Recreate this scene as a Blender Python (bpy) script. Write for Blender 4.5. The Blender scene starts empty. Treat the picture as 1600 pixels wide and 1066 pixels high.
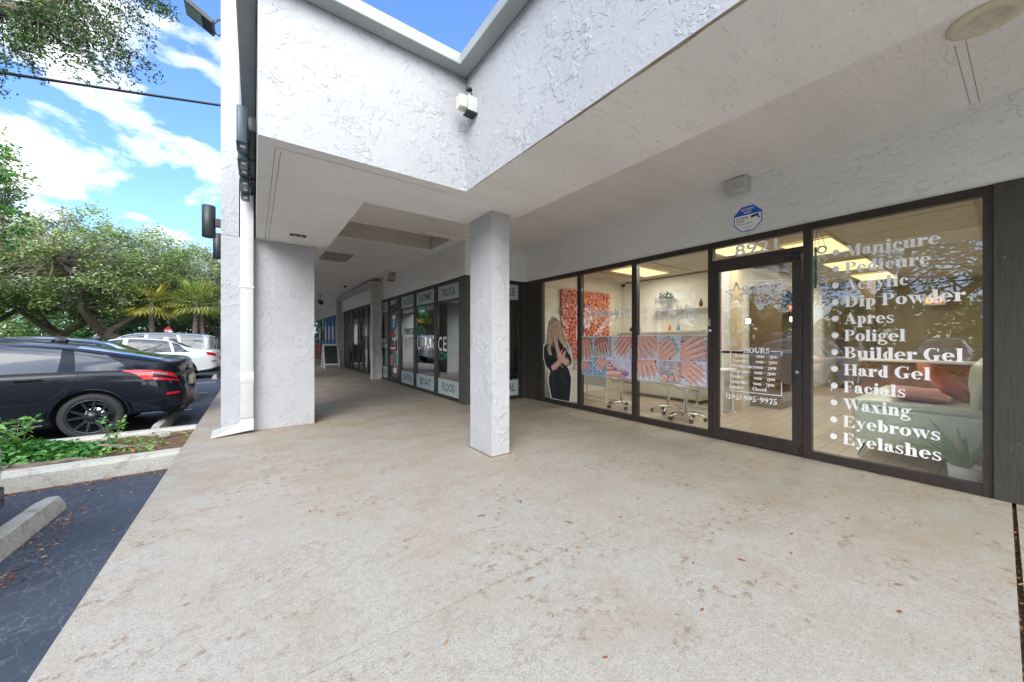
import bpy, bmesh, math, random
from math import sin, cos, pi, radians, sqrt, atan2, exp
from mathutils import Vector, Matrix, noise as mnoise
random.seed(7)
S = bpy.context.scene
COL = S.collection
# ------------------------------------------------------------------ camera
TH = math.atan(403/555.2)
cam = bpy.data.cameras.new('camera'); camo = bpy.data.objects.new('camera', cam); COL.objects.link(camo)
camo.location = (0, 0, 1.233); camo.rotation_euler = (radians(90), 0, -TH)
cam.sensor_width = 36; cam.lens = 36*555.2/1600; cam.shift_y = -3/1600
cam.clip_start = 0.05; cam.clip_end = 2000
S.camera = camo
# ------------------------------------------------------------------ view
S.view_settings.view_transform = 'Standard'; S.view_settings.look = 'None'
S.view_settings.gamma = 1; S.view_settings.use_curve_mapping = False
S.view_settings.exposure = 2.65
S.cycles.use_denoising = True
S.cycles.max_bounces = 10; S.cycles.diffuse_bounces = 7; S.cycles.glossy_bounces = 4
S.cycles.transparent_max_bounces = 24; S.cycles.transmission_bounces = 6
S.cycles.caustics_reflective = False; S.cycles.caustics_refractive = False
S.cycles.sample_clamp_indirect = 6
# ------------------------------------------------------------------ world and sun
SUN_EL, SUN_AZ = 33, -138      # azimuth: direction the light comes from, degrees from +Y clockwise
w = bpy.data.worlds.new('World'); S.world = w; w.use_nodes = True
nt = w.node_tree; nt.nodes.clear()
def N(nt, t, **k):
    n = nt.nodes.new(t)
    for a, b in k.items():
        if a.startswith('i_'): n.inputs[a[2:].replace('_', ' ')].default_value = b
        else: setattr(n, a, b)
    return n
def L(nt, a, b): nt.links.new(a, b)
sky = N(nt, 'ShaderNodeTexSky', sky_type='NISHITA', sun_disc=False, sun_elevation=radians(SUN_EL), sun_rotation=radians(SUN_AZ), air_density=1.0, dust_density=0.6, ozone_density=2.0)
bg1 = N(nt, 'ShaderNodeBackground'); bg1.inputs[1].default_value = 0.064
bg2 = N(nt, 'ShaderNodeBackground'); bg2.inputs[0].default_value = (0.93, 0.96, 1, 1); bg2.inputs[1].default_value = 0.42
tc = N(nt, 'ShaderNodeTexCoord'); sep = N(nt, 'ShaderNodeSeparateXYZ'); L(nt, tc.outputs['Generated'], sep.inputs[0])
zz = N(nt, 'ShaderNodeMath', operation='MAXIMUM'); L(nt, sep.outputs[2], zz.inputs[0]); zz.inputs[1].default_value = 0.0
za = N(nt, 'ShaderNodeMath', operation='ADD'); L(nt, zz.outputs[0], za.inputs[0]); za.inputs[1].default_value = 0.22
dx = N(nt, 'ShaderNodeMath', operation='DIVIDE'); L(nt, sep.outputs[0], dx.inputs[0]); L(nt, za.outputs[0], dx.inputs[1])
dy = N(nt, 'ShaderNodeMath', operation='DIVIDE'); L(nt, sep.outputs[1], dy.inputs[0]); L(nt, za.outputs[0], dy.inputs[1])
cb = N(nt, 'ShaderNodeCombineXYZ'); L(nt, dx.outputs[0], cb.inputs[0]); L(nt, dy.outputs[0], cb.inputs[1])
cb.inputs[2].default_value = 3.3
nz = N(nt, 'ShaderNodeTexNoise'); nz.inputs['Scale'].default_value = 2.1; nz.inputs['Detail'].default_value = 9; nz.inputs['Roughness'].default_value = 0.56; nz.inputs['Distortion'].default_value = 0.25
L(nt, cb.outputs[0], nz.inputs['Vector'])
cr = N(nt, 'ShaderNodeValToRGB'); cr.color_ramp.elements[0].position = 0.51; cr.color_ramp.elements[1].position = 0.62
L(nt, nz.outputs[0], cr.inputs[0])
fill_bank = N(nt, 'ShaderNodeMapRange'); fill_bank.inputs[1].default_value = 0.25; fill_bank.inputs[2].default_value = -0.7; fill_bank.inputs[3].default_value = 0.0; fill_bank.inputs[4].default_value = 1.0; L(nt, sep.outputs[1], fill_bank.inputs[0])  # unseen bright cloud bank behind the camera, added to fill the porch
bst = N(nt, 'ShaderNodeMath', operation='MULTIPLY_ADD'); L(nt, fill_bank.outputs[0], bst.inputs[0]); bst.inputs[1].default_value = 0.62; bst.inputs[2].default_value = 0.36; L(nt, bst.outputs[0], bg2.inputs[1])
cov = N(nt, 'ShaderNodeMath', operation='ADD'); cov.use_clamp = True; L(nt, cr.outputs[0], cov.inputs[0]); bm_ = N(nt, 'ShaderNodeMath', operation='MULTIPLY'); L(nt, fill_bank.outputs[0], bm_.inputs[0]); bm_.inputs[1].default_value = 0.8; L(nt, bm_.outputs[0], cov.inputs[1])
mixs = N(nt, 'ShaderNodeMixShader'); L(nt, cov.outputs[0], mixs.inputs[0]); L(nt, bg1.outputs[0], mixs.inputs[1]); L(nt, bg2.outputs[0], mixs.inputs[2])
tint = N(nt, 'ShaderNodeMix', data_type='RGBA', blend_type='MULTIPLY'); tint.inputs[0].default_value = 1.0
tint.inputs[7].default_value = (0.62, 0.79, 1.10, 1)
L(nt, sky.outputs[0], tint.inputs[6]); L(nt, tint.outputs[2], bg1.inputs[0])
wo = N(nt, 'ShaderNodeOutputWorld'); L(nt, mixs.outputs[0], wo.inputs[0])
sl = bpy.data.lights.new('sun', 'SUN'); sl.energy = 0.5; sl.angle = radians(40); sl.color = (1, 0.96, 0.9)
so = bpy.data.objects.new('sun', sl); COL.objects.link(so)
_e, _a = radians(SUN_EL), radians(SUN_AZ)
sd = Vector((sin(_a)*cos(_e), cos(_a)*cos(_e), sin(_e)))
so.rotation_euler = sd.to_track_quat('Z', 'Y').to_euler(); so.location = (0, -10, 30)

# ------------------------------------------------------------------ materials
def nmat(name):
    m = bpy.data.materials.new(name); m.use_nodes = True
    nt = m.node_tree; b = nt.nodes['Principled BSDF']
    return m, nt, b
def c4(c): return (c[0], c[1], c[2], 1)
def plain(name, col, rough=0.5, metal=0.0, var=0.06, vs=6.0, bump=0.0, bs=40.0, coat=0.0, spec=0.5):
    m, nt, b = nmat(name)
    b.inputs['Roughness'].default_value = rough; b.inputs['Metallic'].default_value = metal
    b.inputs['Coat Weight'].default_value = coat; b.inputs['Specular IOR Level'].default_value = spec
    b.inputs['Coat Roughness'].default_value = 0.04
    tc = N(nt, 'ShaderNodeTexCoord')
    n1 = N(nt, 'ShaderNodeTexNoise'); n1.inputs['Scale'].default_value = vs; n1.inputs['Detail'].default_value = 5
    L(nt, tc.outputs['Object'], n1.inputs['Vector'])
    r = N(nt, 'ShaderNodeValToRGB')
    r.color_ramp.elements[0].position = 0.3; r.color_ramp.elements[1].position = 0.7
    r.color_ramp.elements[0].color = c4([max(0, x*(1-var)) for x in col]); r.color_ramp.elements[1].color = c4([min(1, x*(1+var)) for x in col])
    L(nt, n1.outputs[0], r.inputs[0]); L(nt, r.outputs[0], b.inputs['Base Color'])
    if bump:
        n2 = N(nt, 'ShaderNodeTexNoise'); n2.inputs['Scale'].default_value = bs; n2.inputs['Detail'].default_value = 4
        L(nt, tc.outputs['Object'], n2.inputs['Vector'])
        bp = N(nt, 'ShaderNodeBump'); bp.inputs['Strength'].default_value = bump; bp.inputs['Distance'].default_value = 0.01
        L(nt, n2.outputs[0], bp.inputs['Height']); L(nt, bp.outputs[0], b.inputs['Normal'])
    return m
def emis(name, col, st):
    m, nt, b = nmat(name); b.inputs['Base Color'].default_value = c4(col)
    b.inputs['Emission Color'].default_value = c4(col); b.inputs['Emission Strength'].default_value = st
    return m
def math_(nt, op, a, b=None, clamp=False):
    n = N(nt, 'ShaderNodeMath', operation=op); n.use_clamp = clamp
    for i, v in enumerate((a, b)):
        if v is None: continue
        if isinstance(v, (int, float)): n.inputs[i].default_value = v
        else: L(nt, v, n.inputs[i])
    return n.outputs[0]
def noise_(nt, vec, scale, detail=5, rough=0.5, dist=0.0):
    n = N(nt, 'ShaderNodeTexNoise'); n.inputs['Scale'].default_value = scale; n.inputs['Detail'].default_value = detail
    n.inputs['Roughness'].default_value = rough; n.inputs['Distortion'].default_value = dist
    L(nt, vec, n.inputs['Vector']); return n.outputs[0]
def ramp_(nt, fac, p0, p1, c0=(0, 0, 0), c1=(1, 1, 1)):
    r = N(nt, 'ShaderNodeValToRGB'); r.color_ramp.elements[0].position = p0; r.color_ramp.elements[1].position = p1
    r.color_ramp.elements[0].color = c4(c0); r.color_ramp.elements[1].color = c4(c1); L(nt, fac, r.inputs[0]); return r.outputs[0]
def mixc(nt, fac, a, b, mode='MIX'):
    n = N(nt, 'ShaderNodeMix', data_type='RGBA', blend_type=mode)
    for i, v in ((0, fac), (6, a), (7, b)):
        if isinstance(v, (int, float)): n.inputs[i].default_value = v
        elif isinstance(v, tuple): n.inputs[i].default_value = c4(v)
        else: L(nt, v, n.inputs[i])
    return n.outputs[2]
def mapping(nt, scale=(1, 1, 1), loc=(0, 0, 0), rot=(0, 0, 0)):
    g = N(nt, 'ShaderNodeNewGeometry'); mp = N(nt, 'ShaderNodeMapping')
    mp.inputs['Scale'].default_value = scale; mp.inputs['Location'].default_value = loc; mp.inputs['Rotation'].default_value = rot
    L(nt, g.outputs['Position'], mp.inputs[0]); return mp.outputs[0]

def stucco(name, col, ridge=1.0, fine=0.35, stretch=(1, 1, 1), line=0.25):
    """hand trowelled stucco: flat patches that end in short broken curled ridges"""
    m, nt, b = nmat(name); b.inputs['Roughness'].default_value = 0.75; b.inputs['Specular IOR Level'].default_value = 0.3
    h = None; lines = None
    for k, (sc, band, rot, ds) in enumerate(((4.6, 0.007, (0.5, 0.9, 0.2), 0.9), (8.0, 0.010, (1.3, -0.5, 0.8), 1.1), (13.0, 0.013, (-0.6, 0.4, 1.9), 0.8))):
        v = mapping(nt, tuple(q*(0.75 if k == 1 else 1.15) for q in stretch), (3.1*k, 1.7*k, 0.4*k), rot)
        n1 = noise_(nt, v, sc, 2.5, 0.5, ds)
        a = math_(nt, 'ABSOLUTE', math_(nt, 'SUBTRACT', n1, 0.5))
        ln = math_(nt, 'SUBTRACT', 1.0, ramp_(nt, a, 0.0, band))
        brk = ramp_(nt, noise_(nt, v, sc*1.9, 2, 0.5), 0.50, 0.56)                 # breaks the lines into short flicks
        patch = ramp_(nt, noise_(nt, v, sc*0.36, 3, 0.6), 0.44, 0.54)
        mk = math_(nt, 'MULTIPLY', brk, patch); rr = math_(nt, 'MULTIPLY', ln, mk)
        step = math_(nt, 'MULTIPLY', math_(nt, 'MULTIPLY', ramp_(nt, n1, 0.495, 0.515), 0.8), mk)
        hh = math_(nt, 'MULTIPLY', math_(nt, 'ADD', rr, step), (1.0, 0.75, 0.5)[k])
        h = hh if h is None else math_(nt, 'ADD', h, hh)
        lines = rr if lines is None else math_(nt, 'MAXIMUM', lines, rr)
    v = mapping(nt, stretch)
    h = math_(nt, 'ADD', h, math_(nt, 'MULTIPLY', noise_(nt, v, 7, 5, 0.6), 1.5*fine))
    h = math_(nt, 'ADD', h, math_(nt, 'MULTIPLY', noise_(nt, v, 45, 4, 0.65), 0.55*fine))
    bp = N(nt, 'ShaderNodeBump'); bp.inputs['Strength'].default_value = 1.0; bp.inputs['Distance'].default_value = 0.016*ridge
    L(nt, h, bp.inputs['Height']); L(nt, bp.outputs[0], b.inputs['Normal'])
    base = mixc(nt, ramp_(nt, noise_(nt, v, 1.2, 5), 0.3, 0.7), tuple(x*0.93 for x in col), tuple(min(1, x*1.03) for x in col))
    base = mixc(nt, math_(nt, 'MULTIPLY', lines, line), base, tuple(x*0.32 for x in col))  # ridge shadows painted as dark lines into the base colour
    base = mixc(nt, math_(nt, 'MULTIPLY', ramp_(nt, noise_(nt, v, 34, 2, 0.5), 0.72, 0.75), 0.55), base, tuple(x*0.35 for x in col))
    base = mixc(nt, math_(nt, 'MULTIPLY', ramp_(nt, noise_(nt, v, 55, 3, 0.7), 0.35, 0.7), 0.10), base, tuple(x*0.6 for x in col))
    L(nt, base, b.inputs['Base Color'])
    return m
M = {}
M['stucco'] = stucco('lit_stucco_dimmed', (0.43, 0.438, 0.455), ridge=0.28, line=0.12)  # lit outer stucco, base colour darkened to even it with the shaded porch
M['stucco_col'] = stucco('column_stucco', (0.48, 0.485, 0.50), ridge=0.32, fine=0.7, line=0.12)  # column tone lowered likewise to balance the light
M['soffit'] = stucco('painted_soffit', (0.90, 0.89, 0.87), ridge=0.17, fine=0.8, stretch=(0.5, 1.6, 1), line=0.03)  # soffit paint pushed nearer white to offset the porch shade
M['stucco_in'] = stucco('shaded_stucco', (0.87, 0.875, 0.875), ridge=0.28, fine=0.7, stretch=(1, 0.6, 1.2), line=0.05)  # stucco in the porch shade, kept near white to balance the light

def concrete():
    m, nt, b = nmat('walkway_concrete'); b.inputs['Roughness'].default_value = 0.7
    v = mapping(nt); g = N(nt, 'ShaderNodeNewGeometry'); sp = N(nt, 'ShaderNodeSeparateXYZ'); L(nt, g.outputs['Position'], sp.inputs[0])
    X, Y = sp.outputs[0], sp.outputs[1]
    mul = lambda p, q: math_(nt, 'MULTIPLY', p, q)
    grain = noise_(nt, v, 120, 4, 0.8); mid = noise_(nt, v, 28, 5, 0.75)
    base = mixc(nt, ramp_(nt, grain, 0.38, 0.62), (0.235, 0.218, 0.185), (0.44, 0.42, 0.375))
    base = mixc(nt, mul(ramp_(nt, mid, 0.40, 0.66), 0.45), base, (0.48, 0.46, 0.41))
    mott = noise_(nt, v, 1.6, 8, 0.68)
    base = mixc(nt, mul(ramp_(nt, mott, 0.46, 0.62), 0.5), base, (0.30, 0.255, 0.19))
    vs = mapping(nt, (0.8, 1.35, 1), rot=(0, 0, 0.22))
    deep = ramp_(nt, math_(nt, 'ADD', mul(Y, 0.1), mul(noise_(nt, v, 0.9, 5, 0.65), 0.5)), 0.40, 0.82)
    st = ramp_(nt, noise_(nt, vs, 2.6, 9, 0.74), 0.42, 0.60)
    base = mixc(nt, mul(mul(deep, math_(nt, 'ADD', mul(st, 0.8), 0.12)), 0.62), base, (0.30, 0.20, 0.115))
    xr = ramp_(nt, math_(nt, 'ADD', mul(X, 0.2), mul(noise_(nt, v, 1.1, 6, 0.65), 0.6)), 0.80, 1.15)
    base = mixc(nt, mul(mul(xr, math_(nt, 'ADD', mul(st, 0.7), 0.25)), 0.6), base, (0.32, 0.25, 0.165))
    # spotted rust-brown patches
    sp1 = ramp_(nt, noise_(nt, v, 17, 6, 0.75), 0.54, 0.60); pm = ramp_(nt, noise_(nt, mapping(nt, (0.7, 1.2, 1)), 1.7, 6, 0.7, 0.5), 0.50, 0.58)
    base = mixc(nt, mul(mul(sp1, pm), 0.85), base, (0.22, 0.145, 0.095))
    # dark round drips and tread blotches
    for (sc_, lo, hi, ms, amt, off) in ((9, 0.15, 0.24, 1.05, 0.5, 0), (17, 0.14, 0.22, 1.5, 0.45, 4)):
        vo = N(nt, 'ShaderNodeTexVoronoi'); vo.inputs['Scale'].default_value = sc_
        L(nt, mapping(nt, (1.5, 0.8, 1), (off, off, 0), (0, 0, 0.6)), vo.inputs['Vector'])
        dd = math_(nt, 'ADD', vo.outputs['Distance'], mul(noise_(nt, v, 40, 3, 0.6), 0.12))
        bl = math_(nt, 'SUBTRACT', 1.0, ramp_(nt, dd, lo+0.06, hi+0.06)); bm = ramp_(nt, noise_(nt, mapping(nt, loc=(off, 0, 0)), ms, 4, 0.6, 0.4), 0.52, 0.60)
        base = mixc(nt, mul(mul(bl, bm), amt), base, (0.27, 0.235, 0.185))
    pit = ramp_(nt, noise_(nt, v, 60, 3, 0.6), 0.66, 0.70)
    base = mixc(nt, mul(pit, 0.8), base, (0.17, 0.14, 0.10))
    # hairline cracks
    cr_ = math_(nt, 'ABSOLUTE', math_(nt, 'SUBTRACT', noise_(nt, mapping(nt, (0.5, 0.5, 1)), 0.9, 8, 0.62, 0.3), 0.5))
    base = mixc(nt, mul(math_(nt, 'SUBTRACT', 1.0, ramp_(nt, cr_, 0.0, 0.0016)), 0.35), base, (0.2, 0.16, 0.12))
    L(nt, base, b.inputs['Base Color'])
    h = math_(nt, 'ADD', mul(grain, 0.6), mid)
    bp = N(nt, 'ShaderNodeBump'); bp.inputs['Strength'].default_value = 0.6; bp.inputs['Distance'].default_value = 0.006
    L(nt, h, bp.inputs['Height']); L(nt, bp.outputs[0], b.inputs['Normal'])
    L(nt, ramp_(nt, mott, 0.35, 0.7, (0.5, 0.5, 0.5), (0.85, 0.85, 0.85)), b.inputs['Roughness'])
    return m
M['concrete'] = concrete()
def kerbmat():
    m, nt, b = nmat('kerb_concrete'); b.inputs['Roughness'].default_value = 0.85
    v = mapping(nt)
    g = noise_(nt, v, 90, 4, 0.75)
    base = mixc(nt, ramp_(nt, g, 0.3, 0.7), (0.32, 0.31, 0.27), (0.62, 0.61, 0.56))
    base = mixc(nt, math_(nt, 'MULTIPLY', ramp_(nt, noise_(nt, v, 7, 6, 0.7), 0.52, 0.66), 0.6), base, (0.16, 0.15, 0.12))
    L(nt, base, b.inputs['Base Color'])
    bp = N(nt, 'ShaderNodeBump'); bp.inputs['Strength'].default_value = 0.6; bp.inputs['Distance'].default_value = 0.01
    L(nt, g, bp.inputs['Height']); L(nt, bp.outputs[0], b.inputs['Normal'])
    return m
M['kerb'] = kerbmat()
def asphalt():
    m, nt, b = nmat('asphalt'); b.inputs['Roughness'].default_value = 0.7
    v = mapping(nt, (1, 1, 1)); vd = noise_(nt, v, 3, 4)
    vo = N(nt, 'ShaderNodeTexVoronoi', feature='DISTANCE_TO_EDGE'); vo.inputs['Scale'].default_value = 16
    mm = N(nt, 'ShaderNodeMix', data_type='VECTOR'); mm.inputs[0].default_value = 0.12
    nn = N(nt, 'ShaderNodeTexNoise'); nn.inputs['Scale'].default_value = 9; nn.inputs['Detail'].default_value = 4; L(nt, v, nn.inputs['Vector'])
    L(nt, mapping(nt, (1, 0.6, 1), rot=(0, 0, 0.5)), mm.inputs[4]); L(nt, nn.outputs['Color'], mm.inputs[5]); L(nt, mm.outputs[1], vo.inputs['Vector'])
    veins = math_(nt, 'SUBTRACT', 1.0, ramp_(nt, vo.outputs['Distance'], 0.0, 0.05))
    veins = math_(nt, 'MULTIPLY', veins, ramp_(nt, noise_(nt, v, 3.1, 5, 0.7), 0.36, 0.62))
    base = mixc(nt, ramp_(nt, noise_(nt, v, 130, 3, 0.7), 0.35, 0.7), (0.018, 0.025, 0.038), (0.050, 0.066, 0.092))
    base = mixc(nt, math_(nt, 'MULTIPLY', ramp_(nt, noise_(nt, v, 1.2, 5, 0.6), 0.4, 0.7), 0.5), base, (0.085, 0.105, 0.14))
    base = mixc(nt, math_(nt, 'MULTIPLY', veins, 0.65), base, (0.17, 0.20, 0.25))
    L(nt, base, b.inputs['Base Color'])
    bp = N(nt, 'ShaderNodeBump'); bp.inputs['Strength'].default_value = 0.5; bp.inputs['Distance'].default_value = 0.006
    L(nt, noise_(nt, v, 130, 3, 0.7), bp.inputs['Height']); L(nt, bp.outputs[0], b.inputs['Normal'])
    return m
M['asphalt'] = asphalt()
def glass(name, tintc, f0=0.05, dark=0.0):
    m = bpy.data.materials.new(name); m.use_nodes = True; nt = m.node_tree; nt.nodes.clear()
    g = N(nt, 'ShaderNodeNewGeometry')
    dot = N(nt, 'ShaderNodeVectorMath', operation='DOT_PRODUCT'); L(nt, g.outputs['Normal'], dot.inputs[0]); L(nt, g.outputs['Incoming'], dot.inputs[1])
    a = math_(nt, 'ABSOLUTE', dot.outputs['Value'])
    p = math_(nt, 'POWER', math_(nt, 'SUBTRACT', 1.0, a, True), 5.0)
    f = math_(nt, 'ADD', math_(nt, 'MULTIPLY', p, 1-f0), f0, True)
    t = N(nt, 'ShaderNodeBsdfTransparent'); t.inputs[0].default_value = c4(tintc)
    r = N(nt, 'ShaderNodeBsdfGlossy'); r.inputs['Roughness'].default_value = 0.0; r.inputs[0].default_value = (1, 1, 1, 1)
    ms = N(nt, 'ShaderNodeMixShader'); L(nt, f, ms.inputs[0]); L(nt, t.outputs[0], ms.inputs[1]); L(nt, r.outputs[0], ms.inputs[2])
    o = N(nt, 'ShaderNodeOutputMaterial'); L(nt, ms.outputs[0], o.inputs[0])
    return m
M['glass'] = glass('shop_glass', (0.97, 0.98, 0.95), 0.08)
M['glass_dark'] = glass('tinted_glass', (0.50, 0.57, 0.55), 0.34)
M['car_glass'] = plain('car_glass', (0.012, 0.016, 0.02), 0.02, 0, 0.0, coat=1.0, spec=1.0)
M['bronze'] = plain('bronze_aluminium', (0.050, 0.040, 0.036), 0.35, 0.3, 0.15, 9, bump=0.05, bs=90)
M['bronze_grey'] = plain('grey_bronze', (0.085, 0.082, 0.078), 0.45, 0.2, 0.2, 5, bump=0.1, bs=70)
def woodpanel():
    m, nt, b = nmat('painted_wood_panel'); b.inputs['Roughness'].default_value = 0.6
    v = mapping(nt, (9, 9, 0.5)); n = noise_(nt, v, 9, 6, 0.65)
    base = mixc(nt, ramp_(nt, n, 0.3, 0.7), (0.030, 0.028, 0.024), (0.060, 0.055, 0.047))
    base = mixc(nt, ramp_(nt, noise_(nt, mapping(nt), 45, 2), 0.76, 0.78), base, (0.5, 0.48, 0.42))
    L(nt, base, b.inputs['Base Color'])
    bp = N(nt, 'ShaderNodeBump'); bp.inputs['Strength'].default_value = 0.4; bp.inputs['Distance'].default_value = 0.004
    L(nt, n, bp.inputs['Height']); L(nt, bp.outputs[0], b.inputs['Normal']); return m
M['panel'] = woodpanel()
M['coping'] = plain('coping_metal', (0.36, 0.385, 0.375), 0.55, 0.1, 0.12, 2.5, bump=0.08, bs=30)
M['white_metal'] = plain('white_painted_metal', (0.56, 0.57, 0.565), 0.35, 0, 0.04, 3)
M['dark_metal'] = plain('dark_grey_metal', (0.035, 0.040, 0.043), 0.42, 0.3, 0.2, 6)
M['letter'] = plain('letter_enamel', (0.055, 0.085, 0.11), 0.35, 0.2, 0.1, 4)
M['chrome'] = plain('chrome', (0.75, 0.75, 0.75), 0.12, 1.0, 0.02)
M['black'] = plain('black_plastic', (0.012, 0.012, 0.013), 0.4, 0, 0.1)
M['rubber'] = plain('tyre_rubber', (0.022, 0.022, 0.023), 0.8, 0, 0.15, 30, bump=0.2, bs=80)
M['white_vinyl'] = plain('white_vinyl', (0.95, 0.95, 0.97), 0.5, 0, 0.01)
M['frost'] = plain('frosted_vinyl', (0.42, 0.49, 0.50), 0.6, 0, 0.05)
M['dark_vinyl'] = plain('dark_green_vinyl', (0.030, 0.055, 0.045), 0.5, 0, 0.05)
M['green_vinyl'] = plain('green_vinyl', (0.02, 0.30, 0.14), 0.5, 0, 0.05)
M['bark'] = plain('oak_bark', (0.17, 0.135, 0.11), 0.9, 0, 0.35, 9, bump=0.8, bs=22)
M['cream'] = plain('cream_paint', (0.80, 0.78, 0.71), 0.7, 0, 0.02)
M['cream2'] = plain('tan_trim_paint', (0.62, 0.50, 0.33), 0.6, 0, 0.03)
M['leather'] = plain('pale_green_leather', (0.66, 0.72, 0.60), 0.35, 0, 0.04, 3, bump=0.15, bs=60)
M['wleather'] = plain('white_leather', (0.80, 0.77, 0.68), 0.35, 0, 0.04, 3, bump=0.1, bs=60)
M['orange'] = plain('terracotta_cushion', (0.74, 0.30, 0.17), 0.8, 0, 0.12, 8, bump=0.3, bs=200)
M['orange2'] = plain('salmon_cushion', (0.82, 0.42, 0.33), 0.8, 0, 0.10, 8, bump=0.3, bs=200)
M['wood'] = plain('orange_wood', (0.45, 0.15, 0.04), 0.5, 0, 0.2, 9)
M['white'] = plain('white_paint', (0.80, 0.80, 0.78), 0.5, 0, 0.03)
M['greyw'] = plain('weathered_grey_timber', (0.52, 0.52, 0.50), 0.7, 0, 0.15, 7, bump=0.3, bs=40)
M['chalk'] = plain('chalkboard', (0.04, 0.05, 0.045), 0.7, 0, 0.2)
M['panel_light'] = emis('troffer_diffuser', (1.0, 0.78, 0.38), 0.22)
M['roomlight'] = emis('pendant_lamp', (1.0, 0.95, 0.85), 0.8)
M['leaf_dry'] = plain('dry_leaf', (0.30, 0.085, 0.03), 0.7, 0, 0.35, 25)
M['leaf_dry2'] = plain('tan_leaf', (0.36, 0.20, 0.09), 0.7, 0, 0.3, 25)
def leafm(name, col, tr=0.25):
    m = bpy.data.materials.new(name); m.use_nodes = True; nt = m.node_tree; b = nt.nodes['Principled BSDF']
    v = mapping(nt); base = mixc(nt, ramp_(nt, noise_(nt, v, 3.0, 4, 0.7), 0.3, 0.7), tuple(x*0.6 for x in col), tuple(x*1.45 for x in col))
    L(nt, base, b.inputs['Base Color']); b.inputs['Roughness'].default_value = 0.45
    t = N(nt, 'ShaderNodeBsdfTranslucent'); L(nt, base, t.inputs[0])
    ms = N(nt, 'ShaderNodeMixShader'); ms.inputs[0].default_value = tr
    L(nt, b.outputs[0], ms.inputs[1]); L(nt, t.outputs[0], ms.inputs[2]); L(nt, ms.outputs[0], nt.nodes['Material Output'].inputs[0]); return m
M['oak1'] = leafm('oak_leaf_dark', (0.115, 0.185, 0.055)); M['oak2'] = leafm('oak_leaf_mid', (0.24, 0.33, 0.09)); M['oak3'] = leafm('oak_leaf_grey', (0.36, 0.42, 0.25))
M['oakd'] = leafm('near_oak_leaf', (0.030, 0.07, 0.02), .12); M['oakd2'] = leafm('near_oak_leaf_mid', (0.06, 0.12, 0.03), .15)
M['lime'] = leafm('bright_leaf', (0.16, 0.26, 0.03)); M['ivy'] = leafm('ivy_leaf', (0.05, 0.19, 0.035)); M['ivy2'] = leafm('ivy_leaf_light', (0.13, 0.32, 0.06))
M['palm'] = leafm('palm_frond', (0.26, 0.34, 0.08)); M['palm2'] = leafm('palm_frond_yellow', (0.50, 0.44, 0.08)); M['hedge'] = leafm('understory_leaf', (0.06, 0.16, 0.04))
M['aloe'] = plain('aloe_green', (0.12, 0.24, 0.13), 0.4, 0, 0.2, 12)

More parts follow.
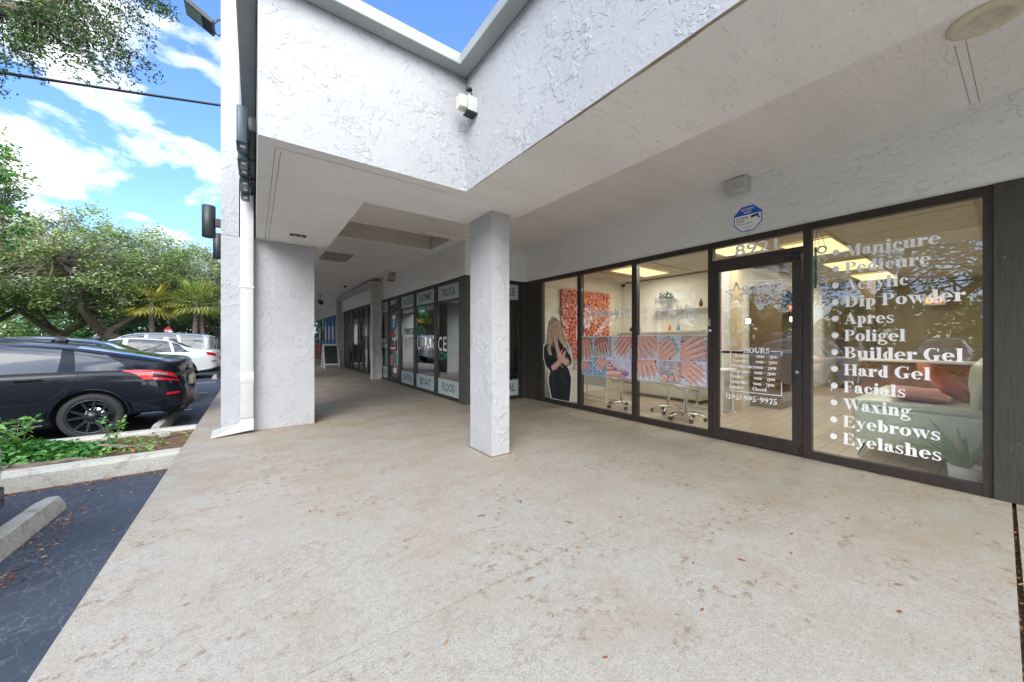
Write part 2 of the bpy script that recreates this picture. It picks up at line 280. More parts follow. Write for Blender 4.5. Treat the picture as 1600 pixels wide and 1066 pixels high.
# ------------------------------------------------------------------ object helpers
WO = {}
def tagp(o, label=None, cat=None, group=None, kind=None):
    if label: o['label'] = label
    if cat: o['category'] = cat
    if group: o['group'] = group
    if kind: o['kind'] = kind
    return o
def thing(name, label, cat, loc=(0, 0, 0), group=None):
    o = bpy.data.objects.new(name, None); COL.objects.link(o); o.location = loc; o.empty_display_size = 0.1
    WO[o] = Vector(loc); return tagp(o, label, cat, group)
class MB:
    def __init__(s): s.v = []; s.f = []; s.m = []; s.sm = []
    def add(s, vs, fs, m=0, smooth=False):
        n = len(s.v); s.v += [tuple(p) for p in vs]
        for f in fs: s.f.append([i+n for i in f]); s.m.append(m); s.sm.append(smooth)
        return s
    def quad(s, a, b, c, d, m=0): return s.add([a, b, c, d], [(0, 1, 2, 3)], m)
    def poly(s, pts, m=0): return s.add(pts, [tuple(range(len(pts)))], m)
    def box(s, x0, y0, z0, x1, y1, z1, m=0):
        x0, x1 = min(x0, x1), max(x0, x1); y0, y1 = min(y0, y1), max(y0, y1); z0, z1 = min(z0, z1), max(z0, z1)
        v = [(x0, y0, z0), (x1, y0, z0), (x1, y1, z0), (x0, y1, z0), (x0, y0, z1), (x1, y0, z1), (x1, y1, z1), (x0, y1, z1)]
        return s.add(v, [(0, 3, 2, 1), (4, 5, 6, 7), (0, 1, 5, 4), (1, 2, 6, 5), (2, 3, 7, 6), (3, 0, 4, 7)], m)
    def bbox(s, x0, y0, z0, x1, y1, z1, r=0.01, m=0, n=2):
        """box with rounded edges"""
        bm = bmesh.new(); bmesh.ops.create_cube(bm, size=1)
        for v in bm.verts: v.co = Vector(((x0+x1)/2+v.co.x*abs(x1-x0), (y0+y1)/2+v.co.y*abs(y1-y0), (z0+z1)/2+v.co.z*abs(z1-z0)))
        bmesh.ops.bevel(bm, geom=bm.edges[:], offset=r, segments=n, affect='EDGES', profile=0.5)
        bm.verts.ensure_lookup_table()
        s.add([v.co[:] for v in bm.verts], [[v.index for v in f.verts] for f in bm.faces], m, True); bm.free(); return s
    def ring(s, c, r, ax, n, ph=0, r2=None):
        ax = Vector(ax).normalized(); u = ax.orthogonal().normalized(); w_ = ax.cross(u)
        return [Vector(c)+u*r*cos(2*pi*i/n+ph)+w_*(r2 or r)*sin(2*pi*i/n+ph) for i in range(n)]
    def cyl(s, p0, p1, r0, r1=None, n=12, m=0, caps=True, smooth=True):
        r1 = r0 if r1 is None else r1; ax = Vector(p1)-Vector(p0)
        a = s.ring(p0, r0, ax, n); b = s.ring(p1, r1, ax, n)
        s.add(a+b, [(i, (i+1) % n, n+(i+1) % n, n+i) for i in range(n)], m, smooth)
        if caps: s.add(a, [tuple(reversed(range(n)))], m); s.add(b, [tuple(range(n))], m)
        return s
    def tube(s, pts, rs, n=8, m=0, caps=True):
        pts = [Vector(p) for p in pts]
        if not isinstance(rs, (list, tuple)): rs = [rs]*len(pts)
        u = None; vs = []
        for i, p in enumerate(pts):
            t = (pts[min(i+1, len(pts)-1)]-pts[max(i-1, 0)])
            t = t.normalized() if t.length > 1e-9 else Vector((0, 0, 1))
            if u is None: u = t.orthogonal().normalized()
            else:
                u = u-t*u.dot(t); u = u.normalized() if u.length > 1e-6 else t.orthogonal().normalized()
            w_ = t.cross(u)
            vs += [p+u*rs[i]*cos(2*pi*k/n)+w_*rs[i]*sin(2*pi*k/n) for k in range(n)]
        fs = [(i*n+k, i*n+(k+1) % n, (i+1)*n+(k+1) % n, (i+1)*n+k) for i in range(len(pts)-1) for k in range(n)]
        s.add(vs, fs, m, True)
        if caps:
            s.add(vs[:n], [tuple(reversed(range(n)))], m); s.add(vs[-n:], [tuple(range(n))], m)
        return s
    def lathe(s, prof, c, ax=(0, 0, 1), n=20, m=0):
        ax = Vector(ax).normalized(); u = ax.orthogonal().normalized(); w_ = ax.cross(u); vs = []
        for r, h in prof: vs += [Vector(c)+ax*h+u*r*cos(2*pi*k/n)+w_*r*sin(2*pi*k/n) for k in range(n)]
        return s.add(vs, [(i*n+k, i*n+(k+1) % n, (i+1)*n+(k+1) % n, (i+1)*n+k) for i in range(len(prof)-1) for k in range(n)], m, True)
    def extr(s, pts, d, m=0):
        """closed outline pts (3d) extruded along d"""
        d = Vector(d); n = len(pts); a = [Vector(p) for p in pts]; b = [p+d for p in a]
        s.add(a+b, [tuple(reversed(range(n))), tuple(range(n, 2*n))]+[(i, (i+1) % n, n+(i+1) % n, n+i) for i in range(n)], m); return s
    def blob(s, c, r, m=0, nu=14, nv=9, jit=0.0, squash=None):
        vs = []; c = Vector(c)
        for j in range(nv+1):
            th = pi*j/nv
            for i in range(nu):
                a = 2*pi*i/nu; d = Vector((sin(th)*cos(a), sin(th)*sin(a), cos(th)))
                if squash:
                    d = Vector([math.copysign(abs(q)**squash, q) for q in d])
                k = 1+jit*mnoise.noise(d*2+c*3)
                vs.append(c+Vector((d.x*r[0], d.y*r[1], d.z*r[2]))*k)
        fs = [(j*nu+i, (j+1)*nu+i, (j+1)*nu+(i+1) % nu, j*nu+(i+1) % nu) for j in range(nv) for i in range(nu)]
        return s.add(vs, fs, m, True)
    def build(s, name, mats, parent=None, loc=None, fix=True):
        if not isinstance(mats, (list, tuple)): mats = [mats]
        base = WO[parent] if parent is not None else Vector(loc or (0, 0, 0))
        me = bpy.data.meshes.new(name); me.from_pydata([(p[0]-base.x, p[1]-base.y, p[2]-base.z) for p in s.v], [], s.f)
        for m_ in mats: me.materials.append(M[m_] if isinstance(m_, str) else m_)
        for i, p in enumerate(me.polygons): p.material_index = s.m[i]; p.use_smooth = s.sm[i]
        me.update()
        if fix:
            bm = bmesh.new(); bm.from_mesh(me)
            bmesh.ops.recalc_face_normals(bm, faces=bm.faces); bm.to_mesh(me); bm.free()
        o = bpy.data.objects.new(name, me); COL.objects.link(o)
        if parent is not None: o.parent = parent; WO[o] = base
        else: o.location = base; WO[o] = base
        return o
def struct(o): o['kind'] = 'structure'; return o
def copy_tree(o, parent=None):
    c = o.copy(); COL.objects.link(c); c.parent = parent
    for ch in list(o.children): copy_tree(ch, c)
    return c
# ================================================================== THE SETTING
mb = MB(); mb.quad((-120, -120, -0.17), (60, -120, -0.17), (60, 160, -0.17), (-120, 160, -0.17)); struct(mb.build('parking_lot', 'asphalt'))
M['grass'] = plain('grass_ground', (0.07, 0.12, 0.03), 0.9, 0, 0.5, 3, bump=0.5, bs=30)
mb = MB(); mb.quad((-130, 34.0, -0.162), (14, 34.0, -0.162), (14, 170, -0.162), (-130, 170, -0.162)); mb.quad((-130, -120, -0.161), (-18, -120, -0.161), (-18, 33.9, -0.161), (-130, 33.9, -0.161)); struct(mb.build('grass', 'grass'))
SL = [-14, -6.1, -3.1, -0.055, 1.5, 3.03, 5.95, 8.9, 11.9, 14.9, 17.9, 21, 27, 45]
mb = MB()
for i in range(len(SL)-1):
    a, b_ = SL[i]+(0.010 if i == 3 else 0.0022), SL[i+1]-(0.010 if i == 2 else 0.0022)
    xs = [-0.66, 1.95, 14] if i != 4 else [-0.66, 14]
    xs = [-0.66, 14]
    mb.box(xs[0], a, -0.30, xs[1], b_, 0.0)
    # arris: thin worn edge along the parking side
struct(mb.build('walkway', 'concrete'))
M['dirt'] = plain('planter_soil', (0.13, 0.08, 0.045), 0.95, 0, 0.5, 14, bump=0.9, bs=50)
mb = MB(); mb.quad((-0.65, -14, -0.028), (14, -14, -0.028), (14, 45, -0.028), (-0.65, 45, -0.028)); struct(mb.build('walkway_joint_bed', 'dirt'))
# parking stripes
M['stripe'] = plain('white_line_paint', (0.62, 0.62, 0.60), 0.7, 0, 0.2, 12)
mb = MB()
for y in (9.45, 12.2, 14.95, 18.7, 21.4, 24.1): mb.quad((-5.6, y, -0.1655), (-1.0, y, -0.1655), (-1.0, y+0.1, -0.1655), (-5.6, y+0.1, -0.1655))
for y in range(-14, 28, 3):
    mb.quad((-17, y, -0.1655), (-12, y, -0.1655), (-12, y+0.1, -0.1655), (-17, y+0.1, -0.1655))
struct(mb.build('parking_lines', 'stripe'))
# ================================================================== PLANTER ISLAND
def kerb(x0, x1, y0, y1, lab, wob=0.0):
    mb = MB(); n = 26
    for i in range(n):
        xa, xb = x0+(x1-x0)*i/n, x0+(x1-x0)*(i+1)/n
        ys = [wob*mnoise.noise((xa*1.3, y0, 0)), wob*mnoise.noise((xb*1.3, y0, 0))]
        prof = lambda yo: [(y0+yo, -0.2), (y0+yo+0.01, -0.03), (y0+yo+0.035, 0.0), (y1+yo-0.03, 0.004), (y1+yo, -0.02), (y1+yo, -0.2)]
        A = [(xa, p[0], p[1]) for p in prof(ys[0])]; B = [(xb, p[0], p[1]) for p in prof(ys[1])]
        mb.add(A+B, [(k, (k+1) % 6, 6+(k+1) % 6, 6+k) for k in range(5)], 0, False)
        if i == n-1: mb.add(B, [tuple(range(6))])
        if i == 0: mb.add(A, [tuple(range(6))])
    o = mb.build('kerb', 'kerb', loc=(x1, y0, 0)); tagp(o, lab, 'kerb', 'kerbs round the planter island'); return o
kerb(-6.2, -0.665, 5.30, 5.50, 'pale concrete kerb on the near side of the planting bed, next to the empty bay', 0.02)
kerb(-6.2, -0.665, 6.70, 6.86, 'pale concrete kerb on the far side of the planting bed, against the black car wheel', 0.02)
mb = MB(); nx, ny = 60, 18; vs = []
for i in range(nx+1):
    for j in range(ny+1):
        x = -6.2+(6.2-0.668)*i/nx; y = 5.44+1.28*j/ny
        vs.append((x, y, -0.05+0.05*mnoise.noise((x*2.2, y*2.2, 1))+0.025*mnoise.noise((x*8, y*8, 2))))
mb.add(vs, [(i*(ny+1)+j, (i+1)*(ny+1)+j, (i+1)*(ny+1)+j+1, i*(ny+1)+j+1) for i in range(nx) for j in range(ny)], 0, True)
struct(mb.build('planting_bed_soil', 'dirt'))
def leafquad(mb, c, size, m=0, el=None, up=0.5, asp=0.5):
    a = random.uniform(0, 2*pi); t = random.uniform(-1, 1)*up if el is None else el
    d = Vector((cos(a)*cos(t), sin(a)*cos(t), sin(t))); s_ = d.orthogonal().normalized()
    s_ = Matrix.Rotation(random.uniform(-1.2, 1.2) if up > 0.3 else random.uniform(-.5, .5), 3, d) @ Vector((-sin(a), cos(a), 0))
    c = Vector(c); h = size; w_ = size*asp
    n_ = d.cross(s_)
    mb.add([c, c+d*h*0.5+s_*w_*0.5+n_*0.06*h, c+d*h, c+d*h*0.5-s_*w_*0.5+n_*0.06*h], [(0, 1, 2, 3)], m)
# ivy and seedlings
mb = MB()
for k in range(3200):
    x = random.gauss(-1.95, 0.30); y = random.gauss(5.98, 0.18)
    if not (-3.2 < x < -1.35 and 5.47 < y < 6.68): continue
    hgt = 0.20*exp(-((x+1.95)/0.42)**2-((y-5.98)/0.32)**2)
    leafquad(mb, (x, y, -0.03+random.uniform(0.3, 1)*hgt), random.uniform(0.035, 0.065), random.choice((0, 0, 0, 1)), up=0.7, asp=0.85)
tagp(mb.build('ground_ivy', ['ivy', 'ivy2'], loc=(-1.9, 5.9, 0)), 'dense glossy green ivy mound at the left of the planting bed', 'ivy', kind='stuff')
mb = MB()
for k in range(900):
    x = random.uniform(-2.3, -0.7); y = random.uniform(5.47, 6.68)
    if mnoise.noise((x*2.3, y*2.3, 5)) < -0.05: continue
    leafquad(mb, (x, y, -0.03), random.uniform(0.02, 0.05), random.choice((0, 1, 1, 2, 2)), up=0.6)
for k in range(260):
    x = random.gauss(-1.35, 0.25); y = random.gauss(6.05, 0.25)
    leafquad(mb, (max(-2.2, min(-0.72, x)), max(5.5, min(6.65, y)), -0.01), random.uniform(0.03, 0.055), 3, up=0.8, asp=0.6)
tagp(mb.build('bed_ground_cover', ['leaf_dry', 'leaf_dry2', 'lime', 'ivy2'], loc=(-1.3, 6, 0)), 'fallen brown leaves and low weeds over the planting bed', 'ground cover', kind='stuff')
def sapling(x, y, h, lab, n=5, lm='ivy2', sz=0.09):
    t = thing('shrub_shoot', lab, 'plant', (x, y, -0.04)); mb = MB(); ml = MB()
    for k in range(n):
        a = 2*pi*k/n+random.random(); p = [Vector((x, y, -0.05))]
        r = random.uniform(0.4, 1)*h*0.5
        for j in range(1, 5): p.append(Vector((x+cos(a)*r*(j/4)**1.3, y+sin(a)*r*(j/4)**1.3, -0.05+h*(j/4)*random.uniform(0.9, 1.1))))
        mb.tube(p, [0.006, 0.005, 0.004, 0.003, 0.002], 5)
        for j in range(1, 5):
            for q in range(7):
                leafquad(ml, p[j]+Vector((random.gauss(0, .012), random.gauss(0, .012), random.gauss(0, .01))), sz*random.uniform(0.6, 1), 0, up=0.9, asp=0.4)
    mb.build('stem', 'bark', t); ml.build('foliage', lm, t)
sapling(-2.02, 6.05, 0.42, 'tall leafy shoot with long pale green leaves standing above the ivy', 6, 'ivy2', 0.10)
sapling(-1.36, 6.2, 0.30, 'small leafy shoot in the middle of the planting bed in front of the black wheel', 4, 'ivy2', 0.06)
mb = MB()
for k, pts in enumerate(([(-2.2, 5.55, -.02), (-1.9, 5.6, .0), (-1.65, 5.62, -.01), (-1.4, 5.7, -.04)], [(-1.75, 6.2, -.03), (-1.4, 6.05, .01), (-1.15, 5.95, -.02), (-.9, 5.9, -.05)], [(-1.9, 5.5, -.02), (-1.5, 5.55, .01), (-1.28, 5.5, -.03)])):
    mb.tube(pts, [0.03, 0.025, 0.018, 0.01], 7)
tagp(mb.build('tree_roots', 'bark', loc=(-1.6, 5.7, 0)), 'grey weathered roots lying along the near kerb of the bed', 'roots')
mb = MB(); mb.blob((-0.93, 6.35, 0.0), (0.055, 0.045, 0.04), 0, 9, 6, 0.5, 0.8); mb.blob((-0.62, 9.1, 0.03), (0.05, 0.04, 0.04), 0, 9, 6, .5)
mb = MB(); mb.blob((-0.93, 6.35, 0.0), (0.06, 0.05, 0.045), 0, 9, 6, 0.5, 0.8)
tagp(mb.build('rock', 'kerb', loc=(-0.93, 6.35, -0.04)), 'small pale rock at the walkway end of the planting bed', 'rock')
def wheel_stop(x, y0, y1, lab, skew=0.0, z=-0.17):
    mb = MB(); n = 14; h = 0.125; wb, wt = 0.078, 0.050
    P = []
    for i in range(n+1):
        y = y0+(y1-y0)*i/n; xo = x+skew*(i/n-0.5); e = 0.0 if 0 < i < n else 0.012
        j = 0.004*mnoise.noise((y*6, x, 0))
        P.append([(xo-wb, y, z+0.001), (xo-wb+0.01, y, z+0.05), (xo-wt+e, y, z+h-e-0.006+j), (xo-wt+0.012+e, y, z+h-e+j), (xo+wt-0.012-e, y, z+h-e+j), (xo+wt-e, y, z+h-e-0.006), (xo+wb-0.01, y, z+0.05), (xo+wb, y, z+0.001)])
    for i in range(n): mb.add(P[i]+P[i+1], [(k, k+1, 9+k, 8+k) for k in range(7)])
    mb.poly(P[0]); mb.poly(P[-1])
    tagp(mb.build('wheel_stop', 'kerb', loc=(x, (y0+y1)/2, z)), lab, 'wheel stop', 'concrete wheel stops')
wheel_stop(-1.37, 2.75, 4.56, 'nearest concrete wheel stop lying in the empty bay before the planting bed', 0.07)
wheel_stop(-1.17, 7.3, 8.95, 'concrete wheel stop behind the rear wheel of the black hatchback')
wheel_stop(-1.17, 10.1, 11.8, 'concrete wheel stop behind the dark blue sedan')
wheel_stop(-1.12, 16.2, 18.0, 'farthest concrete wheel stop, by the white car with the chrome wheels')
M['base_shade_dirt'] = plain('contact_shade_and_dirt', (.22, .11, .06), .8, 0, .4, 30)  # contact shadow and dirt at the bases, put into one brown colour
# ================================================================== THE ARCADE BUILDING
B = thing('shopping_arcade', 'white stucco arcade building with deep covered walkway', 'building', (0.18, 5.88, 0))
def outline_solid(mb, pts, z0, z1):
    n = len(pts); a = [(p[0], p[1], z0) for p in pts]; b_ = [(p[0], p[1], z1) for p in pts]
    mb.add(a+b_, [(i, (i+1) % n, n+(i+1) % n, n+i) for i in range(n)], 0)
    mb.poly(a, 1); mb.poly(b_, 0)
PX0 = 1.56
mb = MB(); outline_solid(mb, [(0.02, 2.86), (PX0, 2.86), (PX0, -1.7), (2.36, -1.7), (2.36, 3.67), (0.875, 3.67), (0.875, 42), (0.02, 42)], 2.575, 3.6)
mb.build('parapet', ['stucco', 'soffit'], B)
# coping: follows the outer edge
path = [(0.02, 42), (0.02, 2.86), (PX0, 2.86), (PX0, -1.7), (4.8, -1.7)]
nrm = [(-1, 0), (-1, -1), (-1, -1), (-1, -1), (0, -1)]
prof = [(0.0, 3.6003), (0.012, 3.592), (0.12, 3.600), (0.124, 3.606), (0.124, 3.635), (0.117, 3.642), (0.117, 3.70), (0.10, 3.708), (-0.2, 3.72)]
mb = MB(); R_ = []
for (p, n_) in zip(path, nrm): R_.append([(p[0]+n_[0]*o_, p[1]+n_[1]*o_, z) for o_, z in prof])
k = len(prof)
for i in range(4): mb.add(R_[i]+R_[i+1], [(j, j+1, k+j+1, k+j) for j in range(k-1)])
mb.build('coping', 'coping', B)
mb = MB(); mb.box(0.05, 2.9, 3.601, 14, 42, 3.69); mb.box(1.62, -1.65, 3.601, 14, 2.895, 3.69); mb.box(4.85, -12, 3.601, 14, -1.66, 3.69); mb.box(2.361, -1.7, 3.112, 4.649, -1.6, 3.6); mb.build('roof', 'coping', B)
# pier with the tall facade wall that rises behind the sign
mb = MB(); mb.box(-0.345, 5.88, 0, 0.71, 6.65, 2.573); mb.build('pier', 'stucco', B)
mb = MB(); mb.box(-0.345, 5.88, 2.577, -0.16, 42, 8.5)
for y in (12.0, 18.2, 24.3, 30.5, 36.6): mb.box(-0.345, y, 0, 0.71, y+0.75, 2.573)
mb.build('facade_wall', 'stucco', B)
mb = MB(); mb.box(2.005, 3.125, 0, 2.232, 3.575, 2.5745); mb.build('column', 'stucco_col', B); mb = MB(); mb.box(1.992, 3.112, 0.0003, 2.245, 3.588, 0.006); mb.build('column_shade_dirt', 'base_shade_dirt', B); mb = MB(); mb.box(-.355, 5.868, .0003, .722, 5.9, .005); mb.build('pier_base_grime', 'base_shade_dirt', B)  # thin brown strips at the column and pier feet: painted contact shadow and grime
# porch ceiling with the raised recess
Zc = 3.11
mb = MB(); hx0, hx1, hy0, hy1 = 0.875, 3.0, 6.10, 7.06
def sheet(x0, y0, x1, y1, z=Zc): mb.quad((x0, y0, z), (x1, y0, z), (x1, y1, z), (x0, y1, z))
sheet(2.36, -1.7, 4.66, 3.67); sheet(0.875, 3.67, 4.66, hy0); sheet(hx1, hy0, 4.66, hy1); sheet(0.875, hy1, 4.66, 42)
mb.quad((hx0, hy0, Zc), (hx1, hy0, Zc), (hx1, hy0, 3.55), (hx0, hy0, 3.55)); mb.quad((hx0, hy0, 3.55), (hx1, hy0, 3.55), (hx1, hy1, 3.55), (hx0, hy1, 3.55))
mb.build('ceiling', 'soffit', B)
M['recess'] = stucco('recess_stucco', (0.74, 0.69, 0.64), ridge=0.9, fine=0.8, stretch=(0.6, 1, 2), line=0.4)
mb = MB(); mb.quad((hx0, hy1, Zc), (hx1, hy1, Zc), (hx1, hy1, 3.55), (hx0, hy1, 3.55)); mb.quad((hx1, hy0, Zc), (hx1, hy1, Zc), (hx1, hy1, 3.55), (hx1, hy0, 3.55)); mb.build('ceiling_recess', 'recess', B)
M['peel'] = plain('peeling_edge', (.40, .34, .26), .85, 0, .35, 9, bump=.8, bs=14)
mb = MB(); pa = []; pb = []
for i in range(41):
    y_ = 2.7-4.35*i/40; w_ = .006+.055*max(0, (i-6)/34)**.8*(.7+.6*mnoise.noise((y_*2.3, 0, 0))); pa.append((PX0+.0005, y_, 2.5725)); pb.append((PX0+max(.004, w_), y_, 2.5725-.004*(i % 2)))
mb.add(pa+pb, [(i, i+1, 42+i, 41+i) for i in range(40)]); mb.build('peeling_edge', 'peel', B)
mb = MB(); mb.box(2.95, 3.30, 3.1035, 3.07, 4.05, 3.1085); mb.build('access_strip', 'stucco_in', B)
# seams: thin shadow gap beads scored in the soffit
M['seam'] = plain('scored_joint', (0.30, 0.28, 0.26), 0.9)
mb = MB(); zs = 2.5735
for (a, b_) in (((0.12, 2.98), (1.5, 2.98)), ((0.12, 2.98), (0.12, 5.86)), ((0.155, 3.02), (0.155, 5.7))):
    mb = MB()
    d = Vector((b_[0]-a[0], b_[1]-a[1])).normalized()*0.0022; n_ = (-d.y, d.x)
    mb.add([(a[0]+n_[0], a[1]+n_[1], zs), (b_[0]+n_[0], b_[1]+n_[1], zs), (b_[0]-n_[0], b_[1]-n_[1], zs), (a[0]-n_[0], a[1]-n_[1], zs)], [(0, 1, 2, 3)])
    mb.build('scored_joint', 'seam', B)
for xo in (0.0, 0.045): mb = MB(); mb.add([(3.62, 0.13+xo, 3.1085), (3.62, 0.134+xo, 3.1085), (4.648, 0.104+xo, 3.1085), (4.648, 0.10+xo, 3.1085)], [(0, 1, 2, 3)]); mb.build('scored_joint', 'seam', B)
mb = MB()
mb.box(4.65, -12, 2.435, 4.80, 5.9, Zc+0.02)         # band above the spa front
mb.box(3.2, 5.9, 2.435, 4.65, 6.0, Zc+0.02)
mb.box(3.2, 6.0, 2.435, 3.33, 11.98, Zc+0.02)
mb.box(3.2, 11.98, 2.95, 3.33, 17.1, Zc+0.02)
mb.box(3.2, 17.1, 2.40, 3.33, 42, Zc+0.02)
mb.build('wall', 'stucco_in', B)
M['partw'] = plain('party_wall_paint', (0.76, 0.71, 0.60), 0.8, 0, 0.02)
for q_ in ((4.665, 5.70, 0, 13.9, 5.88, 3.1), (4.67, -0.95, 0, 13.9, -0.80, 3.1), (3.34, 11.99, 0, 10, 12.1, 3.1)): mb = MB(); mb.box(*q_); mb.build('party_wall', 'partw', B)
for q_ in ((4.615, -0.62, 0, 4.75, 0.035, 2.432), (4.62, 5.56, 0, 4.72, 5.88, 2.432), (4.53, 5.87, 0, 4.618, 5.97, 2.432), (4.66, -12, 0, 4.75, -0.64, 2.432)):
    mb = MB(); mb.box(*q_); mb.build('wood_panel', 'panel', B)
mb = MB(); mb.box(3.19, 5.885, 0, 3.30, 6.115, 2.432); mb.build('corner_post', 'bronze_grey', B)
# ================================================================== TEXT TOOLS
def text2d(s, bold=0.0, shear=0.0, space=1.0):
    """built-in sans lettering as flat 2d faces, scaled so that the cap height is 1"""
    cu = bpy.data.curves.new('t', 'FONT'); cu.body = s; cu.size = 1; cu.offset = bold; cu.shear = shear; cu.space_character = space; cu.resolution_u = 3
    o = bpy.data.objects.new('t', cu); COL.objects.link(o)
    me = bpy.data.meshes.new_from_object(o.evaluated_get(bpy.context.evaluated_depsgraph_get()))
    vs = [(v.co.x, v.co.y) for v in me.vertices]; fs = [list(p.vertices) for p in me.polygons]
    bpy.data.objects.remove(o); bpy.data.meshes.remove(me)
    return vs, fs
class Flat:
    """lays 2d artwork on a wall plane, each piece a hair proud of the last"""
    def __init__(s, o, r, u, n, z0=0.0): s.o, s.r, s.u, s.n = Vector(o), Vector(r), Vector(u), Vector(n); s.mb = MB(); s.k = 0; s.z0 = z0
    def P(s, x, y): return s.o+s.r*x+s.u*y+s.n*(s.z0+s.k*0.00006)
    def poly(s, pts, m=0):
        s.k += 1; s.mb.poly([s.P(*p) for p in pts], m)
    def faces(s, vs, fs, m=0): s.k += 1; s.mb.add([s.P(*p) for p in vs], fs, m)
    def text(s, t, x, y, h, w=None, m=0, bold=0.0, shear=0.0, align='L'):
        vs, fs = text2d(t, bold, shear)
        xs = [v[0] for v in vs]; ys = [v[1] for v in vs]; x0, x1 = min(xs), max(xs); 
        y0, y1 = 0.0, 0.70
        sy = h/(y1-y0); sx = (w/(x1-x0)) if w else sy
        off = {'L': 0, 'C': -(x1-x0)*sx/2, 'R': -(x1-x0)*sx}[align]
        s.faces([(x+off+(v[0]-x0)*sx, y+(v[1]-y0)*sy) for v in vs], fs, m)
    def ribbon(s, pts, w, m=0, pen=None, closed=False):
        """stroke along pts; pen = (min, max) gives a nib that thickens on downstrokes"""
        n = len(pts); Lp, Rp = [], []
        for i, p in enumerate(pts):
            q0 = pts[(i-1) % n] if (closed or i > 0) else p; q1 = pts[(i+1) % n] if (closed or i < n-1) else p
            d = Vector((q1[0]-q0[0], q1[1]-q0[1])); d = d.normalized() if d.length > 1e-9 else Vector((1, 0))
            ww = w if pen is None else pen[0]+(pen[1]-pen[0])*max(0, -d.y)**1.0
            Lp.append((p[0]-d.y*ww/2, p[1]+d.x*ww/2)); Rp.append((p[0]+d.y*ww/2, p[1]-d.x*ww/2))
        vs = Lp+Rp; m_ = n if closed else n-1
        s.faces(vs, [(i, (i+1) % n, n+(i+1) % n, n+i) for i in range(m_)], m)
    def ell(s, cx, cy, rx, ry, m=0, n=18, rot=0.0):
        s.poly([(cx+rx*cos(2*pi*i/n)*cos(rot)-ry*sin(2*pi*i/n)*sin(rot), cy+rx*cos(2*pi*i/n)*sin(rot)+ry*sin(2*pi*i/n)*cos(rot)) for i in range(n)], m)
def smooth(pts, k=6):
    out = []; n = len(pts)
    for i in range(n-1):
        p0, p1, p2, p3 = pts[max(i-1, 0)], pts[i], pts[i+1], pts[min(i+2, n-1)]
        for j in range(k):
            t = j/k
            out.append(tuple(0.5*((2*p1[a])+(-p0[a]+p2[a])*t+(2*p0[a]-5*p1[a]+4*p2[a]-p3[a])*t*t+(-p0[a]+3*p1[a]-3*p2[a]+p3[a])*t**3) for a in (0, 1)))
    return out+[pts[-1]]
# ---- a fat-face serif alphabet drawn from stems, hairlines, bowls and balls (cap height 1)
SW, HW, SE = 0.25, 0.05, 0.08
def _R(a, b, c, d): return [[(a, b), (c, b), (c, d), (a, d)]]
def _arc(cx, cy, rx, ry, ts, th, a0, a1, n=14):
    out = []
    for i in range(n):
        q = []
        for a in (a0+(a1-a0)*i/n, a0+(a1-a0)*(i+1)/n):
            r = radians(a); q.append(((cx+rx*cos(r), cy+ry*sin(r)), (cx+(rx-ts)*cos(r), cy+(ry-th)*sin(r))))
        out.append([q[0][0], q[1][0], q[1][1], q[0][1]])
    return out
def _dot(cx, cy, r, n=14): return [[(cx+r*cos(2*pi*i/n), cy+r*sin(2*pi*i/n)) for i in range(n)]]
def _stem(x, y0, y1, top='l', bot='b', w=None):
    w = w or SW; p = _R(x, y0, x+w, y1)
    if bot == 'b': p += _R(x-SE, y0, x+w+SE, y0+HW)
    if top == 'l': p += [[(x-SE, y1-HW*0.4), (x-SE, y1-HW), (x, y1-HW*1.6), (x, y1), ]]
    if top == 'b': p += _R(x-SE, y1-HW, x+w+SE, y1)
    return p
XH = 0.68
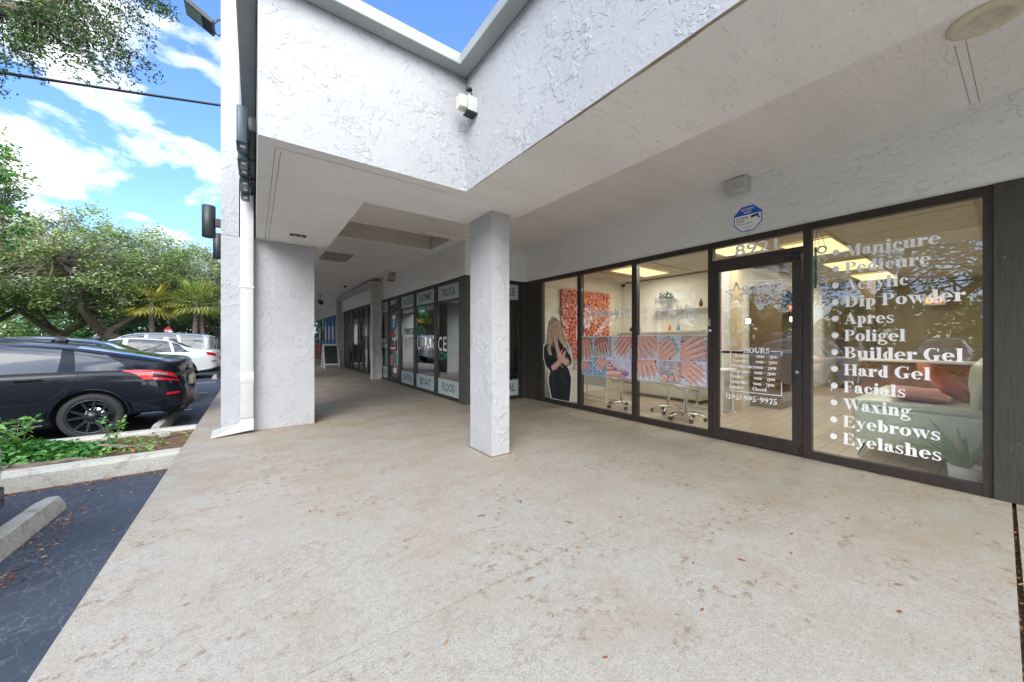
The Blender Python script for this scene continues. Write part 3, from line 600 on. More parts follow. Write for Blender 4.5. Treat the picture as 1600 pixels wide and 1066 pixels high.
def glyph(c):
    s = SW; h = HW; X = XH
    if c == 'M': return _R(0.07, 0, 0.11, 1)+_R(0, 0, 0.2, h)+_R(0, 1-h, 0.2, 1)+[[(0.10, 1), (0.36, 1), (0.66, 0.12), (0.52, 0)]]+[[(0.52, 0), (0.60, 0), (0.86, 1), (0.80, 1)]]+_R(0.80, 0, 0.80+s, 1)+_R(0.72, 0, 1.14, h)+_R(1.0, 1-h, 1.14, 1), 1.18
    if c == 'P': return _stem(0.10, 0, 1, 'b')+_arc(0.40, 0.74, 0.40, 0.26, 0.22, h, -90, 90)+_R(0.3, 1-h, 0.42, 1)+_R(0.3, 0.48, 0.42, 0.48+h), 0.84
    if c == 'B': return _stem(0.10, 0, 1, 'b')+_arc(0.42, 0.76, 0.34, 0.24, 0.2, h, -90, 90)+_arc(0.44, 0.26, 0.40, 0.26, 0.23, h, -90, 90)+_R(0.3, 1-h, 0.45, 1)+_R(0.3, 0.49, 0.46, 0.49+h)+_R(0.3, 0, 0.46, h), 0.90
    if c == 'D': return _stem(0.10, 0, 1, 'b')+_arc(0.40, 0.5, 0.52, 0.5, 0.26, h, -90, 90)+_R(0.3, 1-h, 0.42, 1)+_R(0.3, 0, 0.42, h), 0.98
    if c == 'A': return [[(0.10, 0), (0.15, 0), (0.47, 0.92), (0.43, 1)], [(0.42, 1), (0.52, 1), (0.90, 0), (0.60, 0), (0.37, 0.74)]]+_R(0.22, 0.28, 0.6, 0.28+h)+_R(0.0, 0, 0.25, h)+_R(0.52, 0, 0.98, h), 0.98
    if c == 'G': return _arc(0.50, 0.5, 0.48, 0.5, 0.27, h, 60, 320)+_R(0.60, 0.05, 0.60+0.24, 0.44)+_R(0.52, 0.44-h, 0.95, 0.44)+[[(0.74, 0.93), (0.80, 0.70), (0.84, 0.70), (0.84, 0.98), (0.80, 0.98)]], 0.98
    if c == 'H': return _stem(0.09, 0, 1, 'b')+_stem(0.65, 0, 1, 'b')+_R(0.3, 0.5, 0.68, 0.5+h), 1.0
    if c == 'F': return _stem(0.10, 0, 1, 'b')+_R(0.3, 1-h, 0.74, 1)+[[(0.56, 1), (0.74, 1), (0.74, 0.70), (0.71, 0.70)]]+_R(0.3, 0.49, 0.56, 0.49+h)+[[(0.53, 0.40), (0.56, 0.40), (0.56, 0.63), (0.53, 0.63)]], 0.78
    if c == 'E': return _stem(0.10, 0, 1, 'b')+_R(0.3, 1-h, 0.76, 1)+_R(0.3, 0, 0.80, h)+[[(0.58, 1), (0.76, 1), (0.76, 0.70), (0.73, 0.70)], [(0.60, 0), (0.82, 0), (0.82, 0.34), (0.79, 0.34)]]+_R(0.3, 0.49, 0.58, 0.49+h)+[[(0.55, 0.38), (0.58, 0.38), (0.58, 0.64), (0.55, 0.64)]], 0.86
    if c == 'W': return [[(0.06, 1), (0.34, 1), (0.56, 0.20), (0.46, 0)], [(0.46, 0), (0.51, 0), (0.78, 1), (0.74, 1)], [(0.56, 1), (0.84, 1), (1.06, 0.20), (0.96, 0)], [(0.96, 0), (1.01, 0), (1.30, 1), (1.26, 1)]]+_R(0, 1-h, 0.92, 1)+_R(1.16, 1-h, 1.38, 1), 1.36
    if c == 'S': return _arc(0.36, 0.74, 0.29, 0.26, 0.13, h, 20, 250)+[[(0.10, 0.70), (0.24, 0.55), (0.62, 0.26), (0.60, 0.44), (0.30, 0.66), (0.22, 0.78)]]+_arc(0.36, 0.27, 0.30, 0.27, 0.14, h, -160, 60)+[[(0.06, 0), (0.09, 0), (0.13, 0.34), (0.06, 0.34)], [(0.58, 0.68), (0.64, 0.68), (0.64, 1), (0.61, 1)]], 0.72
    if c == 'O': return _arc(0.48, 0.5, 0.48, 0.5, 0.27, h, 0, 360, 24), 1.0
    if c == 'U': return _stem(0.08, 0.3, 1, 'b', '')+_arc(0.46, 0.32, 0.38, 0.32, 0.24, h+0.02, 180, 360)[0:14]+_R(0.80, 0.3, 0.84, 1)+_R(0.7, 1-h, 0.95, 1), 0.96
    if c == 'R': return _stem(0.10, 0, 1, 'b')+_arc(0.40, 0.76, 0.38, 0.24, 0.21, h, -90, 90)+_R(0.3, 1-h, 0.42, 1)+_R(0.3, 0.52, 0.45, 0.52+h)+[[(0.45, 0.54), (0.62, 0.50), (0.86, 0.06), (0.94, 0), (0.66, 0)]], 0.94
    if c == 'T': return _stem(0.28, 0, 1, '')+_R(0.02, 1-h, 0.78, 1)+[[(0.02, 1), (0.20, 1), (0.05, 0.70), (0.02, 0.70)], [(0.60, 1), (0.78, 1), (0.78, 0.70), (0.75, 0.70)]], 0.8
    if c == 'C': return _arc(0.50, 0.5, 0.48, 0.5, 0.27, h, 50, 315)+[[(0.74, 0.93), (0.80, 0.66), (0.84, 0.66), (0.84, 0.98), (0.80, 0.98)]], 0.9
    b = 0.30; by = X/2
    if c == 'a': return _arc(0.27, 0.20, 0.26, 0.215, 0.20, h, 90, 270)+_R(0.25, 0, 0.34, h)+_R(0.25, 0.37, 0.34, 0.37+h)+_R(0.30, 0.04, 0.30+s*0.9, X-0.16)+_arc(0.27, X-0.17, 0.255, 0.17, 0.23, h, 0, 175)+_dot(0.13, X-0.18, 0.095)+[[(0.5, 0.08), (0.56, 0.0), (0.64, 0.02), (0.64, 0.07), (0.52, 0.2)]], 0.66
    if c in 'bp':
        st = _stem(0.07, 0, 1, 'l', '') if c == 'b' else _R(0.07, -0.28, 0.07+s, X)+_R(-0.01, -0.28, 0.07+s+SE, -0.28+h)+[[(-.01, X), (-.01, X-h), (.07, X-h), (.07, X)]]
        return st+_arc(0.32, by, 0.34, by, 0.23, h, -100, 110), 0.70
    if c == 'd': return _arc(0.36, by, 0.34, by, 0.23, h, 70, 290)+_R(0.36, 0, 0.36+s, 1)+_R(0.28, 1-h, 0.37, 1)+_R(0.6, 0, 0.68, h), 0.70
    if c == 'c': return _arc(0.33, by, 0.31, by, 0.23, h, 60, 318)+_dot(0.49, X-0.19, 0.10), 0.62
    if c == 'e': return _arc(0.34, by, 0.33, by, 0.23, h, 20, 318)+_arc(0.34, by, 0.33, by, 0.17, h, -2, 60)+_R(0.2, by-0.01, 0.66, by-0.01+h), 0.70
    if c == 'g': return _arc(0.30, X-0.22, 0.26, 0.22, 0.18, h, 0, 360, 20)+_dot(0.62, X-0.06, 0.075)+_R(0.46, X-0.06, 0.6, X-0.02)+_arc(0.33, -0.13, 0.33, 0.17, 0.13, h, 0, 360, 20)+[[(0.06, 0.10), (0.10, 0.22), (0.2, 0.26), (0.2, 0.2), (0.5, 0.07), (0.62, -0.05), (0.5, -0.03), (0.2, 0.02), (0.08, -0.02)]], 0.70
    if c == 'h': return _stem(0.07, 0, 1, 'l')+_arc(0.47, X-0.22, 0.22, 0.22, 0.21, h, 0, 150)+_R(0.69-s+0.02, 0, 0.69, X-0.2)+_R(0.40, 0, 0.76, h), 0.80
    if c == 'i': return _stem(0.08, 0, X, 'l')+_dot(0.08+s/2, 0.88, 0.125), 0.42
    if c == 'l': return _stem(0.08, 0, 1, 'l'), 0.42
    if c == 'k': return _stem(0.07, 0, 1, 'l')+[[(0.3, 0.28), (0.34, 0.28), (0.58, X), (0.52, X)], [(0.3, 0.44), (0.42, 0.44), (0.72, 0), (0.44, 0)]]+_R(0.44, X-h, 0.68, X)+_R(0.4, 0, 0.78, h), 0.76
    if c == 'm': return _stem(0.07, 0, X, 'l')+_arc(0.45, X-0.2, 0.19, 0.2, 0.19, h, 0, 150)+_R(0.42, 0, 0.64, X-0.18)+_arc(0.82, X-0.2, 0.19, 0.2, 0.19, h, 0, 150)+_R(0.79, 0, 1.01, X-0.18)+_R(0.36, 0, 0.70, h)+_R(0.73, 0, 1.08, h), 1.10
    if c == 'n': return _stem(0.07, 0, X, 'l')+_arc(0.47, X-0.22, 0.22, 0.22, 0.21, h, 0, 150)+_R(0.69-s+0.02, 0, 0.69, X-0.2)+_R(0.40, 0, 0.76, h), 0.80
    if c == 'o': return _arc(0.35, by, 0.34, by, 0.23, h, 0, 360, 22), 0.70
    if c == 'r': return _stem(0.07, 0, X, 'l')+_arc(0.50, X-0.24, 0.2, 0.24, 0.1, h, 60, 165)+_dot(0.50, X-0.13, 0.115), 0.62
    if c == 's': return _arc(0.27, X-0.18, 0.22, 0.18, 0.11, h, 30, 250)+[[(0.06, X-0.22), (0.16, 0.36), (0.48, 0.16), (0.46, 0.30), (0.26, 0.44), (0.16, 0.52)]]+_arc(0.27, 0.19, 0.24, 0.19, 0.12, h, -160, 50)+[[(0.03, 0), (0.06, 0), (0.09, 0.24), (0.03, 0.24)], [(0.44, 0.48), (0.48, 0.48), (0.48, X), (0.45, X)]], 0.56
    if c == 't': return _R(0.13, 0.08, 0.13+s, X)+_R(0.03, X-h, 0.52, X)+[[(0.13, X), (0.38, X), (0.38, 0.9), (0.33, 0.9)]]+_arc(0.37, 0.14, 0.24, 0.14, 0.20, h, 180, 320), 0.52
    if c == 'u': return _R(0.07, 0.2, 0.07+s, X)+_R(-0.01, X-h, 0.1, X)+_arc(0.29, 0.21, 0.22, 0.21, 0.21, h, 180, 330)+_R(0.46, 0, 0.46+s, X)+_R(0.38, X-h, 0.5, X)+_R(0.7, 0, 0.78, h), 0.80
    if c == 'w': return [[(0.04, X), (0.28, X), (0.44, 0.16), (0.36, 0)], [(0.36, 0), (0.40, 0), (0.60, X), (0.56, X)], [(0.42, X), (0.66, X), (0.82, 0.16), (0.74, 0)], [(0.74, 0), (0.78, 0), (0.98, X), (0.94, X)]]+_R(-0.02, X-h, 0.74, X)+_R(0.88, X-h, 1.04, X), 1.04
    if c == 'x': return [[(0.06, X), (0.32, X), (0.66, 0), (0.40, 0)], [(0.08, 0), (0.13, 0), (0.60, X), (0.55, X)]]+_R(0, X-h, 0.38, X)+_R(0.46, X-h, 0.68, X)+_R(0, 0, 0.24, h)+_R(0.34, 0, 0.74, h), 0.74
    if c in 'yv': return [[(0.05, X), (0.31, X), (0.50, 0.16), (0.40, -0.02)], [(0.22, -0.22) if c == 'y' else (0.38, 0), (0.28, -0.22) if c == 'y' else (0.42, 0), (0.65, X), (0.60, X)]]+_R(-0.01, X-h, 0.38, X)+_R(0.52, X-h, 0.72, X)+(_dot(0.17, -0.18, 0.10) if c == 'y' else []), 0.72
    if c == ',': return _dot(0.12, 0.08, 0.1), 0.3
    if c == ':': return _dot(0.14, 0.10, 0.11)+_dot(0.14, 0.52, 0.11), 0.34
    if c == '.': return _dot(0.14, 0.10, 0.11), 0.3
    if c == '-': return _R(0.04, 0.27, 0.40, 0.37), 0.46
    if c == '_': return _R(0.0, -0.06, 0.5, 0.0), 0.5
    if c == '(': return _arc(0.44, 0.4, 0.38, 0.66, 0.16, 0.02, 125, 235, 8), 0.34
    if c == ')': return _arc(-0.10, 0.4, 0.38, 0.66, 0.16, 0.02, -55, 55, 8), 0.34
    if c == '@': return _arc(0.45, 0.32, 0.44, 0.42, 0.07, 0.06, 0, 320, 20)+_arc(0.42, 0.32, 0.20, 0.2, 0.1, 0.04, 0, 360)+_R(0.56, 0.14, 0.66, 0.5), 0.96
    if c == '0': return _arc(0.33, by, 0.32, by, 0.19, h, 0, 360, 20), 0.68
    if c == '1': return _stem(0.12, 0, X, 'l'), 0.48
    if c == '3': return _arc(0.26, 0.46, 0.24, 0.22, 0.17, h, -90, 140)+_arc(0.26, 0.02, 0.30, 0.26, 0.2, h, -150, 90)+_dot(0.10, -0.12, 0.08)+_dot(0.1, 0.52, 0.07), 0.62
    if c == '5': return _R(0.10, 0.3, 0.15, X)+[[(0.12, X), (0.52, X+0.04), (0.46, X-0.13), (0.12, X-0.11)]]+_arc(0.24, 0.04, 0.32, 0.28, 0.2, h, -150, 120)+_dot(0.08, -0.12, 0.08), 0.62
    if c == '7': return [[(0.04, X), (0.58, X), (0.58, X-0.05), (0.32, -0.26), (0.10, -0.26), (0.44, X-0.15), (0.08, X-0.15), (0.06, 0.46), (0.03, 0.46)]], 0.60
    if c == '9': return _arc(0.33, 0.42, 0.30, 0.26, 0.19, h, 0, 360, 18)+[[(0.44, 0.30), (0.63, 0.42), (0.55, 0.05), (0.18, -0.28), (0.14, -0.25), (0.38, 0.02)]], 0.68
    return [], 0.30
def serif(F, s, x, y, h, w=None, m=0, align='L', cond=1.0):
    global HW
    HW = 0.13 if h < 0.09 else 0.06      # small sizes are cut with sturdier hairlines
    adv = 0; items = []
    for c in s:
        g, a = glyph(c); items.append((adv, g)); adv += a+0.015
    sx = (w/adv) if w else h*cond
    x0 = x-(adv*sx/2 if align == 'C' else adv*sx if align == 'R' else 0)
    for a, g in items:
        for p in g: F.poly([(x0+(a+q[0])*sx, y+q[1]*h) for q in p], m)
# ---- brush script for the shop's sign line
SC = {
 'S': ([[(.62, .86), (.50, 1.0), (.30, .94), (.26, .72), (.42, .52), (.44, .26), (.28, .04), (.06, .06), (.02, .2)], [(.30, .94), (.55, 1.05), (.8, .95)]], .62),
 't': ([[(.20, .95), (.16, .4), (.16, .08), (.26, .0), (.38, .12)], [(.02, .62), (.36, .66)]], .34),
 'a': ([[(.34, .46), (.22, .52), (.06, .36), (.06, .10), (.16, .0), (.30, .14), (.36, .48)], [(.36, .5), (.33, .12), (.40, .0), (.50, .12)]], .46),
 'r': ([[(.02, .42), (.10, .52), (.10, .02)], [(.10, .34), (.22, .52), (.32, .46)]], .32),
 'B': ([[(.16, .98), (.12, .5), (.08, .02)], [(-.02, .84), (.22, 1.04), (.50, .98), (.50, .72), (.18, .54), (.48, .48), (.54, .18), (.34, -.02), (.04, .06)]], .62),
 'e': ([[(.04, .24), (.28, .34), (.26, .52), (.12, .5), (.04, .28), (.08, .04), (.22, .0), (.36, .14)]], .36),
 'u': ([[(.04, .5), (.03, .12), (.12, .0), (.26, .14), (.30, .5)], [(.30, .5), (.28, .1), (.36, .0), (.46, .12)]], .44),
 'y': ([[(.04, .5), (.03, .16), (.12, .04), (.28, .18)], [(.34, .5), (.26, -.1), (.10, -.42), (-.08, -.36), (-.02, -.2), (.42, .12)]], .42),
 'p': ([[(.08, .54), (.04, .0), (.0, -.42)], [(.06, .30), (.20, .54), (.32, .44), (.30, .12), (.16, .0), (.06, .1)]], .38),
}
def script(F, s, x, y, h, w, m=0, sh=0.28, slope=0.0):
    tot = sum(SC[c][1] if c in SC else 0.16 for c in s); sx = w/tot; a = 0
    for c in s:
        if c in SC:
            st, ad = SC[c]
            for pts in st:
                q = [(x+(a+p[0]+sh*p[1]*0.6)*sx, y+p[1]*h+slope*(a+p[0])*sx) for p in pts]
                F.ribbon(smooth(q, 5), 0, m, pen=(h*0.085, h*0.19))
            a += ad
        else: a += 0.16
def star_logo(F, x, y, w, h, m=0):
    """outlined star, brush name, small caps line and the swash with a spark; x,y = left centre of star"""
    r = h*0.5; pts = []
    for i in range(5):
        a0 = radians(90+72*i); a1 = radians(126+72*i)
        k = 1.0
        pts.append((x+r*0.9+r*k*cos(a0), y+r*k*1.05*sin(a0))); pts.append((x+r*0.9+r*0.40*cos(a1), y+r*0.42*sin(a1)))
    F.ribbon(pts+[pts[0]], h*0.07, m)
    script(F, 'Star Beauty Spa', x+r*1.25, y-h*0.10, h*0.40, w-r*1.45, m, slope=0.05)
    F.text('BY  DAYI', x+w*0.36, y-h*0.36, h*0.16, w*0.27, m, bold=0.015)
    sw = smooth([(x+w*0.66, y-h*0.36), (x+w*0.74, y-h*0.22), (x+w*0.86, y-h*0.14), (x+w*0.97, y-h*0.16)], 6)
    F.ribbon(sw, h*0.03, m)
    cx, cy = x+w*0.93, y-h*0.14; sp = []
    for i in range(8): a = radians(45*i+10); q = h*(0.11 if i % 2 == 0 else 0.035); sp.append((cx+q*cos(a), cy+q*sin(a)))
    F.poly(sp, m)
# ================================================================== THE SPA SHOPFRONT
XG = 4.66
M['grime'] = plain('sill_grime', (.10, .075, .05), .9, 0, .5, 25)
SP = thing('spa_storefront', 'bronze framed glass beauty salon shopfront with white service list', 'storefront', (4.66, 2.8, 0))
mb = MB(); xa, xb = 4.63, 4.71
mb.box(xa, 0.036, 2.36, xb, 5.558, 2.433)                       # head
for (y0, y1) in ((0.036, 2.36),): pass
for (y0, y1) in ((0.036, 0.088), (1.150, 1.215), (2.118, 2.175), (3.206, 3.292), (4.326, 4.414), (5.37, 5.558)):
    mb.box(xa, y0, 0.0, xb, y1, 2.3595)
for (y0, y1) in ((0.0885, 1.1495), (2.1755, 3.2055), (3.2925, 4.3255), (4.4145, 5.3695)): mb.box(xa+0.003, y0, 0.0, xb-0.003, y1, 0.082)
mb.box(xa+0.003, 1.2155, 2.145, xb-0.003, 2.1175, 2.205)        # door header
mb.box(xa+0.01, 1.2155, 0.0, xb+0.02, 2.1175, 0.012)            # threshold
mb.build('frame', 'bronze', SP)
def pane(name, y0, y1, z0, z1, parent, x=XG, gm='glass'):
    mb = MB(); mb.box(x, y0, z0, x+0.006, y1, z1); return mb.build(name, gm, parent)
P4 = pane('window_pane', 0.0885, 1.1495, 0.082, 2.3595, SP); P3 = pane('window_pane', 2.1755, 3.2055, 0.082, 2.3595, SP)
P2 = pane('window_pane', 3.2925, 4.3255, 0.082, 2.3595, SP); P1 = pane('window_pane', 4.4145, 5.3695, 0.082, 2.3595, SP)
TR = pane('transom_pane', 1.2155, 2.1175, 2.205, 2.3595, SP)
XD = XG-0.004
def wallflat(y, z, x=XD, z0=0.0): return Flat((x, y, z), (0, -1, 0), (0, 0, 1), (-1, 0, 0), z0)
# door leaf
mb = MB(); dx0, dx1 = 4.622, 4.665
Y0, Y1, Z0, Z1 = 1.222, 2.112, 0.016, 2.14
mb.box(dx0, Y0, Z0, dx1, Y0+0.085, Z1); mb.box(dx0, Y1-0.07, Z0, dx1, Y1, Z1)
mb.box(dx0, Y0+0.0855, Z0, dx1, Y1-0.0705, 0.150); mb.box(dx0, Y0+0.0855, 2.055, dx1, Y1-0.0705, Z1)
DR = mb.build('door', 'bronze', SP)
XDG = 4.645; mb = MB(); mb.box(XDG, Y0+0.0855, 0.150, XDG+0.006, Y1-0.0705, 2.055); mb.build('door_pane', 'glass', DR)
M['pull'] = plain('pull_plate', (0.17, 0.13, 0.10), 0.4, 0.5, 0.1)
mb = MB(); pts = [(1.31, 0.60)]; pts = []
for i in range(9): a = radians(90+180*i/8); pts.append((1.345-0.0*i+0.085*(-cos(a)*-1)*1.0, 0))
P_ = [(4.60, 1.316, 1.075)]
hp = [(4.595, 1.308, 1.075), (4.595, 1.375, 1.07), (4.595, 1.40, 1.03), (4.595, 1.402, 0.80), (4.595, 1.375, 0.755), (4.595, 1.308, 0.75)]
mb.extr([(4.592, p[1], p[2]) for p in hp], (0.010, 0, 0)); mb.cyl((4.60, 1.33, 1.02), (4.645, 1.33, 1.02), 0.01); mb.cyl((4.60, 1.33, 0.80), (4.645, 1.33, 0.80), 0.01)
mb.build('door_handle', 'pull', DR)
mb = MB(); mb.cyl((4.612, 1.262, 0.885), (4.622, 1.262, 0.885), 0.017, n=16); mb.build('lock_cylinder', 'chrome', DR)
mb = MB(); mb.bbox(4.675, Y0+0.0857, 1.06, 4.705, Y1-0.071, 1.09, 0.005); mb.build('push_bar', 'black', DR)
mb = MB(); mb.bbox(4.60, 1.225, 2.085, 4.621, 1.30, 2.135, 0.004); mb.bbox(4.60, 1.305, 2.105, 4.6215, 1.36, 2.128, 0.004); mb.build('door_closer', 'dark_metal', DR)
mb = MB(); mb.tube([(4.72, 1.7, 2.06), (4.78, 1.5, 2.04), (4.76, 1.42, 2.06), (4.70, 1.55, 2.07)], 0.007, 6); mb.build('closer_arm', 'dark_metal', DR)
for z_ in (.05, 2.06): mb = MB(); mb.cyl((4.611, 1.235, z_), (4.611, 1.235, z_+.05), 0.012, n=12); mb.build('hinge', 'black', DR)
mb = MB(); mb.cyl((4.6255, 2.147, 1.34), (4.6295, 2.147, 1.34), 0.017, n=14); mb.build('round_sticker', 'white_vinyl', SP); mb = MB(); F = Flat((4.6285, 2.158, 1.40), (0, 0, 1), (0, 1, 0), (-1, 0, 0)); F.text('8921', 0, -0.012, 0.022, 0.09, 0, bold=0.01)
mb.add(F.mb.v, F.mb.f); mb.build('number_sticker', 'white_vinyl', SP)
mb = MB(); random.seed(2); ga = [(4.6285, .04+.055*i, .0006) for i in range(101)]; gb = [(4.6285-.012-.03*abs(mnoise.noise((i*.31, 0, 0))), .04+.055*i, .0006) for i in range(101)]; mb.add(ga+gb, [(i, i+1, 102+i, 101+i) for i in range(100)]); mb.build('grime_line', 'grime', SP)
# lettering --------------------------------------------------------
F = Flat((4.628, 1.86, 2.212), (0, -1, 0), (0, 0, 1), (-1, 0, 0)); F.text('8921', 0, 0.004, 0.125, 0.42, 0, bold=0.012); F.mb.build('house_number', 'white_vinyl', SP)
F = wallflat(0, 0)
rows = ['Manicure', 'Pedicure', 'Acrylic', 'Dip Powder', 'Apres', 'Poligel', 'Builder Gel', 'Hard Gel', 'Facials', 'Waxing', 'Eyebrows', 'Eyelashes']
E1 = {'Manicure': .295, 'Pedicure': .345, 'Acrylic': .475, 'Dip Powder': .165, 'Apres': .56, 'Poligel': .49, 'Builder Gel': .175, 'Hard Gel': .345, 'Facials': .485, 'Waxing': .455, 'Eyebrows': .29, 'Eyelashes': .283}
for i, r in enumerate(rows):
    z = 2.052-i*0.1640
    F.ell(-0.962, z+0.038, 0.026, 0.029)
    serif(F, r, -0.895, z-0.018, 0.108, w=0.895-E1[r])
F.mb.build('service_list', 'white_vinyl', P4)
F = wallflat(0, 0)
star_logo(F, -4.285, 1.625, 0.955, 0.33, 0); F.mb.build('shop_logo', 'white_vinyl', P2)
F = wallflat(0, 0)
serif(F, 'Follow us:', -2.92, 1.735, 0.078, w=0.36); serif(F, '@starnails_by_dayi', -2.99, 1.620, 0.078, w=0.66); serif(F, '@starbeautyspa_by_dayi', -2.99, 1.505, 0.078, w=0.785)
for z in (1.645, 1.53):
    q = [(-3.075, z-.028), (-3.02, z-.028), (-3.02, z+.028), (-3.075, z+.028)]; F.ribbon(q, 0.008, closed=True)
    F.ribbon([(-3.0475+0.014*cos(2*pi*i/12), z+0.014*sin(2*pi*i/12)) for i in range(12)], 0.006, closed=True); F.ell(-3.03, z+.018, .003, .003)
F.mb.build('social_lettering', 'white_vinyl', P3)
F = Flat((XDG-0.003, 0, 0), (0, -1, 0), (0, 0, 1), (-1, 0, 0))
star_logo(F, -1.965, 1.775, 0.63, 0.25, 0); F.mb.build('shop_logo', 'white_vinyl', DR)
F = Flat((XDG-0.003, 0, 0), (0, -1, 0), (0, 0, 1), (-1, 0, 0))
bw = 0.011
F.ribbon([(-1.79, 1.095), (-1.915, 1.095), (-1.915, 0.615), (-1.405, 0.615), (-1.405, 1.095), (-1.50, 1.095)], bw)
for q in ((-1.915, 1.095), (-1.915, 0.615), (-1.405, 0.615), (-1.405, 1.095)): F.ell(q[0], q[1], bw/2, bw/2, n=8)
serif(F, 'HOURS', -1.645, 1.072, 0.062, w=0.265, align='C')
for i, (d, t) in enumerate(zip('Monday Tuesday Wednesday Thursday Friday Saturday Sunday'.split(), ['9am - 7pm']*6+['Closed'])):
    z = 1.022-i*0.0605
    serif(F, d, -1.885, z, 0.038, cond=0.92)
    serif(F, t, -1.645, z, 0.038, cond=0.92)
serif(F, '(305) 905-9975', -1.92, 0.545, 0.066, w=0.52)
F.mb.build('hours_lettering', 'white_vinyl', DR)
# neon open sign --------------------------------------------------
OP = thing('open_sign', 'vertical neon open sign hanging inside the right window', 'sign', (4.72, 1.10, 2.05))
M['neon'] = plain('unlit_neon_tube', (0.85, 0.86, 0.88), 0.25, 0, 0.0); M['acryl'] = plain('green_edge_acrylic', (0.05, 0.30, 0.25), 0.15)
mb = MB(); mb.box(4.728, 1.128, 1.765, 4.734, 1.1485, 2.19); mb.build('backing', 'acryl', OP)
mb = MB(); xx = 4.715
def T(pts, r=0.0085): mb.tube([(xx, 1.083-p[0], p[1]) for p in smooth(pts, 4)], r, 6)
T([(0.034*cos(radians(a)), 2.150+0.034*sin(radians(a))) for a in range(90, 460, 24)])
T([(-.032, 1.975), (-.032, 2.05), (-.02, 2.083), (.012, 2.085), (.032, 2.065), (.028, 2.035), (.0, 2.022), (-.02, 2.03)])
T([(-.03, 1.925), (.030, 1.925), (.028, 1.955), (0, 1.968), (-.028, 1.955), (-.034, 1.92), (-.024, 1.885), (.01, 1.875), (.034, 1.885)])
T([(-.032, 1.775), (-.032, 1.83), (-.018, 1.857), (.014, 1.857), (.032, 1.83), (.034, 1.775)])
mb.build('neon_tube', 'neon', OP)
mb = MB()
for a, b_ in (((4.72, 1.14, 2.19), (4.70, 1.12, 2.355)), ((4.715, 1.05, 2.17), (4.70, 1.10, 2.355)), ((4.72, 1.10, 2.18), (4.70, 1.13, 2.355))): mb.tube([a, b_], 0.002, 5)
mb.build('hanging_wire', 'black', OP)
# ---------------------------------------------------------------- window posters
skins = {'s1': (0.72, 0.34, 0.27), 's2': (0.86, 0.44, 0.37), 's3': (0.52, 0.22, 0.18)}
for k_, c_ in skins.items(): M[k_] = plain('print_skin_'+k_, c_, 0.45, 0, 0.30, 60)
M['sk_d'] = plain('print_skin_line', (0.20, 0.05, 0.04), 0.45, 0, 0.2, 30); M['sk_l'] = plain('print_skin_light', (0.86, 0.58, 0.48), 0.45, 0, 0.15, 60)
M['pw'] = plain('print_white', (0.84, 0.84, 0.90), 0.4, 0, 0.02); M['pl'] = plain('print_lilac', (0.68, 0.64, 0.76), 0.4, 0, 0.2, 14)
M['pb'] = plain('print_blue', (0.22, 0.42, 0.60), 0.4, 0, 0.5, 22); M['pg'] = plain('print_grey', (0.46, 0.43, 0.46), 0.4, 0, 0.45, 30)
M['pp'] = plain('print_purple', (0.32, 0.16, 0.38), 0.3, 0, 0.2, 30); M['pk'] = plain('print_pale', (0.68, 0.66, 0.76), 0.4, 0, 0.12, 18); M['pt'] = plain('print_teal', (0.05, 0.50, 0.60), 0.4, 0, 0.3, 30)
PM = ['pw', 'pl', 'pb', 'pg', 's1', 's2', 's3', 'sk_d', 'sk_l', 'pp', 'pk', 'pt']
ix = {k_: i for i, k_ in enumerate(PM)}
def clipf(F, x0, y0, x1, y1, tile):
    pass
def finger(F, tile, x0, y0, x1, y1, w, sk, nail, nl=0.24, tip=True):
    X0, Y0_, X1, Y1_ = tile
    def cl(p): return (min(max(p[0], X0), X1), min(max(p[1], Y0_), Y1_))
    dx, dy = x1-x0, y1-y0; Ln = sqrt(dx*dx+dy*dy); ux, uy = dx/Ln, dy/Ln
    def cap(w0, w1, e, grow, off=0.0):
        pts = []
        for t, ww in ((0, w0), (0.35, (w0*0.62+w1*0.38)*0.96), (0.5, w0*0.5+w1*0.5), (0.75, w1*1.02), (0.92, w1*0.9)): pts.append((t, ww/2+grow))
        Lq = [cl((x0+dx*t-uy*(g+off), y0+dy*t+ux*(g+off))) for t, g in pts]; Rq = [cl((x0+dx*t+uy*(g-off), y0+dy*t-ux*(g-off))) for t, g in reversed(pts)]
        return Lq+[cl((x1+ux*grow, y1+uy*grow))]+Rq
    F.poly(cap(w*1.12, w*0.86, 0, w*0.06), ix['sk_d']); F.poly(cap(w*1.12, w*0.86, 0, 0), ix[sk]); F.poly(cap(w*0.42, w*0.28, 0, 0, w*0.14), ix['sk_l'])
    for t in (0.42, 0.47, 0.70):
        cx, cy = x0+dx*t, y0+dy*t; F.ribbon([cl((cx-uy*w*.3, cy+ux*w*.3)), cl((cx+ux*w*.05, cy+uy*w*.05)), cl((cx+uy*w*.3, cy-ux*w*.3))], w*0.03, ix['s3'])
    def nailp(t0, t1, ww): return [cl((x0+dx*t+s_*-uy*ww*q, y0+dy*t+s_*ux*ww*q)) for s_, seq in ((1, ((t0, .55), (t0+(t1-t0)*.5, 1), (t1, .8))), (-1, ((t1, .8), (t0+(t1-t0)*.5, 1), (t0, .55)))) for t, q in seq]
    F.poly(nailp(1-nl, 1.05, w*0.29), ix[nail])
    if tip: F.poly(nailp(1.0-nl*0.3, 1.06, w*0.24), ix['pw'])
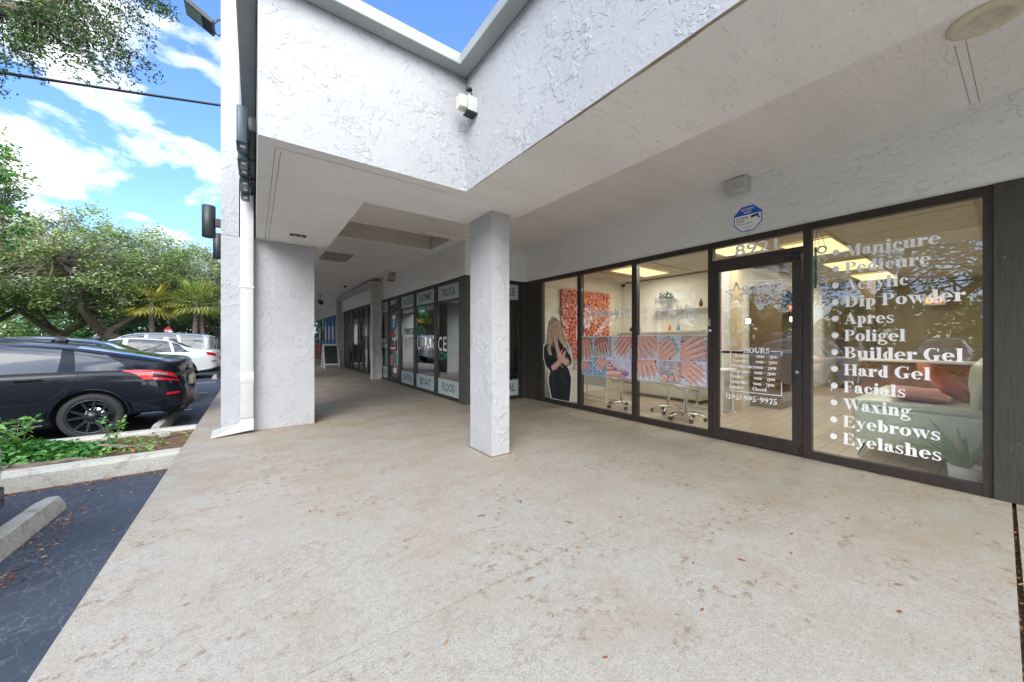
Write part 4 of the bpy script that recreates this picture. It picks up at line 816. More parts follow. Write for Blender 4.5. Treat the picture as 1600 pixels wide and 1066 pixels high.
def hand(F, tile, bg, cx, cy, ang, n, ln, w, sk, nail, spread=0.12, palm=True, tip=True):
    X0, Y0_, X1, Y1_ = tile
    F.poly([(X0, Y0_), (X1, Y0_), (X1, Y1_), (X0, Y1_)], ix[bg])
    random.seed(int(abs(cx*1000)+ang)); 
    for q in range(26):   # soft backdrop blots: fur and lace
        x = random.uniform(X0+.03, X1-.03); y = random.uniform(Y0_+.03, Y1_-.03)
        F.ell(x, y, random.uniform(.006, .022), random.uniform(.005, .015), ix[random.choice(('pk', bg, 'pg' if bg in ('pg', 'pl') else 'pk', bg))], 7, random.random()*3)
    a = radians(ang); ax, ay = cos(a), sin(a)
    if palm:
        px, py = cx-ax*ln*0.42, cy-ay*ln*0.42
        pts = [(px+cos(t)*w*n*0.62*1.06*(-ay)+sin(t)*ln*0.40*ax, py+cos(t)*w*n*0.62*1.06*ax+sin(t)*ln*0.40*ay) for t in [2*pi*i/20 for i in range(20)]]
        pts = [(min(max(p[0], X0), X1), min(max(p[1], Y0_), Y1_)) for p in pts]; F.poly(pts, ix['sk_d']); 
        pts = [(px+cos(t)*w*n*0.58*(-ay)+sin(t)*ln*0.37*ax, py+cos(t)*w*n*0.58*ax+sin(t)*ln*0.37*ay) for t in [2*pi*i/20 for i in range(20)]]
        F.poly([(min(max(p[0], X0), X1), min(max(p[1], Y0_), Y1_)) for p in pts], ix[sk])
    for i in range(n):
        o_ = (i-(n-1)/2); fa = a+o_*spread; l = ln*(1-0.10*abs(o_-0.3))
        bx, by = cx-ay*o_*w*1.05-ax*ln*0.35, cy+ax*o_*w*1.05-ay*ln*0.35
        finger(F, tile, bx, by, bx+cos(fa)*l, by+sin(fa)*l, w, sk, nail, tip=tip)
def poster_base(y0, y1, z0, z1, lab):
    t = thing('window_poster', lab, 'poster', (4.65, (y0+y1)/2, (z0+z1)/2), 'nail photo posters on the glass')
    mb = MB(); mb.box(4.6555, y0, z0, 4.6595, y1, z1); mb.build('backing', 'pw', t); return t
t = poster_base(3.294, 4.415, 0.615, 1.285, 'printed nail photo poster on second pane, with pedicure and lilac toes')
F = Flat((4.655, 4.415, 0.615), (0, -1, 0), (0, 0, 1), (-1, 0, 0)); g_ = 0.008
hand(F, (0.012, .255, .345, .655), 'pg', .18, .42, -82, 4, .27, .058, 's1', 'pw', .10)
hand(F, (.36, .33, .735, .655), 'pg', .55, .48, -75, 4, .22, .052, 's3', 'pk', .05)
hand(F, (.75, .30, 1.112, .655), 'pl', .95, .52, -130, 4, .34, .060, 's1', 'pw', .04)
hand(F, (.012, .012, .345, .24), 'pb', .18, .14, -86, 4, .15, .040, 's1', 'pb', .08, tip=False)
hand(F, (.36, .012, .62, .315), 'pb', .50, .20, -125, 4, .17, .042, 's2', 'pw', .06)
tl = (.635, .012, 1.112, .285); F.poly([(tl[0], tl[1]), (tl[2], tl[1]), (tl[2], tl[3]), (tl[0], tl[3])], ix['pl'])
F.ell(.86, .22, .05, .045, ix['pk'])
for (a0, b0, a1, b1, ww) in ((.64, .25, .72, .235, .05), (.64, .20, .77, .19, .055), (.64, .15, .84, .145, .065), (.64, .055, 1.04, .085, .115)):
    finger(F, tl, a0, b0, a1, b1, ww, 's1', 'pp', .30, False)
F.mb.build('photo_print', PM, t)
t = poster_base(2.178, 3.240, 0.615, 1.288, 'printed nail photo poster on third pane, with toes among white flowers')
F = Flat((4.655, 3.24, 0.615), (0, -1, 0), (0, 0, 1), (-1, 0, 0))
hand(F, (.012, .33, .36, .66), 'pk', .20, .50, -58, 5, .26, .068, 's2', 's2', .16, tip=False)
hand(F, (.375, .33, .69, .66), 'pk', .52, .50, 42, 4, .26, .060, 's2', 'pt', .05)
hand(F, (.705, .33, 1.05, .66), 'pg', .88, .50, 25, 4, .30, .060, 's2', 's2', .10)
hand(F, (.012, .012, .39, .315), 'pk', .20, .17, -72, 4, .24, .070, 's2', 'pw', .10)
tl = (.405, .012, .70, .315); F.poly([(tl[0], tl[1]), (tl[2], tl[1]), (tl[2], tl[3]), (tl[0], tl[3])], ix['pg'])
random.seed(3)
for q in range(60): F.ell(random.uniform(.43, .66), random.uniform(.15, .29), .014, .007, ix[random.choice(('pw', 'pg', 'pk'))], 7, random.random()*3)
for (a0, b0, a1, b1, ww) in ((.42, .035, .50, .10, .12), (.56, .04, .59, .10, .075), (.68, .06, .63, .14, .075), (.69, .15, .635, .19, .06), (.69, .22, .62, .25, .06)): finger(F, tl, a0, b0, a1, b1, ww, 's2', 's2', .34, True)
hand(F, (.715, .012, 1.05, .315), 'pl', .88, .16, -38, 4, .26, .056, 's2', 'pw', .06)
F.mb.build('photo_print', PM, t)
# woman decal
t = thing('window_decal', 'life size cut-out print of a smiling blonde woman in a black dress', 'decal', (4.65, 4.97, 0.9))
M['hair'] = plain('print_blonde', (0.66, 0.46, 0.25), 0.5, 0, 0.4, 25); M['hairl'] = plain('print_blonde_light', (0.88, 0.70, 0.45), 0.5, 0, 0.2, 25)
M['dress'] = plain('print_black_cloth', (0.018, 0.022, 0.022), 0.5, 0, 0.3, 5); M['dressl'] = plain('print_cloth_fold', (0.05, 0.055, 0.058), 0.5, 0, 0.3, 5)
M['lip'] = plain('print_lips', (0.50, 0.03, 0.05), 0.4); M['face'] = plain('print_face', (0.86, 0.58, 0.45), 0.45, 0, 0.12, 14)
DM = ['pw', 'hair', 'hairl', 'dress', 'dressl', 'face', 'sk_l', 'lip', 's1', 'black']
F = Flat((4.6585, 5.45, 0), (0, -1, 0), (0, 0, 1), (-1, 0, 0)); F.k = 0
outline = [(0.358, 1.674), (0.253, 1.595), (0.191, 1.409), (0.176, 1.201), (0.09, 1.124), (0.081, 0.875), (0.148, 0.706), (0.233, 0.599), (0.219, 0.409), (0.275, 0.209), (0.308, 0.085), (0.835, 0.085), (0.864, 0.331), (0.876, 0.559), (0.823, 0.686), (0.883, 0.777), (0.9, 0.908), (0.847, 1.081), (0.724, 1.238), (0.653, 1.372), (0.558, 1.528), (0.492, 1.621)]
b0 = MB(); b0.extr([(4.6595, 5.45-p[0], p[1]) for p in outline], (-0.0006, 0, 0)); b0.build('backing', 'pw', t)
F.poly([(0.30, 1.16), (0.24, 0.8), (0.32, 0.65), (0.80, 0.76), (0.74, 1.02), (0.60, 1.20), (0.42, 1.30)], 3)
F.poly([(0.385, 1.649), (0.289, 1.603), (0.241, 1.483), (0.213, 1.314), (0.191, 1.163), (0.205, 1.031), (0.275, 0.883), (0.344, 0.783), (0.363, 0.886), (0.35, 1.052), (0.358, 1.22), (0.399, 1.257), (0.519, 1.238), (0.597, 1.148), (0.673, 1.113), (0.711, 1.211), (0.635, 1.346), (0.558, 1.473), (0.505, 1.603), (0.452, 1.642)], 1)
F.poly([(0.399, 1.294), (0.371, 1.201), (0.33, 1.145), (0.412, 1.054), (0.479, 0.891), (0.532, 0.82), (0.584, 0.967), (0.532, 1.111), (0.505, 1.202), (0.492, 1.275)], 5)
F.poly([(0.33, 1.155), (0.205, 1.135), (0.119, 1.086), (0.11, 0.876), (0.176, 0.708), (0.303, 0.613), (0.399, 0.639), (0.532, 0.73), (0.635, 0.772), (0.749, 0.734), (0.847, 0.766), (0.871, 0.846), (0.835, 0.941), (0.773, 0.991), (0.724, 1.061), (0.673, 1.113), (0.571, 1.166), (0.558, 1.075), (0.597, 0.968), (0.532, 0.82), (0.479, 0.873), (0.412, 1.036)], 3)
F.poly([(0.303, 0.613), (0.253, 0.469), (0.261, 0.357), (0.303, 0.212), (0.344, 0.092), (0.818, 0.092), (0.847, 0.33), (0.859, 0.523), (0.81, 0.659), (0.749, 0.734), (0.635, 0.772), (0.519, 0.725), (0.399, 0.639)], 3)
F.poly([(0.61, 0.591), (0.635, 0.503), (0.699, 0.437), (0.761, 0.429), (0.756, 0.41), (0.686, 0.41), (0.615, 0.485), (0.587, 0.585)], 4)
F.ribbon(smooth([(0.20, 1.08), (0.17, 0.9), (0.24, 0.72)], 4), 0.02, 4); F.ribbon(smooth([(0.40, 0.60), (0.36, 0.4), (0.42, 0.12)], 4), 0.02, 4); F.ribbon(smooth([(0.33, 0.60), (0.55, 0.64), (0.78, 0.66)], 4), 0.014, 4)
F.poly([(0.40, 1.20), (0.36, 1.15), (0.44, 0.99), (0.52, 0.84), (0.50, 0.95), (0.44, 1.06)], 4)
F.poly([(0.532, 0.848), (0.61, 0.788), (0.724, 0.738), (0.81, 0.764), (0.823, 0.835), (0.778, 0.886), (0.699, 0.909), (0.635, 0.888)], 8)
F.poly([(0.56, 0.845), (0.62, 0.81), (0.72, 0.765), (0.79, 0.785), (0.79, 0.83), (0.70, 0.875), (0.635, 0.868)], 6)
F.poly([(0.317, 0.707), (0.358, 0.623), (0.466, 0.652), (0.584, 0.751), (0.653, 0.827), (0.622, 0.897), (0.532, 0.857), (0.439, 0.788)], 8)
F.poly([(0.335, 0.70), (0.365, 0.65), (0.46, 0.675), (0.57, 0.765), (0.63, 0.835), (0.61, 0.87), (0.53, 0.83), (0.44, 0.76)], 5)
F.poly([(0.532, 0.83), (0.505, 0.928), (0.466, 1.019), (0.479, 1.055), (0.519, 1.011), (0.55, 0.939), (0.576, 0.967), (0.61, 1.04), (0.635, 1.023), (0.622, 0.951), (0.673, 0.988), (0.711, 1.025), (0.729, 0.999), (0.699, 0.918), (0.653, 0.827), (0.597, 0.806)], 6)
F.poly([(0.653, 1.099), (0.689, 1.087), (0.653, 0.943), (0.604, 0.95)], 7)
F.ribbon([(0.545, 0.93), (0.56, 0.86)], 0.006, 8); F.ribbon([(0.625, 0.95), (0.61, 0.86)], 0.006, 8); F.ribbon([(0.68, 0.93), (0.65, 0.86)], 0.006, 8)
F.poly([(0.576, 0.741), (0.597, 0.752), (0.653, 0.716), (0.638, 0.697)], 0); F.poly([(0.588, 0.738), (0.60, 0.743), (0.642, 0.716), (0.634, 0.708)], 3)
F.poly([(0.345, 1.479), (0.350, 1.387), (0.385, 1.294), (0.439, 1.253), (0.492, 1.275), (0.526, 1.347), (0.529, 1.438), (0.505, 1.539), (0.452, 1.587), (0.399, 1.561)], 5)
F.poly([(0.47, 1.45), (0.50, 1.40), (0.51, 1.34), (0.48, 1.29), (0.44, 1.28), (0.43, 1.34), (0.45, 1.42)], 6)
for ex in (0.398, 0.486): F.ell(ex, 1.448, 0.026, 0.011, 0, 10); F.ell(ex+0.004, 1.448, 0.010, 0.011, 9, 8); F.ribbon([(ex-.03, 1.452), (ex, 1.464), (ex+.03, 1.452)], .006, 9); F.ribbon([(ex-.034, 1.487), (ex, 1.503), (ex+.032, 1.49)], .008, 1)
F.ribbon([(.446, 1.44), (.458, 1.39), (.444, 1.376)], .007, 8)
F.poly([(0.400, 1.342), (0.442, 1.332), (0.488, 1.346), (0.47, 1.314), (0.44, 1.302), (0.415, 1.316)], 7); F.poly([(0.412, 1.337), (0.442, 1.329), (0.478, 1.340), (0.46, 1.322), (0.43, 1.320)], 0)
F.poly([(0.505, 1.603), (0.545, 1.492), (0.566, 1.365), (0.558, 1.238), (0.635, 1.148), (0.711, 1.114), (0.761, 1.026), (0.798, 0.992), (0.803, 1.08), (0.736, 1.203), (0.668, 1.345), (0.597, 1.472)], 1)
F.poly([(0.40, 1.645), (0.32, 1.60), (0.29, 1.50), (0.31, 1.36), (0.335, 1.30), (0.345, 1.42), (0.37, 1.53), (0.43, 1.60), (0.50, 1.60), (0.46, 1.64)], 1)
random.seed(11)
for q in range(16):
    x = random.uniform(0.22, 0.32); F.ribbon(smooth([(x+.06, 1.56-q*.01), (x-.01, 1.38), (x+.03, 1.2), (x-.005, 1.05), (x+.035, 0.92)], 4), random.uniform(.005, .012), 2 if q % 3 else 1)
    x = random.uniform(0.555, 0.62); F.ribbon(smooth([(x-.06, 1.57), (x, 1.42), (x, 1.28), (x+.07, 1.18), (x+.12, 1.08)], 4), random.uniform(.005, .012), 2)
F.mb.build('figure_print', DM, t)
# ================================================================== SPA INTERIOR
M['tanwall'] = plain('tan_wall_paint', (.36, .30, .19), .8, 0, .05)
M['ltile'] = plain('ceiling_tile', (0.60, 0.56, 0.48), 0.9, 0, 0.03)
def woodfloor():
    m, nt, b = nmat('wood_floor'); b.inputs['Roughness'].default_value = 0.35
    v = mapping(nt, (1, 1, 1)); br = N(nt, 'ShaderNodeTexBrick'); br.inputs['Scale'].default_value = 1; br.inputs['Brick Width'].default_value = 1.4; br.inputs['Row Height'].default_value = 0.17
    br.inputs['Mortar Size'].default_value = 0.004; br.inputs['Color1'].default_value = (0.60, 0.52, 0.43, 1); br.inputs['Color2'].default_value = (0.48, 0.40, 0.31, 1); br.inputs['Mortar'].default_value = (0.15, 0.11, 0.08, 1)
    L(nt, v, br.inputs['Vector']); g = noise_(nt, mapping(nt, (1.2, 12, 1)), 4, 6, 0.7)
    base = mixc(nt, ramp_(nt, g, 0.35, 0.7), br.outputs[0], (0.34, 0.27, 0.20), 'MIX'); base = mixc(nt, 0.55, base, br.outputs[0])
    L(nt, base, b.inputs['Base Color']); return m
M['wfloor'] = woodfloor()
mb = MB(); mb.quad((4.71, -0.8, 0.004), (13.5, -0.8, 0.004), (13.5, 5.7, 0.004), (4.71, 5.7, 0.004)); struct(mb.build('salon_floor', 'wfloor'))
ZI = 2.66
mb = MB(); mb.quad((4.8, -0.8, ZI), (13.5, -0.8, ZI), (13.5, 5.7, ZI), (4.8, 5.7, ZI)); struct(mb.build('salon_ceiling', 'ltile'))
M['grid'] = plain('ceiling_grid', (0.42, 0.34, 0.22), 0.6); M['grid2'] = plain('ceiling_grid_light', (0.82, 0.78, 0.68), 0.6)
mb = MB()
for y in (0.15, 1.37, 2.59, 3.81, 5.03): mb.box(4.8, y-0.016, ZI-0.012, 13.5, y+0.016, ZI-0.001)
for i in range(15): mb.box(4.95+0.61*i-0.010, -0.8, ZI-0.009, 4.95+0.61*i+0.010, 5.7, ZI-0.0015, 1)
struct(mb.build('ceiling_grid', ['grid', 'grid2']))
def troffer(x, y, lx, ly, lab):
    t = thing('ceiling_light', lab, 'light', (x, y, ZI), 'fluorescent panels in the salon ceiling')
    mb = MB(); mb.box(x-lx/2, y-ly/2, ZI-0.020, x+lx/2, y+ly/2, ZI-0.013); mb.build('diffuser', 'panel_light', t)
    mb = MB()
    for (a, b_, c_, d_) in ((x-lx/2-.02, y-ly/2-.02, x+lx/2+.02, y-ly/2-.001), (x-lx/2-.02, y+ly/2+.001, x+lx/2+.02, y+ly/2+.02), (x-lx/2-.02, y-ly/2, x-lx/2-.001, y+ly/2), (x+lx/2+.001, y-ly/2, x+lx/2+.02, y+ly/2)): mb.box(a, b_, ZI-.024, c_, d_, ZI-.0125)
    mb.build('frame', 'white', t)
    ld = bpy.data.lights.new('salon_lamp', 'AREA'); ld.shape = 'RECTANGLE'; ld.size = lx; ld.size_y = ly; ld.energy = 3.7; ld.color = (1, 0.97, 0.92)
    lo = bpy.data.objects.new('lamp', ld); COL.objects.link(lo); lo.parent = t; lo.location = (0, 0, -0.04)
troffer(6.55, 4.45, 1.18, 0.58, 'long warm ceiling light panel above the manicure stools, behind the logo pane')
troffer(5.90, 2.45, 1.18, 0.58, 'warm ceiling light panel above the door number')
troffer(7.05, 1.68, 1.18, 0.58, 'warm ceiling light panel at the top of the service list')
troffer(9.2, 1.68, 1.18, 0.58, 'second warm ceiling light panel, behind the word Pedicure')
troffer(11.3, 1.68, 1.18, 0.58, 'farthest warm ceiling light panel, behind the word Acrylic')
mb = MB(); mb.box(7.62, 2.85, 0, 7.75, 5.69, ZI-0.03); mb.box(6.72, 2.74, 0, 13.4, 2.849, ZI-0.03); struct(mb.build('salon_wall', 'cream')); mb = MB(); mb.box(13.2, -0.79, 0, 13.35, 2.735, ZI-0.03); struct(mb.build('salon_back_wall', 'tanwall'))
mb = MB(); mb.box(6.60, 2.72, 0, 6.715, 2.87, ZI-0.03); struct(mb.build('salon_pillar', 'white'))
mb = MB(); mb.box(7.60, 2.86, 0.0045, 7.615, 5.69, 0.1); mb.box(4.8, 5.68, 0.0045, 7.59, 5.695, 0.1); mb.box(6.73, 2.725, .0045, 13.1, 2.735, .1); struct(mb.build('salon_skirting', 'white'))
# flower wall
t = thing('flower_wall', 'coral pink flower panel on the left salon wall', 'flower panel', (6.2, 5.62, 0.8))
M['fl1'] = plain('coral_petal', (0.72, 0.20, 0.12), 0.7, 0, 0.3, 20); M['fl2'] = plain('pink_petal', (0.78, 0.34, 0.30), 0.7, 0, 0.25, 20); M['fl3'] = plain('orange_petal', (0.70, 0.26, 0.09), 0.7, 0, 0.3, 20); M['fl4'] = plain('deep_petal', (0.38, 0.06, 0.05), 0.7, 0, 0.3, 20)
mb = MB(); mb.box(5.44, 5.66, 0.80, 7.02, 5.69, 2.33); mb.build('backing', 'fl4', t)
mb = MB(); random.seed(21)
for i in range(27):
    for j in range(26):
        cx = 5.46+1.54*i/26+random.uniform(-.02, .02); cz = 0.83+1.48*j/25+random.uniform(-.02, .02); cy = 5.635+random.uniform(-.015, .015)
        m_ = random.choice((0, 0, 1, 1, 2)) if cx < 6.2 else random.choice((0, 2, 2, 1, 0)); ph = random.random()*3
        for q in range(5):
            a = ph+2*pi*q/5; d = Vector((cos(a), -0.55, sin(a))); s_ = Vector((-sin(a), 0, cos(a)))
            c = Vector((cx, cy, cz)); r = random.uniform(.028, .042)
            mb.add([c, c+d*r*.6+s_*r*.55, c+d*r*1.05, c+d*r*.6-s_*r*.55], [(0, 1, 2, 3)], m_)
mb.build('blossoms', ['fl1', 'fl2', 'fl3', 'fl4'], t)
# stools
def stool(x, y, rz, lab, h=0.50):
    t = thing('salon_stool', lab, 'stool', (x, y, 0.004), 'wheeled salon stools'); p0 = (x, y)
    mb = MB(); n = 26; rings = []
    for k, (r, z) in enumerate(((0.0, h+0.035), (0.10, h+0.03), (0.17, h+0.05), (0.215, h+0.075), (0.225, h+0.05), (0.20, h+0.01), (0.12, h-0.02), (0.0, h-0.025))):
        ring = []
        for i in range(n):
            a = 2*pi*i/n; sad = 0.05*cos(2*a)*(r/0.22)**2
            ring.append((x+r*cos(a)*1.0, y+r*sin(a)*0.9, z-sad*0.8))
        rings.append(ring)
    for a_, b_ in zip(rings, rings[1:]): mb.add(a_+b_, [(i, (i+1) % n, n+(i+1) % n, n+i) for i in range(n)], 0, True)
    mb.build('seat', 'wleather', t)
    mb = MB(); mb.cyl((x, y, .09), (x, y, .30), .024, n=12); mb.cyl((x, y, .30), (x, y, h-.02), .014, n=10); mb.cyl((x, y, h-.045), (x, y, h-.02), .07, n=12); mb.build('gas_column', 'chrome', t)
    mb = MB(); mb.tube([(x, y, h-.04), (x+.10, y-.05, h-.05), (x+.20, y-.09, h-.07)], .008, 6); mb.build('lever', 'black', t)
    for k in range(5):
        a = rz+2*pi*k/5; c_, s_ = cos(a), sin(a)
        mb = MB(); mb.tube([(x+c_*.01, y+s_*.01, .11), (x+c_*.12, y+s_*.12, .10), (x+c_*.24, y+s_*.24, .075), (x+c_*.255, y+s_*.255, .06)], [.02, .017, .013, .01], 8); mb.build('leg', 'chrome', t)
        mb = MB()
        for o_ in (-.014, .014):
            cx, cy = x+c_*.255, y+s_*.255; mb.cyl((cx-s_*(o_-.009), cy+c_*(o_-.009), .034), (cx-s_*(o_+.009), cy+c_*(o_+.009), .034), .028, n=14)
        mb.build('caster', 'black', t)
stool(5.35, 4.02, 0.3, 'white salon stool between the pedicure print and the white desk, leftmost of three')
stool(5.62, 3.28, 0.9, 'white salon stool half hidden behind the second mullion, in the middle of three')
stool(5.33, 2.82, 0.1, 'white salon stool beneath the third pane poster, rightmost of three')
# desks
def desk(x, y, lx, ly, lab, h=0.74):
    t = thing('manicure_desk', lab, 'desk', (x, y, .004), 'white manicure desks')
    mb = MB(); mb.bbox(x-lx/2, y-ly/2, h-.03, x+lx/2, y+ly/2, h, .006); mb.build('top', 'white', t)
    mb = MB(); mb.bbox(x-lx/2+.02, y-ly/2+.02, .30, x-lx/2+.05, y+ly/2-.06, .56, .004); mb.build('modesty_panel', 'white', t)
    for dx_ in (-1, 1):
        for dy_ in (-1, 1):
            mb = MB(); mb.box(x+dx_*(lx/2-.04)-.015, y+dy_*(ly/2-.05)-.015, .03, x+dx_*(lx/2-.04)+.015, y+dy_*(ly/2-.05)+.015, h-.031); mb.build('leg', 'white', t)
        mb = MB(); mb.bbox(x+dx_*(lx/2-.04)-.02, y-ly/2+.0, .005, x+dx_*(lx/2-.04)+.02, y+ly/2, .028, .004); mb.build('foot', 'white', t)
desk(5.75, 4.95, .5, .95, 'white manicure desk beside the blonde woman print')
desk(6.3, 2.95, .5, .7, 'white manicure desk behind the rightmost stool')
# radiator-like slatted cabinet behind the decal
t = thing('slatted_cabinet', 'low white slatted cabinet by the left jamb', 'cabinet', (5.05, 5.25, .004)); mb = MB(); mb.box(4.98, 4.95, .004, 5.25, 5.6, .60); mb.build('body', 'white', t)
mb = MB()
for i in range(14): mb.box(4.965, 4.97+.045*i, .05, 4.979, 4.97+.045*i+.022, .57)
mb.build('slat', 'greyw', t)
# tufted bench
t = thing('tufted_bench', 'white tufted leather bench on the salon back wall', 'bench', (7.1, 4.2, .004))
mb = MB(); mb.bbox(6.75, 3.3, .06, 7.35, 5.1, .34, .03); mb.bbox(7.30, 3.3, .30, 7.58, 5.1, .80, .05); mb.build('base', 'wleather', t)
mb = MB()
for i in range(6): mb.bbox(6.72, 3.3+.3*i+.004, .34, 7.30, 3.3+.3*(i+1)-.004, .46, .04, n=3)
mb.build('seat_cushion', 'wleather', t)
# shelves
def shelf(y0, y1, z, lab):
    mb = MB(); mb.box(7.40, y0, z-.025, 7.6, y1, z); o = mb.build('wall_shelf', 'white', loc=(7.5, (y0+y1)/2, z)); tagp(o, lab, 'shelf', 'white wall shelves')
shelf(3.0, 4.75, 1.90, 'upper white wall shelf holding the flower vase'); shelf(3.6, 5.65, 1.42, 'middle white wall shelf with small bottles'); shelf(3.0, 4.4, 1.02, 'lowest white wall shelf just above the poster')
t = thing('flower_vase', 'vase of pink and white flowers on the upper shelf', 'vase', (7.5, 4.45, 1.90))
mb = MB(); mb.lathe([(0.0, 1.901), (.05, 1.901), (.06, 1.98), (.045, 2.06), (.05, 2.08), (.0, 2.08)], (7.5, 4.45, 0)); mb.build('vase', 'greyw', t)
mb = MB(); random.seed(5)
for k in range(130):
    d = Vector((random.gauss(0, 1), random.gauss(0, 1), abs(random.gauss(0, 1)))).normalized()*random.uniform(.04, .19); leafquad(mb, Vector((7.48, 4.45, 2.12))+d, .075, random.choice((0, 0, 1, 2, 3)), up=.9, asp=.6)
mb.build('bouquet', ['ivy', 'fl2', 'pw', 'oak1'], t)
random.seed(9)
M['amber'] = plain('amber_glass', (0.16, 0.06, 0.015), .12, 0, .1); M['pinkp'] = plain('pink_plastic', (.75, .30, .26), .4)
for (y, z, m_, h, lab) in ((3.66, 1.90, 'amber', .17, 'amber bottle with a black pump on the upper shelf, right of the vase'), (5.35, 1.42, 'black', .10, 'small dark bottle at the left end of the middle shelf'), (5.1, 1.42, 'pinkp', .08, 'small pink jar on the middle shelf, left of the orange bottle'), (4.35, 1.42, 'orange', .13, 'orange bottle on the middle shelf'), (4.15, 1.42, 'pb', .15, 'blue bottle on the middle shelf'), (4.0, 1.02, 'white', .10, 'white jar on the lowest shelf'), (3.75, 1.02, 'lime', .08, 'green jar on the lowest shelf'), (3.5, 1.02, 'pinkp', .1, 'pink jar on the lowest shelf'), (3.3, 1.02, 'fl3', .07, 'orange jar on the lowest shelf')):
    t = thing('bottle', lab, 'bottle', (7.5, y, z), 'bottles and jars on the salon shelves')
    mb = MB(); mb.lathe([(0, z+.001), (.034, z+.001), (.036, z+h*.6), (.03, z+h*.72), (.013, z+h*.8), (.012, z+h*.9), (0, z+h*.9)], (7.5, y, 0), n=14); mb.build('body', m_, t)
    mb = MB(); mb.cyl((7.5, y, z+h*.9+.0005), (7.5, y, z+h), .015, n=10); mb.build('cap', 'black', t)
t = thing('polish_rack', 'pink tiered nail polish rack at the right end of the shelves', 'rack', (7.5, 3.25, 1.1))
mb = MB()
for k in range(5): mb.box(7.45, 3.02, 1.12+.24*k, 7.6, 3.46, 1.135+.24*k)
mb.box(7.59, 3.02, 1.1, 7.6005, 3.46, 2.25); mb.build('frame', 'pinkp', t)
mb = MB()
for k in range(5):
    for j in range(7): mb.cyl((7.5, 3.06+.06*j, 1.136+.24*k), (7.5, 3.06+.06*j, 1.19+.24*k), .014, n=8, m=(j+k) % 4)
mb.build('polish_bottles', ['fl1', 'pp', 'black', 'pw'], t)
# sofa
t = thing('salon_sofa', 'pale green leather sofa just inside the right window', 'sofa', (5.95, .2, .004))
mb = MB(); mb.bbox(5.12, -.62, .15, 7.1, .93, .53, .03, n=3); mb.build('base', 'leather', t)
mb = MB(); mb.bbox(5.15, -.05, .532, 6.1, .95, .60, .03, n=3); mb.bbox(6.11, -.05, .532, 7.05, .95, .60, .03, n=3); mb.build('seat_cushion', 'leather', t)
mb = MB(); mb.blob((5.60, -.02, .80), (.44, .20, .26), 0, 26, 14, .12, .55); mb.blob((6.5, -.02, .80), (.44, .20, .24), 0, 26, 14, .12, .55); mb.build('back_cushion', 'leather', t)
mb = MB(); mb.bbox(5.13, -.72, .50, 7.1, -.26, 1.02, .10, n=4); mb.build('backrest', 'leather', t)
for (x, y) in ((5.22, .84), (7.0, .84), (5.22, -.5), (7.0, -.5)):
    mb = MB(); mb.tube([(x, y, .15), (x-.01, y+.02, .08), (x-.03, y+.05, .006)], [.035, .022, .012], 8); mb.build('leg', 'chrome', t)
def cushion(x, y, z, w_, d_, h, rx, rz, m_, lab):
    mb = MB(); n = 14; vs = []; R = Matrix.Rotation(rz, 3, 'Z') @ Matrix.Rotation(rx, 3, 'X')
    for s_ in (1, -1):
        for i in range(n+1):
            for j in range(n+1):
                a, b_ = i/n*2-1, j/n*2-1; e = (1-a**4)*(1-b_**4); k = 1-0.07*(1-a*a)*0-.06*(b_*b_)*(1-a*a)
                vs.append(R @ Vector((a*w_/2*(1-.06*(1-b_*b_)), b_*d_/2*(1-.06*(1-a*a)), s_*h/2*e**.6))+Vector((x, y, z)))
    q = (n+1)**2
    for s_ in (0, 1): mb.add([], []); 
    mb.add(vs, [(s_*q+i*(n+1)+j, s_*q+(i+1)*(n+1)+j, s_*q+(i+1)*(n+1)+j+1, s_*q+i*(n+1)+j+1) for s_ in (0, 1) for i in range(n) for j in range(n)], 0, True)
    tagp(mb.build('cushion', m_, loc=(x, y, z)), lab, 'cushion', 'cushions on the salon sofa')
cushion(5.62, .52, .66, .62, .42, .12, 0.08, 0.15, 'orange2', 'salmon cushion lying flat on the sofa seat nearest the glass')
cushion(5.85, .36, .79, .50, .46, .14, 0.9, 0.3, 'orange', 'terracotta cushion leaning upright behind the salmon one')
cushion(6.55, .40, .74, .46, .44, .14, 0.7, -0.1, 'orange', 'second terracotta cushion at the far end of the sofa')
# aloe
t = thing('potted_aloe', 'spiky aloe plant in a white round pot in the window corner', 'plant', (4.93, .175, .004))
mb = MB(); mb.lathe([(0, .005), (.085, .005), (.10, .03), (.108, .15), (.10, .15), (.095, .13), (0, .13)], (4.93, .175, 0), n=28); mb.build('pot', 'white', t)
mb = MB()
for (a, l, c_, z1) in ((2.1, .42, .12, .33), (2.5, .28, .25, .36), (2.9, .35, .1, .40), (1.5, .30, .2, .30), (0.6, .24, .3, .30), (3.6, .22, .2, .33), (4.2, .2, .2, .28), (5.2, .2, .25, .3), (5.8, .2, .2, .3), (2.3, .40, -.1, .18), (3.2, .15, .1, .36)):
    pts = []; rs = []; a -= 0.5
    for k in range(8):
        u = k/7; r = l*u**1.2*.85; pts.append((max(4.70, 4.93-sin(a)*r*.35), max(.105, .175+sin(a)*r), .12+z1*(u-.35*max(0, u-.6)**1.2*(1 if c_ > .1 else 0)))); rs.append(.020*(1-u)**.7+.0015)
    mb.tube(pts, rs, 6)
mb.build('leaves', 'aloe', t)
